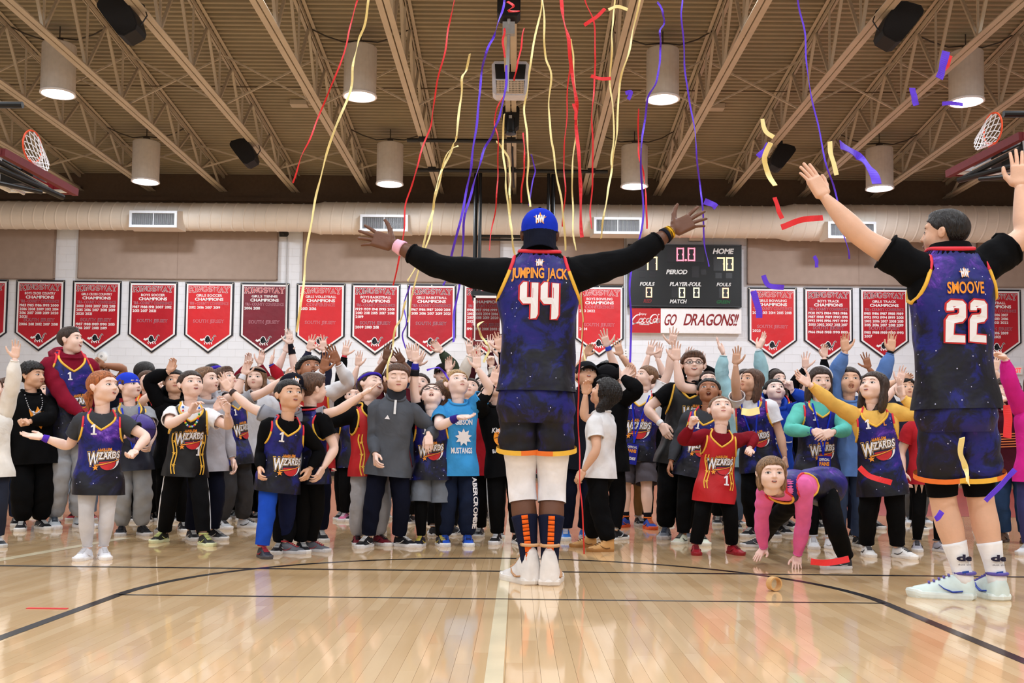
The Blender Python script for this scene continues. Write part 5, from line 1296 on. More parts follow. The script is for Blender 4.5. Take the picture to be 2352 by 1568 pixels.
NP = [0]
def person(label, top, foot=None, d=None, yaw=0, hy=0, hp=0, hr=0, skin='fair', hair='short', hc='brown', mouth='closed', q='lo', H=None,
           up='tee', uc=(40, 40, 44), under=None, sleeve='short', slc=None, low='pants', lc=(22, 22, 26), shoe=((30, 30, 34), (230, 230, 230), (200, 200, 200)), high=False,
           arms=None, feet=None, bulk=1.0, fat=.0, hem=-.3, gaze=(0, .0), eyes='open', extras=(), logo=None, stripes=None, fspread=.06, ftoe=None, hipx=.5, group=None, headw=None, leanf=0.0, elb=None, hh=None, armk=1.0, kneeb=None, ov=None, lc2=None):
    NP[0] += 1; sd = NP[0]
    yr = math.radians(yaw); f = np.array((math.sin(yr), -math.cos(yr), 0)); R = np.array((math.cos(yr), math.sin(yr), 0))
    if foot is not None:
        g = onfloor(*foot); O = np.array((g.x, g.y, 0)); dep = g.y
    else:
        dep = d; O = np.array((at(top[0], 1032, dep).x, dep, 0))
    tp = at(top[0], top[1], dep)
    if H is None: H = tp.z / 1.0
    tx = tp.x - O[0]
    adult = H > 1.62 and hair != 'kid'
    hh = hh or (.148 + .0457 * H) * (1.02 if adult else 1.05)
    hw = headw or (1.0 if adult else 1.12)
    hip = (.50 if adult else .475) * H
    ct = H - .9 * hh                              # neck pivot height
    dirx = tx / max(ct, .1)
    P0 = np.array((tx * hipx * hip / ct * 1.0, 0, hip)) if foot is not None else np.array((0, 0, hip))
    C = np.array((tx, 0, ct)) + f * (leanf + .012 * H)
    if ov:
        P0 = np.array(at(*ov['hip'])) - O; C = np.array(at(*ov['neck'])) - O; H = ov['H']; hh = .148 + .0457 * H
        ct = H - .9 * hh; hip = .475 * H
    U = nrm(C - P0 - (f * .012 * H if not ov else 0)); Ltot = np.linalg.norm(C - P0)
    if ov: R = np.cross(U, np.array(ov['F'])); hip_r = Ltot
    shz = (H - 1.50 * hh) if not adult else (H - 1.42 * hh)
    L = (shz - hip) * Ltot / (ct - hip)
    T = Torso(P0, R, U, L, H, bulk, fat)
    sk = skinmat(skin); hi = q == 'hi'
    HZ = Matrix.Rotation(math.radians(yaw + hy), 3, 'Z') @ Matrix.Rotation(math.radians(hr), 3, 'Y') @ Matrix.Rotation(math.radians(-hp), 3, 'X')
    HR = np.array(HZ)
    es = 1.0 if adult else 1.22                    # children: rounder, shorter faces with larger eyes
    def hx(V):
        V = np.array(V, float)
        if not adult: V[..., 2] = np.where(V[..., 2] < -.06, np.maximum(-.06 + (V[..., 2] + .06) * .87, V[..., 2]), V[..., 2])
        return C + ((V - PIV) * np.array((hw, 1, 1)) * hh) @ HR.T - (0 if adult else np.array((0, 0, .035 * hh)))
    body = MB()
    mo = 'open' if mouth == 'open' else 'closed'
    V, Q = HEADS[mo, q if hi else 'lo']; body.add(hx(V), quads=Q)
    # neck and trunk of the body
    nb = C + np.array((0, 0, .06 * hh)); body.tube(np.array([P0 + U * L * .95, P0 + U * L * 1.12, C * .6 + (P0 + U * L * 1.12) * .4, nb]), np.array([.26, .235, .205, .20]) * hh, 14)
    tv = []
    th = np.arange(16) * 2 * PI / 16
    for z in np.linspace(-.05, 1.12, 8) * L:
        a, b = T.ab(z, .86 / bulk); tv.append(T.w(a * np.cos(th), b * np.sin(th), np.full(16, z)))
    body.loft(np.array(tv), 0, True, True)
    # ---- arms
    arms = arms or {}
    ua, fa = .168 * H * armk, .142 * H * armk
    hl = (.108 if adult else .112) * H
    AR = {}
    for key, s in (('L', -1), ('R', 1)):
        A = dict(arms.get(key, {}))
        S = P0 + T.R * (s * .098 * H * min(bulk, 1.1)) + U * (L * .97)
        if 'w' in A:
            W = np.array(at(A['w'][0], A['w'][1], dep + A.get('dd', -.08))) - O
            up_ = nrm(W - S)[2]
            if up_ > 0: S = S + U * (.035 * H * up_) - T.R * s * .018 * H * up_
        else:
            W = P0 + T.R * (s * .155 * H * max(bulk, 1)) + np.array((0, 0, -.02 * H)) + T.F * .03 * H
            A.setdefault('pose', 'relax')
        D = np.linalg.norm(W - S); k = min(1.14, max(1.0, D / ((ua + fa) * .985)))
        hint = A.get('el'); hint = T.R * s * .7 - T.F * .35 - U * .5 if hint is None else np.array(hint, float)
        if 'w' not in A: hint = -T.F + T.R * s * .3
        E, W = ik(S, W, ua * k, fa * k, hint)
        fd = nrm(W - E); hd = nrm(np.array(A['hd'])) if 'hd' in A else fd
        if 'hd' in A: hd = nrm(hd * .8 + fd * .35)
        pn = np.array(A['pn'], float) if 'pn' in A else (np.array((0, -1.0, .25)) if 'w' in A else -T.R * s)
        pn = nrm(pn - hd * (pn @ hd))
        tdir = np.cross(hd, pn) * (1 if s < 0 else -1)
        V, Q = hand_mesh(A.get('pose', 'open'), A.get('q', 'hi' if hi else 'lo'))
        M = np.stack([tdir, -pn, hd], 1) * hl
        V2 = W + V @ M.T
        if s > 0: Q = Q[:, ::-1]
        body.add(V2, quads=Q)
        pts, t = limb_path(S, E, W)
        st = S - T.R * s * .05 * H
        pts = np.vstack([st, pts]); t = np.r_[-.15, t]
        ar = np.interp(t, [-.15, 0, .25, .6, .93, 1.02, 1.3, 1.7, 2], np.array([.034, .036, .033, .0295, .026, .0255, .0275, .0215, .0])) * H
        wr = .118 * hl
        ar = np.maximum(ar, 0); ar[t > 1.35] = np.interp(t[t > 1.35], [1.35, 1.7, 2], [.027 * H, .0205 * H, wr])
        if adult: ar = ar * np.interp(t, [0, 1.5, 2], [1.08, 1.05, 1.0])
        pd, rd = densify(pts, ar, .014 if hi else .024)
        body.tube(pd, rd, 14 if hi else 9, 0, cap=True)
        AR[key] = dict(S=S, E=E, W=W, pts=pts, t=t, r=ar, s=s, hd=hd, pn=pn, fd=fd)
    # ---- legs
    an = .042 * H
    lt, ls = (.228 * H, .209 * H) if adult else (.214 * H, .198 * H)
    if ov: lt, ls = .245 * H, .225 * H
    if kneeb: lt *= kneeb; ls *= kneeb
    LG = {}
    for i, (key, s) in enumerate((('L', -1), ('R', 1))):
        if feet: g = onfloor(*feet[i]); fp = np.array((g.x, g.y, 0)) - O
        else: fp = R * (s * fspread * H) + f * (.02 * H * (1 if (sd + i) % 2 else -1)) 
        hj = P0 + T.R * (s * (.043 if adult else .050) * H * min(bulk, 1.15)) - np.array((0, 0, .02 * H)) - T.F * .008 * H
        ta = math.radians((ftoe[i] if ftoe else yaw + s * (14 + 6 * math.sin(sd * 3 + i))))
        toe = np.array((math.sin(ta), -math.cos(ta), 0))
        ank = fp + np.array((0, 0, an + .012 * H)) - toe * .020 * H
        need = np.linalg.norm(hj - ank); kk = max(1.0, need / ((lt + ls) * .992))
        Kn, ank = ik(hj, ank, lt * kk, ls * kk, f * .9 + toe * .4 + R * s * .12)
        pts, t = limb_path(hj, Kn, ank)
        LG[key] = dict(pts=pts, t=t, fp=fp, toe=toe, ta=ta, s=s, ank=ank, K=Kn, hj=hj)
        lr = np.interp(t, [0, .4, .85, 1.0, 1.15, 1.4, 1.8, 2], np.array([.056, .049, .037, .0345, .034, .0355, .0225, .021])) * H * (1.0 if not adult else .97)
        pd, rd = densify(pts, lr, .02 if hi else .04); body.tube(pd, rd, 12 if hi else 8, 0)
    bo = tag(body.build('person', [sk], None, smooth=True), label, 'person', group)
    bo.location = O
    def part(mb, name, mats, smooth=True):
        return mb.build(name, mats, bo, smooth=smooth)
    # ---- face
    if eyes is not None:
        mb = MB()
        for s in (-1, 1):
            cx, cz = s * .142, .018
            if eyes == 'open':
                alm = [(cx + .052 * es * math.cos(a), cz + es * (.028 if math.sin(a) > 0 else .020) * math.sin(a)) for a in np.arange(16) * PI / 8]
                sheet(mb, fan2d(alm, (cx, cz), 2), lambda v, l: hx(on_face(v, mo, l)), 0, .0)
                ix, iz = cx + gaze[0] * .024, cz + .004 + gaze[1] * .012
                sheet(mb, fan2d(circ2d((ix, iz), .0255 * es, 12), (ix, iz), 2), lambda v, l: hx(on_face(v, mo, l)), 1, .004)
                lash = [(cx + .056 * es * math.cos(a), cz + .031 * es * math.sin(a)) for a in np.linspace(.05, PI - .05, 9)]
            else:
                lash = [(cx + .064 * math.cos(a), cz - .012 - .018 * math.sin(a)) for a in np.linspace(.05, PI - .05, 9)]
            sheet(mb, stroke2d(lash, .011), lambda v, l: hx(on_face(v, mo, l)), 2, .006)
        part(mb, 'eyes', [M_eyew, M_iris, M_lash])
        mb = MB()
        for s in (-1, 1):
            br = [(s * (.078 + .125 * u), .112 + .010 * (es > 1) + .018 * math.sin(u * PI * .95)) for u in np.linspace(0, 1, 8)]
            sheet(mb, stroke2d(br, [.017 * (1 - .5 * u) for u in np.linspace(0, 1, 8)]), lambda v, l: hx(on_face(v, mo, l)), 0, .003)
        part(mb, 'eyebrows', [hairmat(hc)])
        mb = MB(); lm = lipmat(skin); pf = lambda v, l: hx(on_face(v, mo, l))
        if mouth == 'open':
            sheet(mb, fan2d(circ2d((0, -.285), .084, 18, ry=.088), (0, -.285), 3), pf, 0, .001)
            sheet(mb, fan2d(circ2d((0, -.285), .064, 18, ry=.066), (0, -.285), 4), pf, 1, .004)
            sheet(mb, fan2d(circ2d((0, -.228), .040, 12, ry=.008), (0, -.228), 1), pf, 2, .010)
        elif mouth == 'smile':
            sheet(mb, fan2d([(.105 * math.cos(a), -.240 + (.034 if math.sin(a) > 0 else .062) * math.sin(a) + .022 * math.cos(a) ** 2) for a in np.arange(18) * PI / 9], (0, -.245), 3), pf, 0, .002)
            sheet(mb, fan2d([(.082 * math.cos(a), -.242 + (.018 if math.sin(a) > 0 else .042) * math.sin(a) + .016 * math.cos(a) ** 2) for a in np.arange(18) * PI / 9], (0, -.245), 2), pf, 1, .006)
            sheet(mb, fan2d([(.072 * math.cos(a), -.236 + (.012 if math.sin(a) > 0 else .020) * math.sin(a) + .012 * math.cos(a) ** 2) for a in np.arange(14) * PI / 7], (0, -.240), 2), pf, 2, .010)
        elif mouth == 'ajar':
            sheet(mb, fan2d(circ2d((0, -.248), .074, 16, ry=.044), (0, -.248), 3), pf, 0, .002); sheet(mb, fan2d(circ2d((0, -.250), .056, 16, ry=.026), (0, -.250), 2), pf, 1, .006)
            sheet(mb, fan2d(circ2d((0, -.236), .042, 12, ry=.009), (0, -.236), 1), pf, 2, .010)
        else:
            sheet(mb, fan2d(circ2d((0, -.246), .072, 16, ry=.030), (0, -.246), 3), pf, 0, .002)
            sheet(mb, stroke2d([(-.07, -.244), (-.03, -.247), (0, -.244), (.03, -.247), (.07, -.244)], .008), pf, 1, .006)
        part(mb, 'mouth', [lm, M_mouth, M_teeth])
    if hair:
        V, Q = hair_mesh(hair, 'hi' if hi else 'lo'); mb = MB(); mb.add(hx(V), quads=Q); part(mb, 'hair', [hairmat(hc)])
        if hair in ('tail',):
            mb = MB(); mb.tube([hx(np.array((math.cos(a) * .09, .47, -.03 + math.sin(a) * .09))) for a in np.linspace(0, 2 * PI, 13)], .025 * hh, 6, cap=False); part(mb, 'hair_tie', [M_whitec])
    # ---- clothes on the trunk
    mseg, rows = (64, 44) if hi else (32, 20)
    zn = 1.24 * L
    hz = hem * L
    jersey = up == 'jersey'
    armcol = slc or under or uc
    sm = cloth(armcol) if not isinstance(armcol, str) else MATS[armcol]
    g = 1.07 if not adult else 1.04
    if jersey:
        und = under if under is not None else uc
        um = cloth(und)
        jm = galaxy() if uc == 'galaxy' else cloth(uc, shine=1)
        V, Q, mi = T.shell(-.02 * L, neck_r(T, 1.27 * L, .035 * H), g - .13, mseg // 2, rows // 2, .0, sd); mb = MB(); mb.add(V, quads=Q); part(mb, 'undershirt', [um])
        xt = (.066 if adult else .089) * H; zt = T.ridge(xt, g); zb = (.80 if adult else .56) * L
        def xh(z):
            u = np.clip((zt - z) / (zt - zb), 0, 1); ae, _ = T.ab(z, g); return np.minimum(xt + (T.ab(zb, g)[0] - xt) * u ** (1.35 if adult else 2.6), ae * 1.0)
        zone = lambda x, z: (np.abs(x) > xh(z) - .004) & (z < zt) & (z > zb)
        fr = not (90 < abs(((yaw + 180) % 360) - 180))
        V, Q, mi = T.shell(hz, neck_v(T, zn, .100 * H, half=1.0), g, mseg, rows, .035, sd, zone, .06)
        mb = MB(); mb.add(V, quads=Q, mi=mi); jo = part(mb, 'jersey', [jm, sm])
        ring = V[-1]
        trm = {'galaxy': (M_tred, M_tyel)}.get(uc if isinstance(uc, str) else '', (M_tyel, M_tyel))
        mb = MB(); cl = np.vstack([ring, ring[:1]]); nz = cl @ T.U
        hi_z = nz > (nz.max() - .03 * H)
        rr = (.0060 if not adult else .0058) * H
        for k in range(len(cl) - 1): pass
        seg = []; 
        for a_, b_ in runs(hi_z):
            mb.tube(cl[max(a_ - 0, 0):b_ + 2], rr, 6, 0 if hi_z[a_] else 1, cap=False)
        for s in (-1, 1):
            zz = np.linspace(zt, zb, 14)
            fp_ = T.w(s * xh(zz), T.surf(xh(zz), zz, g) + .002, zz); bp_ = T.w(s * xh(zz), -T.surf(xh(zz), zz, g) - .002, zz)
            loop = np.vstack([fp_, bp_[::-1][1:]]); lz = np.r_[zz, zz[::-1][1:]]
            up_m = lz > (zt + zb) / 2 + .01
            for a_, b_ in runs(up_m): mb.tube(loop[a_:b_ + 2], rr * .95, 6, 0 if up_m[a_] else 1, cap=False)
        part(mb, 'jersey_trim', list(trm))
    else:
        um = cloth(uc)
        nk = neck_r(T, 1.25 * L, .03 * H)
        thick = {'tee': 1.05, 'long': 1.05, 'hoodie': 1.14, 'sweat': 1.10, 'jacket': 1.14}[up] - (.03 if adult else 0)
        g = thick
        V, Q, mi = T.shell(hz, nk, thick, mseg, rows, .042 if up != 'tee' else .036, sd, None, -.02 if up in ('hoodie', 'sweat') else .05)
        mb = MB(); mb.add(V, quads=Q); rg = np.vstack([V[-1], V[-1][:1]]); mb.tube(rg, .008 * H, 6, 0, cap=False)
        if up == 'hoodie':
            hd_ = []
            for k, (dz, sc, dy) in enumerate(((-.02, 1.35, .01), (.03, 1.75, .02), (.075, 1.75, .035), (.085, 1.35, .035), (.03, 1.1, .02))):
                hd_.append(T.w(.05 * H * sc * np.cos(th), .05 * H * sc * np.sin(th) - dy * H * .6, np.full(16, 1.11 * L) + dz * H * (1.0 - .75 * np.sin(th))))
            hm = MB(); hm.loft(np.array(hd_), 0); part(hm, 'hood', [um])
        part(mb, {'tee': 'tshirt', 'long': 'shirt', 'hoodie': 'hoodie', 'sweat': 'sweater', 'jacket': 'jacket'}[up], [um])
    frontP = lambda v, l: T.w(v[:, 0], T.surf(v[:, 0], v[:, 1], g * 1.03) + .004 + l, v[:, 1])
    backP = lambda v, l: T.w(-v[:, 0], -T.surf(v[:, 0], v[:, 1], g * 1.03) - .004 - l, v[:, 1])
    # ---- sleeves
    if sleeve != 'none':
        mb = MB()
        for key in ('L', 'R'):
            A = AR[key]
            if sleeve == 'short':
                pc, tt = cut(A['pts'], A['t'], -.15, .58 if not adult else .62); rad = np.interp(tt, [-.15, 0, .2, .6], np.array([.045, .050, .047, .047]) * H) * (1 if not adult else 1.0)
            elif sleeve == '34':
                pc, tt = cut(A['pts'], A['t'], -.15, 1.62); rad = np.interp(tt, A['t'], A['r']) * 1.0 + np.interp(tt, [-.15, .1, 1, 1.62], np.array([.014, .012, .006, .003])) * H
            else:
                pc, tt = cut(A['pts'], A['t'], -.15, 1.9); loose = {'tee': 0, 'jersey': 0, 'long': 0}.get(up, .006)
                rad = np.interp(tt, A['t'], A['r']) + np.interp(tt, [-.15, .1, 1, 1.6, 1.85, 1.9], np.array([.013, .014, .010 + loose, .010 + loose, .006 + loose * .5, .005])) * H
            pd, rd = densify(pc, rad, .010 if hi else .02)
            folds(mb, pd, rd, 18 if hi else 10, 0, .075 if sleeve != '34' else .035, sd + A['s'], False, sleeve == 'x')
            # turned-in hem
            mb.tube([pd[-1] + (X_ * math.cos(a) + Z_ * math.sin(a)) * rd[-1] for (X_, Z_) in [tuple(v[-1] for v in frames(pd))] for a in np.linspace(0, 2 * PI, 13)], .004 * H, 5, 0, cap=False)
        part(mb, 'sleeves', [sm])
    # ---- lower clothes
    pm = galaxy() if lc == 'galaxy' else cloth(lc)
    mb = MB()
    lo_ = {'pants': ([0, .3, .9, 1.1, 1.6, 1.93], [.052, .055, .050, .048, .044, .039]), 'baggy': ([0, .3, .9, 1.1, 1.6, 1.85, 1.96], [.054, .060, .058, .057, .054, .048, .035]), 'leggings': ([0, .4, .9, 1.1, 1.4, 1.9], [.049, .049, .040, .0375, .0395, .025]),
           'shorts': ([0, .3, .9, .96], [.054, .062, .068, .069]), 'ballshorts': ([0, .3, .60], [.058, .060, .064]), 'longball': ([0, .3, .80], [.058, .062, .066])}[low]
    for key in ('L', 'R'):
        G = LG[key]; pc, tt = cut(G['pts'], G['t'], 0, lo_[0][-1]); rad = np.interp(tt, lo_[0], np.array(lo_[1]) * H) * (min(bulk, 1.2))
        pd, rd = densify(pc, rad, .014 if hi else .028); folds(mb, pd, rd, 18 if hi else 10, 1 if (lc2 and key == 'L') else 0, (.055 if low != 'baggy' else .075) if low != 'leggings' else .02, sd + G['s'] * 2, True)
    pv = []
    for z in np.linspace(-.075 * H, .12 * H, 6):
        a, b = T.ab(z, .98); kf = 1.0 if z > -.05 * H else .86
        pv.append(T.w(a * kf * np.sign(np.cos(th)) * np.abs(np.cos(th)) ** .85, b * kf * np.sin(th) * 1.0, np.full(16, z)))
    mb.loft(np.array(pv), 0, True, True)
    lowo = part(mb, {'shorts': 'shorts', 'ballshorts': 'shorts', 'longball': 'shorts', 'leggings': 'leggings'}.get(low, 'trousers'), [pm, cloth(lc2)] if lc2 else [pm])
    if stripes:
        mb = MB()
        for key in ('L', 'R'):
            G = LG[key]; pc, tt = cut(G['pts'], G['t'], .05, 1.85); rad = np.interp(tt, lo_[0], np.array(lo_[1]) * H)
            for k in (-.011, 0, .011): mb.tube(pc + R * G['s'] * rad[:, None] * 1.0 - f * k * -1.0 * (H / 1.2), .0035, 5, 0)
        part(mb, 'stripe', [cloth(stripes)])
    # ---- shoes
    U_, S_ = SHOES[high]
    for key in ('L', 'R'):
        G = LG[key]; sl = .158 * H; a = G['ta']; Rm = np.array(((math.cos(a), -math.sin(a), 0), (math.sin(a), math.cos(a), 0), (0, 0, 1)))
        def xf(mbs):
            m2 = MB(); m2.v = [(v * sl) @ Rm.T + G['fp'] for v in mbs.v]; m2.n = mbs.n; m2.q, m2.qm, m2.t, m2.tm = mbs.q, mbs.qm, mbs.t, mbs.tm; return m2
        so = part(xf(U_), 'shoe', [cloth(shoe[0], shine=1), cloth(shoe[1], shine=1), cloth(shoe[2] if len(shoe) < 4 else shoe[3], shine=1), cloth(shoe[2], shine=1)])
        xf(S_).build('sole', [cloth(shoe[0], shine=1), cloth(shoe[1], shine=1)], so, smooth=False)
    ctx = dict(T=T, AR=AR, LG=LG, H=H, hh=hh, hx=hx, C=C, part=part, frontP=frontP, backP=backP, bo=bo, g=g, L=L, R=R, f=f, O=O, dep=dep, mo=mo, hi=hi, th=th, sd=sd, lo_=lo_)
    for e in extras:
        globals()['ex_' + e[0]](ctx, *e[1:])
    return ctx
def runs(m):
    out = []; a = 0
    for k in range(1, len(m) + 1):
        if k == len(m) or m[k] != m[a]: out.append((a, k - 1)); a = k
    return [(a, min(b, len(m) - 2)) for a, b in out if a < len(m) - 1]
# ---- add-ons
def ex_mark(c, cz=.40, wd=.2, dx=0.0):
    mb = MB(); wiz(mb, c['frontP'], dx * c['H'], cz * c['L'], wd * c['H']); c['part'](mb, 'team_mark', WM, False)
def ex_num(c, s='1', x=-.03, z=.72, h=.045, col=M_lw, back=False):
    mb = MB(); H = c['H']; v, t = poly2d([(p[0] * h * H, p[1] * h * H) for p in ((-.26, 0), (.26, 0), (.26, .14), (.11, .14), (.11, 1), (-.08, 1), (-.28, .82), (-.28, .68), (-.09, .76), (-.09, .14), (-.26, .14))]); sheet(mb, (v + np.array((x * H, z * c['L'])), t), c['backP'] if back else c['frontP'], 0, .002)
    c['part'](mb, 'number', [col], False)
def ex_text(c, s, x, z, h, w_, col, back=False, shear=0, off=.03, name='lettering', lay=.002):
    mb = MB(); H = c['H']; v, t = text2d(s, h * H, w_ * H, off=off, shear=shear); sheet(mb, (v + np.array((x * H, z * c['L'])), t), c['backP'] if back else c['frontP'], 0, lay)
    c['part'](mb, name, [col], False)
def ex_shape(c, vt, x, z, k, col, back=False, name='emblem', lay=.002):
    v, t = vt; mb = MB(); H = c['H']; sheet(mb, (v * k * H + np.array((x * H, z * c['L'])), t), c['backP'] if back else c['frontP'], 0, lay); c['part'](mb, name, [col], False)
def ex_band(c, key, t0=1.72, wd=.03, col=(84, 50, 180), grow=.004, name='wristband'):
    A = c['AR'][key]; pc, tt = cut(A['pts'], A['t'], t0, min(t0 + wd * 7, 2.0)); r = np.interp(tt, A['t'], A['r']) + grow * c['H']
    mb = MB(); pd, rd = densify(pc, r, .006); mb.tube(pd, rd, 14, 0); c['part'](mb, name, [cloth(col)])
def ex_cap(c, col=(22, 22, 26), back=False, brimcol=None, tilt=0.0, logo=True):
    hx = c['hx']; th = np.linspace(0, 2 * PI, 29)[:-1]; V = []
    for u in np.linspace(0, 1, 9):
        ph = u * PI / 2
        V.append([(.385 * math.cos(ph) * math.cos(a), .075 + .455 * math.cos(ph) * math.sin(a), .17 + .395 * math.sin(ph)) for a in th])
    V.insert(0, [(.38 * math.cos(a), .075 + .45 * math.sin(a), .07) for a in th])
    mb = MB(); V = np.array(V); mb.loft(hx(V.reshape(-1, 3)).reshape(V.shape), 0, False, True); mb.add(hx(np.array([(.0, .075 + .0, .575)]))); 
    co = c['part'](mb, 'cap', [cloth(col)])
    s = 1 if back else -1; B = MB(); W = []
    for (e, dz) in ((0, 0), (1, 0), (1, -.02), (0, -.02)):
        ring = []
        for a in np.linspace(-1.15, 1.15, 15):
            x = .37 * math.sin(a); y0 = .45 * math.cos(a); y1 = y0 + ((.20 if back else .30) * math.cos(a * .95) + .02) * e
            ring.append((x, .075 + s * y1, .10 + dz - ((.34 if back else .05) * e) - .10 * abs(math.sin(a)) ** 2 * e))
        W.append(ring)
    W = np.array(W + [W[0]]); B.loft(hx(W.reshape(-1, 3)).reshape(W.shape), 0, closed=False); B.build('brim', [cloth(brimcol or col)], co, smooth=False)
    b = MB(); b.tube(hx(np.array([(0, .075, .56), (0, .075, .585)])), .03 * c['hh'], 8); b.build('button', [cloth(brimcol or col)], co)
    if logo:
        b = MB(); sg = 1 if back else -1
        def pl(v, l):
            x = v[:, 0]; z = v[:, 1]; ph = np.arcsin(np.clip((z - .17) / .395, -.2, .95)); rr = np.cos(ph)
            y = .075 + sg * (.455 * rr * np.sqrt(np.clip(1 - (x / (.385 * rr)) ** 2, 0, 1)) + .012 + l); return hx(np.c_[x * -sg if back else x, y, z])
        sheet(b, poly2d(star2d((0, .30), .14)), pl, 1, .0); v, t = text2d('HW', .15, .17, off=.06); sheet(b, (v + np.array((0, .22)), t), pl, 0, .012); b.build('cap_badge', [M_lw, M_lo], co, smooth=False)
def ex_headband(c, col=(60, 40, 160), z=.20, wd=.10):
    hx = c['hx']; th = np.linspace(0, 2 * PI, 25)[:-1]; V = []
    for dz, k in ((-wd / 2, 1.0), (-wd / 2, 1.04), (wd / 2, 1.03), (wd / 2, .99)):
        V.append([(.375 * k * math.cos(a), .075 + .450 * k * math.sin(a), z + dz - .10 * math.sin(a)) for a in th])
    mb = MB(); V = np.array(V); mb.loft(hx(V.reshape(-1, 3)).reshape(V.shape)); c['part'](mb, 'headband', [cloth(col)])
def ex_hairband(c, col=(230, 230, 236)):
    hx = c['hx']; mb = MB(); mb.tube(hx(np.array([(.40 * math.cos(a), -.02 - .05 * math.sin(a), .13 + .415 * math.sin(a)) for a in np.linspace(.0, PI, 17)])), .030 * c['hh'], 8, flat=.5); c['part'](mb, 'hair_band', [cloth(col)])
def ex_glasses(c):
    hx = c['hx']; mb = MB()
    for s in (-1, 1):
        mb.tube(hx(np.array([(s * .145 + .095 * math.cos(a), -.41 + .05 * abs(math.cos(a)) * (s * math.cos(a) > 0), .015 + .075 * math.sin(a)) for a in np.linspace(0, 2 * PI, 17)])), .011 * c['hh'], 5, cap=False)
        mb.tube(hx(np.array([(s * .245, -.36, .03), (s * .33, -.1, .03), (s * .35, .03, .02)])), .011 * c['hh'], 5)
    mb.tube(hx(np.array([(-.05, -.415, .02), (.05, -.415, .02)])), .011 * c['hh'], 5); c['part'](mb, 'glasses', [M_black])
def ex_lanyard(c, col=(28, 48, 190), badge=True):
    H, L = c['H'], c['L']; mb = MB()
    for s in (-1, 1):
        pts = [(s * .05, 1.12), (s * .045, .95), (s * .028, .7), (s * .010, .35), (0, .12)]; P_ = np.array([(p[0] * H, p[1] * L) for p in pts]); P_ = np.array([P_[0] + (P_[-1] - P_[0]) * 0 if False else p for p in P_])
        q = smooth_path(np.c_[P_, np.zeros(len(P_))], 16)[:, :2]; sheet(mb, stroke2d(q, .009 * H), c['frontP'], 0, .007)
    lo = c['part'](mb, 'lanyard', [cloth(col)], False)
    if badge:
        b = MB(); w_, h_ = .036 * H, .062 * H; z0 = .10 * L - h_
        base = c['frontP'](np.array([(0, z0)]), .012)[0]; T = c['T']
        Rm = np.stack([T.R, T.F, T.U], 1); b.box(base + T.U * 0, (w_, .003, h_), 0, Rm)
        pl = lambda v, l: base + np.outer(v[:, 0], T.R) + np.outer(v[:, 1], T.U) + T.F * (.004 + l)
        sheet(b, text2d('OFFICIAL', .014 * H, .058 * H, off=.03), lambda v, l: pl(v + np.array((0, .036 * H)), l), 1, .001)
        sheet(b, text2d('FANS', .020 * H, .052 * H, off=.06), lambda v, l: pl(v + np.array((0, .010 * H)), l), 2, .001)
        sheet(b, text2d('WIZARDS', .017 * H, .05 * H, off=.05, shear=.2), lambda v, l: pl(v + np.array((0, -.035 * H)), l), 1, .001)
        b.build('badge', [cloth((40, 44, 150)), M_lw, M_lo], lo, smooth=False)
def ex_socks(c, col, up=1.55, bar=None):
    mb = MB(); H = c['H']
    for key in ('L', 'R'):
        G = c['LG'][key]; pc, tt = cut(G['pts'], G['t'], up, 2.0); r = np.interp(tt, [1.0, 1.4, 1.8, 2], np.array([.035, .0365, .0245, .0235]) * H); pd, rd = densify(pc, r, .012)
        ext = pd[-1] - np.array((0, 0, .02 * H)); pd = np.vstack([pd, ext]); rd = np.r_[rd, .022 * H]
        mb.tube(pd, rd, 14, 0)
        if bar is not None:
            for k in np.linspace(0, 1, 11):
                i = int(round(k * (len(pd) - 4))); nrm_ = -c['f']
                tg = nrm(pd[min(i + 1, len(pd) - 1)] - pd[i]); tg = nrm(tg + nrm_ * (rd[min(i + 1, len(pd) - 1)] - rd[i]) / max(np.linalg.norm(pd[min(i + 1, len(pd) - 1)] - pd[i]), 1e-6)); n2 = nrm(nrm_ - tg * (nrm_ @ tg)); mb.box(pd[i] + nrm_ * (rd[i] + .001), (.0085 * H, .004, .0050 * H), 1, np.stack([np.cross(n2, tg), n2, tg], 1))
    return c['part'](mb, 'socks', [cloth(col)] + ([cloth(bar)] if bar is not None else []))
def ex_legwear(c, col, t0, t1, kind='leggings'):
    mb = MB(); H = c['H']
    for key in ('L', 'R'):
        G = c['LG'][key]; pc, tt = cut(G['pts'], G['t'], t0, t1); r = np.interp(tt, [0, .4, .85, 1.0, 1.15, 1.4, 1.8, 2], np.array([.060, .053, .041, .038, .0375, .0385, .029, .026]) * H); pd, rd = densify(pc, r, .012)
        folds(mb, pd, rd, 18, 0, .012, c['sd'])
    c['part'](mb, kind, [cloth(col)])
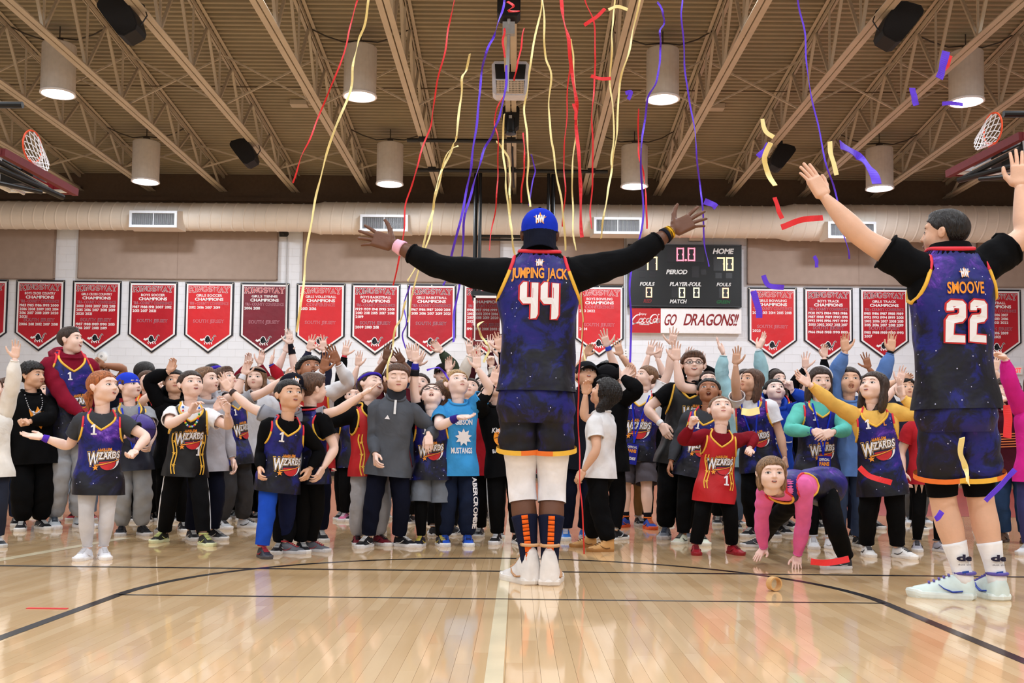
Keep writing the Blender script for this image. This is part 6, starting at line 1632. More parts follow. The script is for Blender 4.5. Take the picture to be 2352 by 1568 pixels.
def ex_hemband(c, cols=(M_tyel, M_torg), wd=.012):
    """coloured band at the hem of each leg of the shorts"""
    mb = MB(); H = c['H']; lo_ = c['lo_']
    for key in ('L', 'R'):
        G = c['LG'][key]; pc, tt = cut(G['pts'], G['t'], lo_[0][-1] - .05, lo_[0][-1] + .01); rad = np.interp(tt, lo_[0], np.array(lo_[1]) * H) + .006
        X, Z = frames(pc); th = np.arange(24) * 2 * PI / 24
        V = pc[:, None] + X[:, None] * (np.cos(th) * rad[:, None])[..., None] + Z[:, None] * (np.sin(th) * rad[:, None])[..., None]
        inner = ((V[0] - pc[0]) @ c['R']) * G['s'] < 0
        i = np.arange(len(pc) - 1)[:, None]; j = np.arange(24)[None]; j2 = (j + 1) % 24
        Q = np.stack([i * 24 + j, i * 24 + j2, (i + 1) * 24 + j2, (i + 1) * 24 + j], -1).reshape(-1, 4); mi = np.broadcast_to(inner.astype(int)[None], (len(pc) - 1, 24)).reshape(-1)
        mb.add(V, quads=Q, mi=mi)
    c['part'](mb, 'hem_band', list(cols))
def ex_zip(c, col=(226, 226, 226)):
    H, L = c['H'], c['L']; mb = MB(); P_ = np.array([(0, 1.17 * L), (.0, 1.0 * L), (.001 * H, .88 * L)]); sheet(mb, stroke2d(P_, .012 * H), c['frontP'], 0, .008)
    c['part'](mb, 'zipper', [cloth(col)], False)
def ex_collar(c, col):
    T = c['T']; H = c['H']; th = c['th']; V = []
    for z, k in ((1.16, 1.30), (1.24, 1.15), (1.36, 1.12), (1.38, 1.05), (1.30, 1.0)): V.append(T.w(.047 * H * k * np.cos(th), .047 * H * k * np.sin(th) + .004 * H, np.full(16, z * c['L'])))
    mb = MB(); mb.loft(np.array(V)); c['part'](mb, 'collar', [cloth(col)])
def ex_sidepanel(c, cols=((60, 40, 110), M_tyel)):
    H, L = c['H'], c['L']; mb = MB()
    for s in (-1, 1):
        for x, m_ in ((.086, 0), (.070, 0)):
            P_ = np.array([(s * (x + .006 * math.sin(u * 9)) * H, (-.28 + u * .85) * L) for u in np.linspace(0, 1, 16)]); sheet(mb, stroke2d(P_, .006 * H), c['frontP'], 0, .003)
        for k in range(3): sheet(mb, poly2d(star2d((s * .078 * H, (-.1 + .25 * k) * L), .012 * H)), c['frontP'], 0, .003)
    c['part'](mb, 'side_piping', [M_tyel], False)
def ex_strokes(c, lines, wd, col, name='emblem'):
    H, L = c['H'], c['L']; mb = MB()
    for ln in lines:
        q = smooth_path(np.array([(p[0] * H, p[1] * L, 0) for p in ln]), 4 * len(ln))[:, :2]; sheet(mb, stroke2d(q, wd * H), c['frontP'], 0, .004)
    c['part'](mb, name, [col], False)
def ex_necklace(c, cols, r=.006, drop=.86):
    H, L = c['H'], c['L']; mb = MB(); n = 26
    for k in range(n):
        u = k / (n - 1) * PI; x = -.045 * H * math.cos(u); z = (1.13 - (1.13 - drop) * math.sin(u) ** .8) * L
        p = c['frontP'](np.array([(x, z)]), .004)[0]; o = np.array((1, 0, 0))
        mb.tube([p - np.array((0, 0, r * H)), p - np.array((0, 0, r * .5 * H)), p + np.array((0, 0, r * .5 * H)), p + np.array((0, 0, r * H))], np.array([.2, 1, 1, .2]) * r * H, 6, k % len(cols))
    c['part'](mb, 'bead_necklace', [cloth(x) for x in cols])

def ex_legtext(c, s, key, t0, t1, h, col):
    """a word printed down the front outside of one leg"""
    H = c['H']; G = c['LG'][key]; pc, tt = cut(G['pts'], G['t'], t0, t1); rad = np.interp(tt, c['lo_'][0], np.array(c['lo_'][1]) * H)
    q = np.r_[0, np.cumsum(np.linalg.norm(np.diff(pc, axis=0), axis=1))]; fw = nrm(c['f'] * .9 + c['R'] * G['s'] * .45); sd_ = np.cross(fw, (0, 0, 1.0))
    v, t = text2d(s, h * H, q[-1], off=.03, align=0); P_ = np.stack([np.interp(v[:, 0], q, pc[:, k]) for k in range(3)], 1); r = np.interp(v[:, 0], q, rad) * 1.10 + .010; x = v[:, 1] - h * H / 2
    V = P_ + fw * np.sqrt(np.maximum(r * r - x * x, 1e-6))[:, None] - np.outer(x, sd_)
    mb = MB(); mb.add(V, tris=t); c['part'](mb, 'leg_lettering', [col], False)

def ex_hood(c, col):
    T = c['T']; H = c['H']; th = c['th']; V = []
    for (dz, sc, dy) in ((-.03, 1.25, .0), (.0, 1.75, .02), (.03, 1.8, .04), (.04, 1.4, .04), (.0, 1.1, .02)):
        V.append(T.w(.05 * H * sc * np.cos(th), .05 * H * sc * np.sin(th) - dy * H * .7, np.full(16, 1.10 * c['L']) + dz * H * (1.0 - .8 * np.sin(th))))
    mb = MB(); mb.loft(np.array(V)); c['part'](mb, 'hood', [cloth(col)])
# ================================================================== PEOPLE: who stands where
def v(*a): return a
G_ = 'galaxy'
BLK = (11, 11, 13); NVY = (17, 20, 36); CHAR = (62, 64, 70); GRY = (150, 152, 158); LGR = (196, 198, 204); WHT = (236, 236, 240)
def A(w, dd=-.08, pose='open', **k): d = dict(w=w, dd=dd, pose=pose); d.update(k); return d
UPV = (0, -.35, 1.0)
# ---- the two players with their backs to the camera
FOUR = [(.39, 1.0), (.19, 1.0), (0, .89), (0, .53), (.19, .41), (.61, .41), (.61, 0), (.90, .022), (1.0, .13), (1.0, .98), (.63, .98), (.63, .58), (.39, .58)]
TWO = [(.06, .80), (.08, .92), (.27, 1.0), (.83, .98), (1.0, .90), (1.0, .58), (.82, .49), (.42, .46), (.37, .19), (.94, .165), (.94, 0), (0, .03), (.03, .54), (.17, .645), (.57, .66), (.66, .705), (.66, .80), (.43, .815), (.40, .755), (.07, .755)]
def ex_backnum(c, poly, n2, x, z, w_, h_, gap):
    H = c['H']; mb = MB()
    for k in (0, 1):
        p = [(x * H + (q[0] + k * (1 + gap)) * w_ * H, z * c['L'] + q[1] * h_ * H) for q in poly]
        sheet(mb, stroke2d(p, .009 * H, True), c['backP'], 1, .002)
        vt = poly2d(p); sheet(mb, vt, c['backP'], 0, .004)
    c['part'](mb, 'number', [M_lw, M_lr], False)
def ex_star_hw(c, x, z, k):
    H = c['H']; mb = MB(); sheet(mb, poly2d([(x * H + q[0] * k * H, z * c['L'] + q[1] * k * H) for q in star2d((0, 0), 1.0)]), c['backP'], 1, .002)
    vv, t = text2d('HW', 1.25 * k * H, 1.2 * k * H, off=.06); sheet(mb, (vv + np.array((x * H, z * c['L'] - .55 * k * H)), t), c['backP'], 0, .004); c['part'](mb, 'crest', [M_lw, M_lo], False)
def ex_sockmark(c):
    mb = MB(); H = c['H']
    for key in ('L', 'R'):
        G = c['LG'][key]; pc, tt = cut(G['pts'], G['t'], 1.6, 1.95); b = pc[len(pc) // 2]
        nn = -c['f']; nn = nrm(nn); X_ = nrm(np.cross((0, 0, 1.0), nn)) * -1
        X_ = nrm(np.cross(nn, (0, 0, 1.0))) * -1
        def pl(v_, l): 
            r = .0305 * H; x = v_[:, 0]; return b + np.outer(x, X_) + nn * np.sqrt(np.maximum(r * r - x * x, 1e-6))[:, None] + np.outer(v_[:, 1], (0, 0, 1.0)) + nn * l
        vv, t = text2d('de', .016 * H, .036 * H, off=.05); sheet(mb, (vv + np.array((0, .006 * H)), t), pl, 0, .002)
        vv, t = text2d('dunk elite', .005 * H, .034 * H, off=.0); sheet(mb, (vv + np.array((0, -.006 * H)), t), pl, 0, .002)
        sheet(mb, poly2d([(-.009 * H, -.026 * H), (.009 * H, -.024 * H), (.009 * H, -.019 * H), (-.009 * H, -.021 * H)]), pl, 1, .002)
    c['part'](mb, 'sock_print', [M_ld, cloth((50, 80, 170))], False)
person('player numbered 44 seen from behind, arms spread wide, blue cap and galaxy print kit', (1240, 484), foot=(1226, 1340), yaw=180, hp=6, skin='deep', hair='buzz', hc='black', q='hi',
       up='jersey', uc=G_, under=BLK, sleeve='34', low='ballshorts', lc=G_, hem=.03, bulk=.96, shoe=((232, 228, 226), (226, 220, 214), (190, 140, 96), (208, 160, 116)), high=True,
       feet=[(1263, 1341), (1208, 1339)], ftoe=(174, 208), hh=.262,
       arms={'R': A((903, 560), .12, 'splay', hd=(-1, .15, .22), pn=(0, 1, -.15), q='max', el=(0, -.3, -1)), 'L': A((1547, 527), .12, 'splay', hd=(1, .15, .42), pn=(0, 1, -.15), q='max', el=(0, -.3, -1))},
       extras=[('cap', (26, 52, 190), True, (18, 20, 34)), ('text', 'JUMPING JACK', 0, .965, .029, .146, M_lo, True, 0, .03), ('star_hw', 0, 1.10, .014), ('backnum', FOUR, 4, -.0505, .62, .048, .097, .13),
               ('hemband',), ('legwear', (236, 234, 238), .3, 1.24), ('socks', (26, 30, 52), 1.42, (240, 104, 36)), ('band', 'R', 1.80, .022, (232, 178, 200)), ('band', 'L', 1.78, .022, (22, 24, 34)), ('band', 'L', 1.84, .014, (240, 180, 40))])
person('player numbered 22 seen from behind, arms raised, short black hair, galaxy print kit', (2180, 482), foot=(2240, 1378), yaw=184, hy=50, hp=4, skin='tan', hair='crew', hc='black', q='hi', mouth='smile',
       up='jersey', uc=G_, under=BLK, sleeve='short', low='longball', lc=G_, hem=-.05, bulk=.93, shoe=((216, 232, 228), (226, 236, 232), (40, 70, 170), (96, 84, 170)), high=False,
       feet=[(2280, 1374), (2195, 1374)], ftoe=(186, 250), hipx=1.45,
       arms={'R': A((1893, 452), .10, 'flat', hd=(-.45, .1, 1), pn=(-.35, .95, -.1), q='max', el=(-.4, -.2, -.8)), 'L': A((2343, 428), .12, 'flat', hd=(.1, .1, 1), pn=(.3, .95, 0), q='max', el=(.9, -.1, -.3))},
       extras=[('text', 'SMOOVE', 0, .84, .030, .094, M_lo, True, 0, .025), ('star_hw', 0, 1.0, .016), ('backnum', TWO, 2, -.055, .455, .050, .107, .16), ('hemband', (M_torg, M_tyel)), ('legwear', BLK, .5, 1.02, 'compression_tights'), ('socks', (240, 240, 244), 1.58), ('sockmark',)])
# ---- front row of children, left to right
P = person
P('girl with ginger ponytail in galaxy jersey and pale leggings, arms held out', (238, 850), foot=(220, 1284), yaw=22, hy=48, hp=10, skin='fair', hair='tail', hc='ginger', q='hi', mouth='ajar', up='jersey', uc=G_, under=CHAR, low='leggings', lc=(206, 206, 212), hem=-.52,
  shoe=((236, 236, 242), (240, 240, 244), (226, 226, 232)), feet=[(196, 1284), (238, 1282)], ftoe=(0, 30), arms={'L': A((97, 1004), -.05, 'flat', pn=(0, -.5, 1), hd=(-1, -.1, .0)), 'R': A((310, 1035), -.12, 'relax', el=(1, .3, -.2))},
  extras=[('num', '1', -.035, .70, .055), ('mark', .22, 0.161, .02), ('band', 'L', 1.78, .03, (84, 50, 180))], gaze=(.4, .5))
P('tall boy with shaved sides in maroon hoodie under galaxy jersey, gray sweatpants', (160, 752), foot=(155, 1212), yaw=40, hy=42, hp=8, skin='fair', hair='crew', hc='dbrown', q='hi', mouth='smile', up='jersey', uc=G_, under=(126, 22, 44), sleeve='long', low='baggy', lc=(160, 162, 168), hem=-.28,
  shoe=((200, 206, 212), (230, 230, 236), (60, 70, 84)), fat=.2, arms={'L': A((190, 955), -.22, 'fist', el=(-1, -.1, -.4)), 'R': {}}, extras=[('num', '1', -.02, .74, .04), ('mark', .36, 0.140, .02), ('hood', (126, 22, 44))])
P('boy with curly black hair in black sweatshirt with flame print, looking right', (72, 832), foot=(72, 1216), yaw=38, hy=40, hp=4, skin='tan', hair='curly', hc='black', q='hi', up='sweat', uc=BLK, sleeve='long', low='baggy', lc=BLK, fat=.2, bulk=1.1,
  arms={'R': A((66, 968), -.25, 'fist', el=(1, 0, -.5))}, extras=[('shape', poly2d([(-.9, -.5), (-.6, .1), (-.75, .8), (-.3, .5), (-.1, 1.0), (.2, .5), (.6, .9), (.6, .2), (.95, -.3), (.4, -.2), (.1, -.8), (-.3, -.3)]), .02, .62, .075, M_lo), ('text', 'W', .02, .55, .07, .07, M_lw), ('necklace', [(206, 206, 212)], .0035, .74)])
P('boy in blue backward cap and dark jersey hugging a purple ball, gray sweatpants', (298, 856), foot=(303, 1228), yaw=25, hy=45, hp=14, skin='fair', hair='short', hc='brown', q='hi', mouth='ajar', up='jersey', uc=(26, 28, 44), under=GRY, low='baggy', lc=(150, 152, 156),
  shoe=((26, 28, 34), (206, 206, 210), (40, 40, 46)), arms={'L': A((292, 1000), -.25, 'cup', pn=(1, 0, .3)), 'R': A((345, 1018), -.25, 'cup', pn=(-1, 0, .3), el=(1, 0, -.6))}, extras=[('cap', (38, 62, 196), True, (30, 34, 60)), ('lanyard', (40, 60, 190), False)])
P('boy in black team jersey over white tee with bead necklace, hands lifted to chest', (440, 850), foot=(420, 1246), yaw=24, hy=16, hp=16, skin='fair', hair='short', hc='dbrown', q='hi', mouth='ajar', up='jersey', uc=(13, 13, 16), under=WHT, low='pants', lc=BLK, stripes=(230, 230, 234), hem=-.34,
  shoe=((34, 36, 30), (226, 232, 190), (220, 230, 150)), feet=[(372, 1244), (470, 1252)], ftoe=(-10, 40), arms={'L': A((437, 948), -.24, 'cup', pn=(.6, -.2, .3), hd=(.3, -.1, 1), el=(-1, 0, -.6)), 'R': A((522, 948), -.16, 'cup', pn=(-.4, -.6, .3), hd=(.1, -.1, 1), el=(.9, .1, -.7))},
  extras=[('mark', .46, 0.161, .0), ('num', '1', .055, .12, .05), ('sidepanel',), ('necklace', [(60, 120, 220), (226, 60, 60), (240, 200, 60), (60, 170, 90), (236, 236, 236)], .006, .72)], gaze=(.5, .6))
P('boy in gray hoodie looking right, standing behind the boy with the bead necklace', (472, 842), d=7.9, yaw=40, hy=35, hp=12, skin='fair', hair='crew', hc='lbrown', mouth='ajar', up='hoodie', uc=(176, 176, 184), sleeve='long', low='pants', lc=NVY, arms={'L': A((495, 940), -.2, 'cup', hd=(.4, -.2, 1), pn=(-.2, -1, 0))})
P('boy with thick brown hair reaching up right, gray tee under galaxy jersey, charcoal pants', (520, 842), foot=(540, 1214), yaw=60, hy=10, hp=26, skin='fair', hair='mop', hc='brown', q='hi', up='jersey', uc=G_, under=GRY, low='baggy', lc=(58, 58, 62), shoe=((200, 202, 206), (236, 236, 238), (30, 30, 36)),
  feet=[(510, 1214), (562, 1212)], arms={'L': A((560, 858), -.22, 'cup', el=(-.2, -.2, -1), pn=(.4, -.6, .5)), 'R': A((665, 862), .05, 'relax', el=(.2, 0, -1))}, extras=[('mark', .42, 0.154, .02), ('num', '1', -.03, .74, .04), ('band', 'L', 1.75, .03, (230, 230, 236)), ('band', 'R', 1.8, .02, (180, 130, 100))])
P('boy with dark bowl hair in galaxy jersey over black shirt, one blue pant leg', (664, 870), foot=(630, 1276), yaw=26, hy=14, hp=12, skin='tan', hair='short', hc='black', q='hi', mouth='ajar', up='jersey', uc=G_, under=BLK, sleeve='long', low='pants', lc=(24, 30, 62), lc2=(34, 78, 190), hem=-.45,
  shoe=((44, 46, 56), (70, 70, 78), (180, 40, 60)), feet=[(604, 1280), (655, 1268)], ftoe=(30, 60), arms={'L': A((597, 1078), -.15, 'relax', pn=(1, .2, 0), el=(-.4, 1, 0)), 'R': A((712, 1078), .05, 'relax', pn=(-1, .2, 0), el=(.6, .8, 0))},
  extras=[('num', '1', -.032, .66, .055), ('mark', .18, 0.168, .02)], gaze=(.5, .4))
P('brown haired boy turned away in galaxy jersey and black tee, gray running shoes', (712, 856), foot=(705, 1268), yaw=146, hy=-20, hp=4, skin='fair', hair='mop', hc='brown', q='hi', up='jersey', uc=G_, under=BLK, low='pants', lc=BLK, hem=-.36, shoe=((104, 106, 114), (210, 210, 214), (190, 60, 70)),
  feet=[(718, 1266), (660, 1270)], ftoe=(70, 70), arms={'L': A((742, 1075), -.14, 'relax', el=(.6, .4, 0), pn=(-1, .3, 0)), 'R': {}}, extras=[('star_hw', 0, .98, .018)])
P('boy in gray quarter zip pullover with eyes closed, black and white sneakers', (912, 834), foot=(885, 1256), yaw=8, hy=6, hp=2, skin='fair', hair='short', hc='brown', q='hi', eyes='closed', up='long', uc=(84, 88, 96), sleeve='long', low='pants', lc=NVY, hem=-.32,
  shoe=((24, 24, 28), (230, 230, 232), (236, 236, 238)), feet=[(842, 1256), (922, 1254)], ftoe=(-18, 50), arms={'L': A((862, 1046), -.17, 'relax', pn=(.8, .4, 0), el=(-.3, 1, 0)), 'R': A((984, 1000), -.08, 'relax', hd=(.2, -.2, -1), pn=(0, .6, -.4), el=(.3, 1, 0))},
  extras=[('zip',), ('collar', (44, 46, 52)), ('shape', poly2d([(-1, -.6), (1, -.6), (0, 1)]), -.035, .80, .014, M_lw)])
P('blond boy in light blue printed tee and dark joggers, blue high top sneakers', (1052, 846), foot=(1048, 1252), yaw=14, hy=14, hp=26, skin='pale', hair='short', hc='blond', q='hi', up='tee', uc=(62, 150, 214), low='baggy', lc=(26, 34, 56), hem=-.30, high=True,
  shoe=((36, 84, 190), (226, 230, 236), (30, 40, 90)), feet=[(1021, 1252), (1074, 1252)], ftoe=(6, 8), arms={'L': A((1052, 958), -.32, 'open', hd=(1, -.3, -.15), pn=(0, -.4, 1), el=(-1, .2, -.7)), 'R': A((1096, 845), -.12, 'open', pn=(.2, -1, .2), hd=(.15, 0, 1), el=(1, 0, -.3))},
  extras=[('text', 'GIBSON', .02, .74, .030, .10, M_lw), ('text', 'MUSTANGS', .01, .16, .032, .12, M_lw), ('shape', fan2d(star2d((0, 0), 1, 9, .2, .6), (0, 0), 5), .02, .48, .05, M_lw), ('band', 'L', 1.72, .05, (56, 40, 130)), ('legtext', 'ABERCROMBIE', 'R', .35, 1.78, .030, M_lw)], gaze=(.2, .8))
P('child with black curly hair in white tee and black pants turned left, tan boots', (1384, 868), foot=(1372, 1262), yaw=-118, hy=14, hp=30, skin='tan', hair='curlylong', hc='black', q='hi', up='tee', uc=(232, 232, 234), low='baggy', lc=BLK, hem=-.22, high=True, hipx=.6,
  shoe=((198, 148, 88), (166, 116, 62), (110, 74, 40)), feet=[(1352, 1256), (1392, 1266)], ftoe=(-82, -78), arms={'L': A((1345, 905), -.05, 'relax', el=(-.5, 0, -1)), 'R': {}})
P('boy with brown hair looking up left, arms raised, blue lanyard and gray shorts', (1482, 838), foot=(1456, 1210), yaw=-22, hy=-46, hp=20, skin='fair', hair='short', hc='lbrown', q='hi', mouth='open', up='jersey', uc=G_, under=WHT, low='shorts', lc=(84, 78, 84), hem=-.22,
  shoe=((40, 70, 160), (226, 90, 40), (240, 120, 40)), feet=[(1432, 1210), (1490, 1214)], ftoe=(-40, 10), arms={'L': A((1393, 790), -.1, 'splay', hd=(-.35, -.1, 1)), 'R': A((1543, 792), -.1, 'splay', hd=(.2, -.1, 1))},
  extras=[('lanyard',), ('mark', .42, 0.175, .0), ('num', '1', -.05, .80, .045), ('socks', (24, 24, 30), 1.8), ('band', 'L', 1.86, .02, (60, 80, 200)), ('band', 'R', 1.86, .02, (236, 236, 240))])
P('boy with glasses in black team jersey and black tee, one hand up, wide black pants', (1592, 806), foot=(1552, 1236), yaw=-8, hy=4, hp=10, skin='fair', hair='mop', hc='brown', q='hi', mouth='smile', up='jersey', uc=(13, 13, 16), under=BLK, low='baggy', lc=BLK, hem=-.3, fat=.12,
  shoe=((120, 124, 134), (220, 220, 226), (60, 70, 90)), feet=[(1528, 1236), (1572, 1238)], arms={'L': A((1520, 975), -.12, 'relax', hd=(.3, -.3, -.9), pn=(.4, .3, -.3), el=(-1, .3, -.2)), 'R': A((1553, 828), -.12, 'open', hd=(.05, -.1, 1), el=(-.7, -.4, -.6))},
  extras=[('glasses',), ('mark', .62, 0.154, .05), ('band', 'L', 1.85, .02, (236, 236, 240))], gaze=(.3, .6))
P('boy with short dark hair and mouth wide open in galaxy jersey over gray shirt', (1628, 866), foot=(1590, 1248), yaw=-14, hy=2, hp=26, skin='brown', hair='short', hc='black', q='hi', mouth='open', up='jersey', uc=G_, under=CHAR, sleeve='long', low='pants', lc=BLK, shoe=((222, 226, 206), (232, 232, 222), (40, 46, 50)),
  feet=[(1566, 1248), (1612, 1250)], extras=[('num', '1', -.03, .74, .045), ('mark', .34, 0.140)])
P('small boy looking up in red team jersey with number 1 over maroon shirt, red shoes', (1656, 905), foot=(1640, 1272), yaw=2, hy=-2, hp=26, skin='fair', hair='buzz', hc='lbrown', q='hi', up='jersey', uc=(188, 28, 34), under=(124, 22, 34), sleeve='long', low='pants', lc=BLK, hem=-.62,
  shoe=((160, 26, 40), (150, 30, 40), (120, 20, 30)), feet=[(1598, 1272), (1684, 1272)], ftoe=(-5, 20), arms={'L': A((1588, 978), -.16, 'fist', hd=(0, -.1, 1), pn=(.6, -.6, 0), el=(-1, .2, -.6)), 'R': A((1722, 1030), -.02, 'relax', el=(1, .3, 0))},
  extras=[('mark', .34, 0.168, .0), ('num', '1', .045, -.16, .06), ('sidepanel',)], gaze=(0, .8))
P('girl with long brown hair looking up left, bare arm raised, galaxy jersey over white tee', (1724, 846), foot=(1752, 1232), yaw=-24, hy=-36, hp=18, skin='tan', hair='long', hc='brown', q='hi', up='jersey', uc=G_, under=WHT, low='pants', lc=BLK, arms={'L': A((1690, 836), -.2, 'open', hd=(.1, -.1, 1), pn=(-.5, -1, 0), el=(-.2, -.2, -1)), 'R': {}},
  extras=[('mark', .36, 0.140, .02), ('lanyard', (40, 60, 190), False)])
P('boy in blue hoodie with white line emblem, smiling up, fist raised', (1780, 868), foot=(1775, 1226), yaw=4, hy=2, hp=26, skin='pale', hair='short', hc='black', q='hi', mouth='smile', up='hoodie', uc=(34, 70, 176), sleeve='long', low='pants', lc=(120, 122, 128), arms={'R': A((1818, 896), -.14, 'fist', hd=(.1, -.1, 1), pn=(-1, -.3, 0), el=(1, .2, -.8)), 'L': {}},
  extras=[('strokes', [[(-.04, .80), (-.09, .66), (-.05, .52), (.0, .44)], [(.085, .80), (.03, .62), (.0, .44)], [(-.04, .64), (.02, .56), (.045, .50)], [(.0, .44), (.06, .40), (.10, .42)], [(-.03, .30), (.0, .40), (.04, .36), (.06, .22)]], .008, M_lw)])
P('girl with white hair band in teal shirt under galaxy jersey, hands clasped in front', (1878, 842), foot=(1878, 1256), yaw=2, hy=2, hp=0, skin='fair', hair='long', hc='dbrown', q='hi', mouth='smile', up='jersey', uc=G_, under=(98, 190, 178), sleeve='long', low='leggings', lc=BLK, hem=-.42, shoe=((232, 232, 236), (236, 236, 240), (200, 200, 206)),
  feet=[(1868, 1258), (1912, 1260)], arms={'L': A((1868, 990), -.26, 'relax', hd=(.8, -.2, -.4), pn=(0, .9, -.3), el=(-1, .2, -.4)), 'R': A((1912, 992), -.30, 'relax', hd=(-.8, -.1, -.4), pn=(0, .9, -.3), el=(1, .2, -.4))},
  extras=[('hairband',), ('num', '1', -.04, .78, .05), ('lanyard',), ('mark', .2, 0.140), ('band', 'L', 1.83, .02, (60, 60, 190))])
P('girl with long dark hair and yellow sleeves spreading her arms, white clogs', (2003, 852), foot=(2030, 1280), yaw=-16, hy=-34, hp=20, skin='fair', hair='long', hc='dbrown', q='hi', mouth='ajar', up='jersey', uc=G_, under=(232, 186, 96), sleeve='long', low='pants', lc=BLK, hem=-.52,
  shoe=((236, 234, 232), (240, 238, 236), (60, 60, 66)), feet=[(1992, 1276), (2068, 1280)], ftoe=(-6, 25), arms={'L': A((1848, 874), -.12, 'open', hd=(-1, -.1, .55), pn=(.2, -1, .3), el=(0, -.2, -1)), 'R': A((2072, 912), -.06, 'flat', hd=(.25, .1, 1), pn=(-1, -.3, 0), el=(.6, 0, -1))},
  extras=[('num', '1', -.04, .80, .05), ('mark', .40, 0.175), ('text', 'L', .045, .84, .022, .012, M_lo)])
cg = P('girl on hands and feet on the floor in pink sleeves and galaxy jersey, looking up', (1764, 1024), foot=(1850, 1300), yaw=-4, hy=0, hp=4, skin='fair', hair='bob', hc='sandy', q='hi', mouth='ajar', up='jersey', uc=G_, under=(236, 112, 176), sleeve='long', low='pants', lc=BLK, hem=-.22, H=1.24,
  ov=dict(hip=(1876, 1116, 6.5), neck=(1772, 1118, 6.10), H=1.24, F=(-.25, -.35, -.9)), feet=[(1745, 1256), (1935, 1306)], ftoe=(-100, -82), kneeb=1.0,
  shoe=((44, 46, 52), (224, 224, 228), (220, 220, 224)), arms={'L': A((1753, 1283), .22, 'flat', hd=(-.55, -.8, -.02), pn=(0, 0, -1), el=(-1, .5, .2)), 'R': A((1829, 1298), -.02, 'flat', hd=(-.2, -.95, -.02), pn=(0, 0, -1), el=(1, .5, .2))}, gaze=(-.3, .4), armk=1.27)
# ---- second row
P('screaming boy with curly black hair in white letterman jacket and red jersey', (716, 816), d=7.9, yaw=10, hy=14, hp=30, skin='brown', hair='curly', hc='black', q='hi', mouth='open', up='jersey', uc=(196, 34, 36), under=(228, 228, 232), sleeve='long', low='pants', lc=NVY,
  arms={'R': A((775, 832), -.2, 'open', hd=(-.4, -.1, 1), el=(1, .2, -.5)), 'L': A((742, 850), -.28, 'open', hd=(.1, -.1, 1), el=(-.5, -.3, -1))}, extras=[('text', 'HARLEM', 0, .62, .03, .12, M_lo), ('mark', .36, 0.140), ('band', 'R', 1.62, .035, (36, 52, 160))])
P('boy in black cap with team badge spreading his bare arms, gray tee', (672, 858), d=7.0, yaw=10, hy=18, hp=0, skin='fair', hair='short', hc='dbrown', up='tee', uc=(150, 152, 162), low='pants', lc=BLK, arms={'L': A((528, 895), -.02, 'open', hd=(-.5, -.1, 1), el=(0, 0, -1)), 'R': A((832, 905), -.05, 'flat', hd=(1, -.2, .5), pn=(0, -.3, 1), el=(0, 0, -1))},
  extras=[('cap', (20, 20, 30), False), ('band', 'L', 1.8, .02, (70, 60, 60))])
P('boy with purple headband, head tipped back, black sleeve and red jersey', (850, 850), d=7.6, yaw=30, hy=20, hp=24, hr=14, skin='fair', hair='short', hc='dbrown', eyes='closed', mouth='smile', up='jersey', uc=(188, 30, 36), under=BLK, sleeve='long', low='baggy', lc=(170, 170, 176), arms={'L': A((700, 950), -.02, 'relax', el=(0, .2, -1)), 'R': {}}, extras=[('headband',), ('sidepanel',)],
  shoe=((120, 30, 44), (230, 230, 232), (30, 30, 34)))
P('boy with glasses, head thrown back shouting, galaxy jersey and gray shorts over leggings', (992, 872), d=7.6, yaw=2, hp=44, skin='pale', hair='short', hc='brown', q='hi', mouth='open', up='jersey', uc=G_, under=BLK, low='shorts', lc=(110, 116, 126), arms={'L': A((954, 822), -.12, 'open', hd=(-.1, -.1, 1), el=(-.8, 0, -.8)), 'R': A((1030, 975), .12, 'relax')},
  extras=[('glasses',), ('num', '1', -.035, .74, .05), ('mark', .36, 0.154), ('legwear', BLK, .8, 1.95), ('band', 'L', 1.5, .03, (30, 30, 34)), ('band', 'L', 1.72, .03, (50, 50, 160))], shoe=((26, 30, 44), (230, 230, 234), (220, 200, 90)))
P('child in black basketball shirt hidden behind the front player, hand raised', (1140, 852), foot=(1165, 1248), yaw=8, hy=-10, hp=20, skin='fair', hair='short', hc='dbrown', up='long', uc=BLK, sleeve='long', low='pants', lc=BLK, stripes=(200, 204, 210), arms={'L': A((1132, 880), -.2, 'open', hd=(.1, -.1, 1), pn=(.3, -1, 0), el=(-.6, -.2, -1)), 'R': A((1150, 800), -.1, 'open')},
  shoe=((24, 24, 28), (226, 226, 230), (236, 236, 240)), extras=[('shape', poly2d(circ2d((0, 0), 1, 24)), 0, .50, .055, M_lo), ('strokes', [[(-.052, .50), (0, .52), (.052, .50)], [(0, .64), (.01, .5), (0, .36)], [(-.035, .60), (-.012, .5), (-.035, .40)], [(.035, .60), (.012, .5), (.035, .40)]], .003, M_blackm), ('text', 'BASKETBALL', 0, .20, .022, .14, M_lw), ('text', 'Kingsway', 0, .62, .026, .12, M_lw, False, .3)])
P('boy in black flat cap looking up beside the front player, navy clothes and blue shoes', (1348, 828), foot=(1322, 1238), yaw=6, hp=24, skin='tan', hair='short', hc='dbrown', q='hi', mouth='ajar', up='long', uc=(22, 24, 32), sleeve='long', low='pants', lc=NVY, shoe=((50, 120, 210), (226, 230, 236), (230, 230, 236)), extras=[('cap', (26, 28, 32), False, None, 0, False)], arms={'L': {}, 'R': {}})
P('child in black hoodie with hood up reaching left of the boy with the lanyard', (1394, 838), d=8.3, yaw=160, hy=10, hp=10, skin='fair', hair=None, hc='black', up='hoodie', uc=(10, 10, 12), sleeve='long', low='pants', lc=BLK, arms={'L': A((1430, 866), -.1, 'cup', hd=(.9, -.1, .5)), 'R': {}}, extras=[('headband', (16, 16, 19), .28, .42), ('cap', (16, 16, 19), False, None, 0, False)])
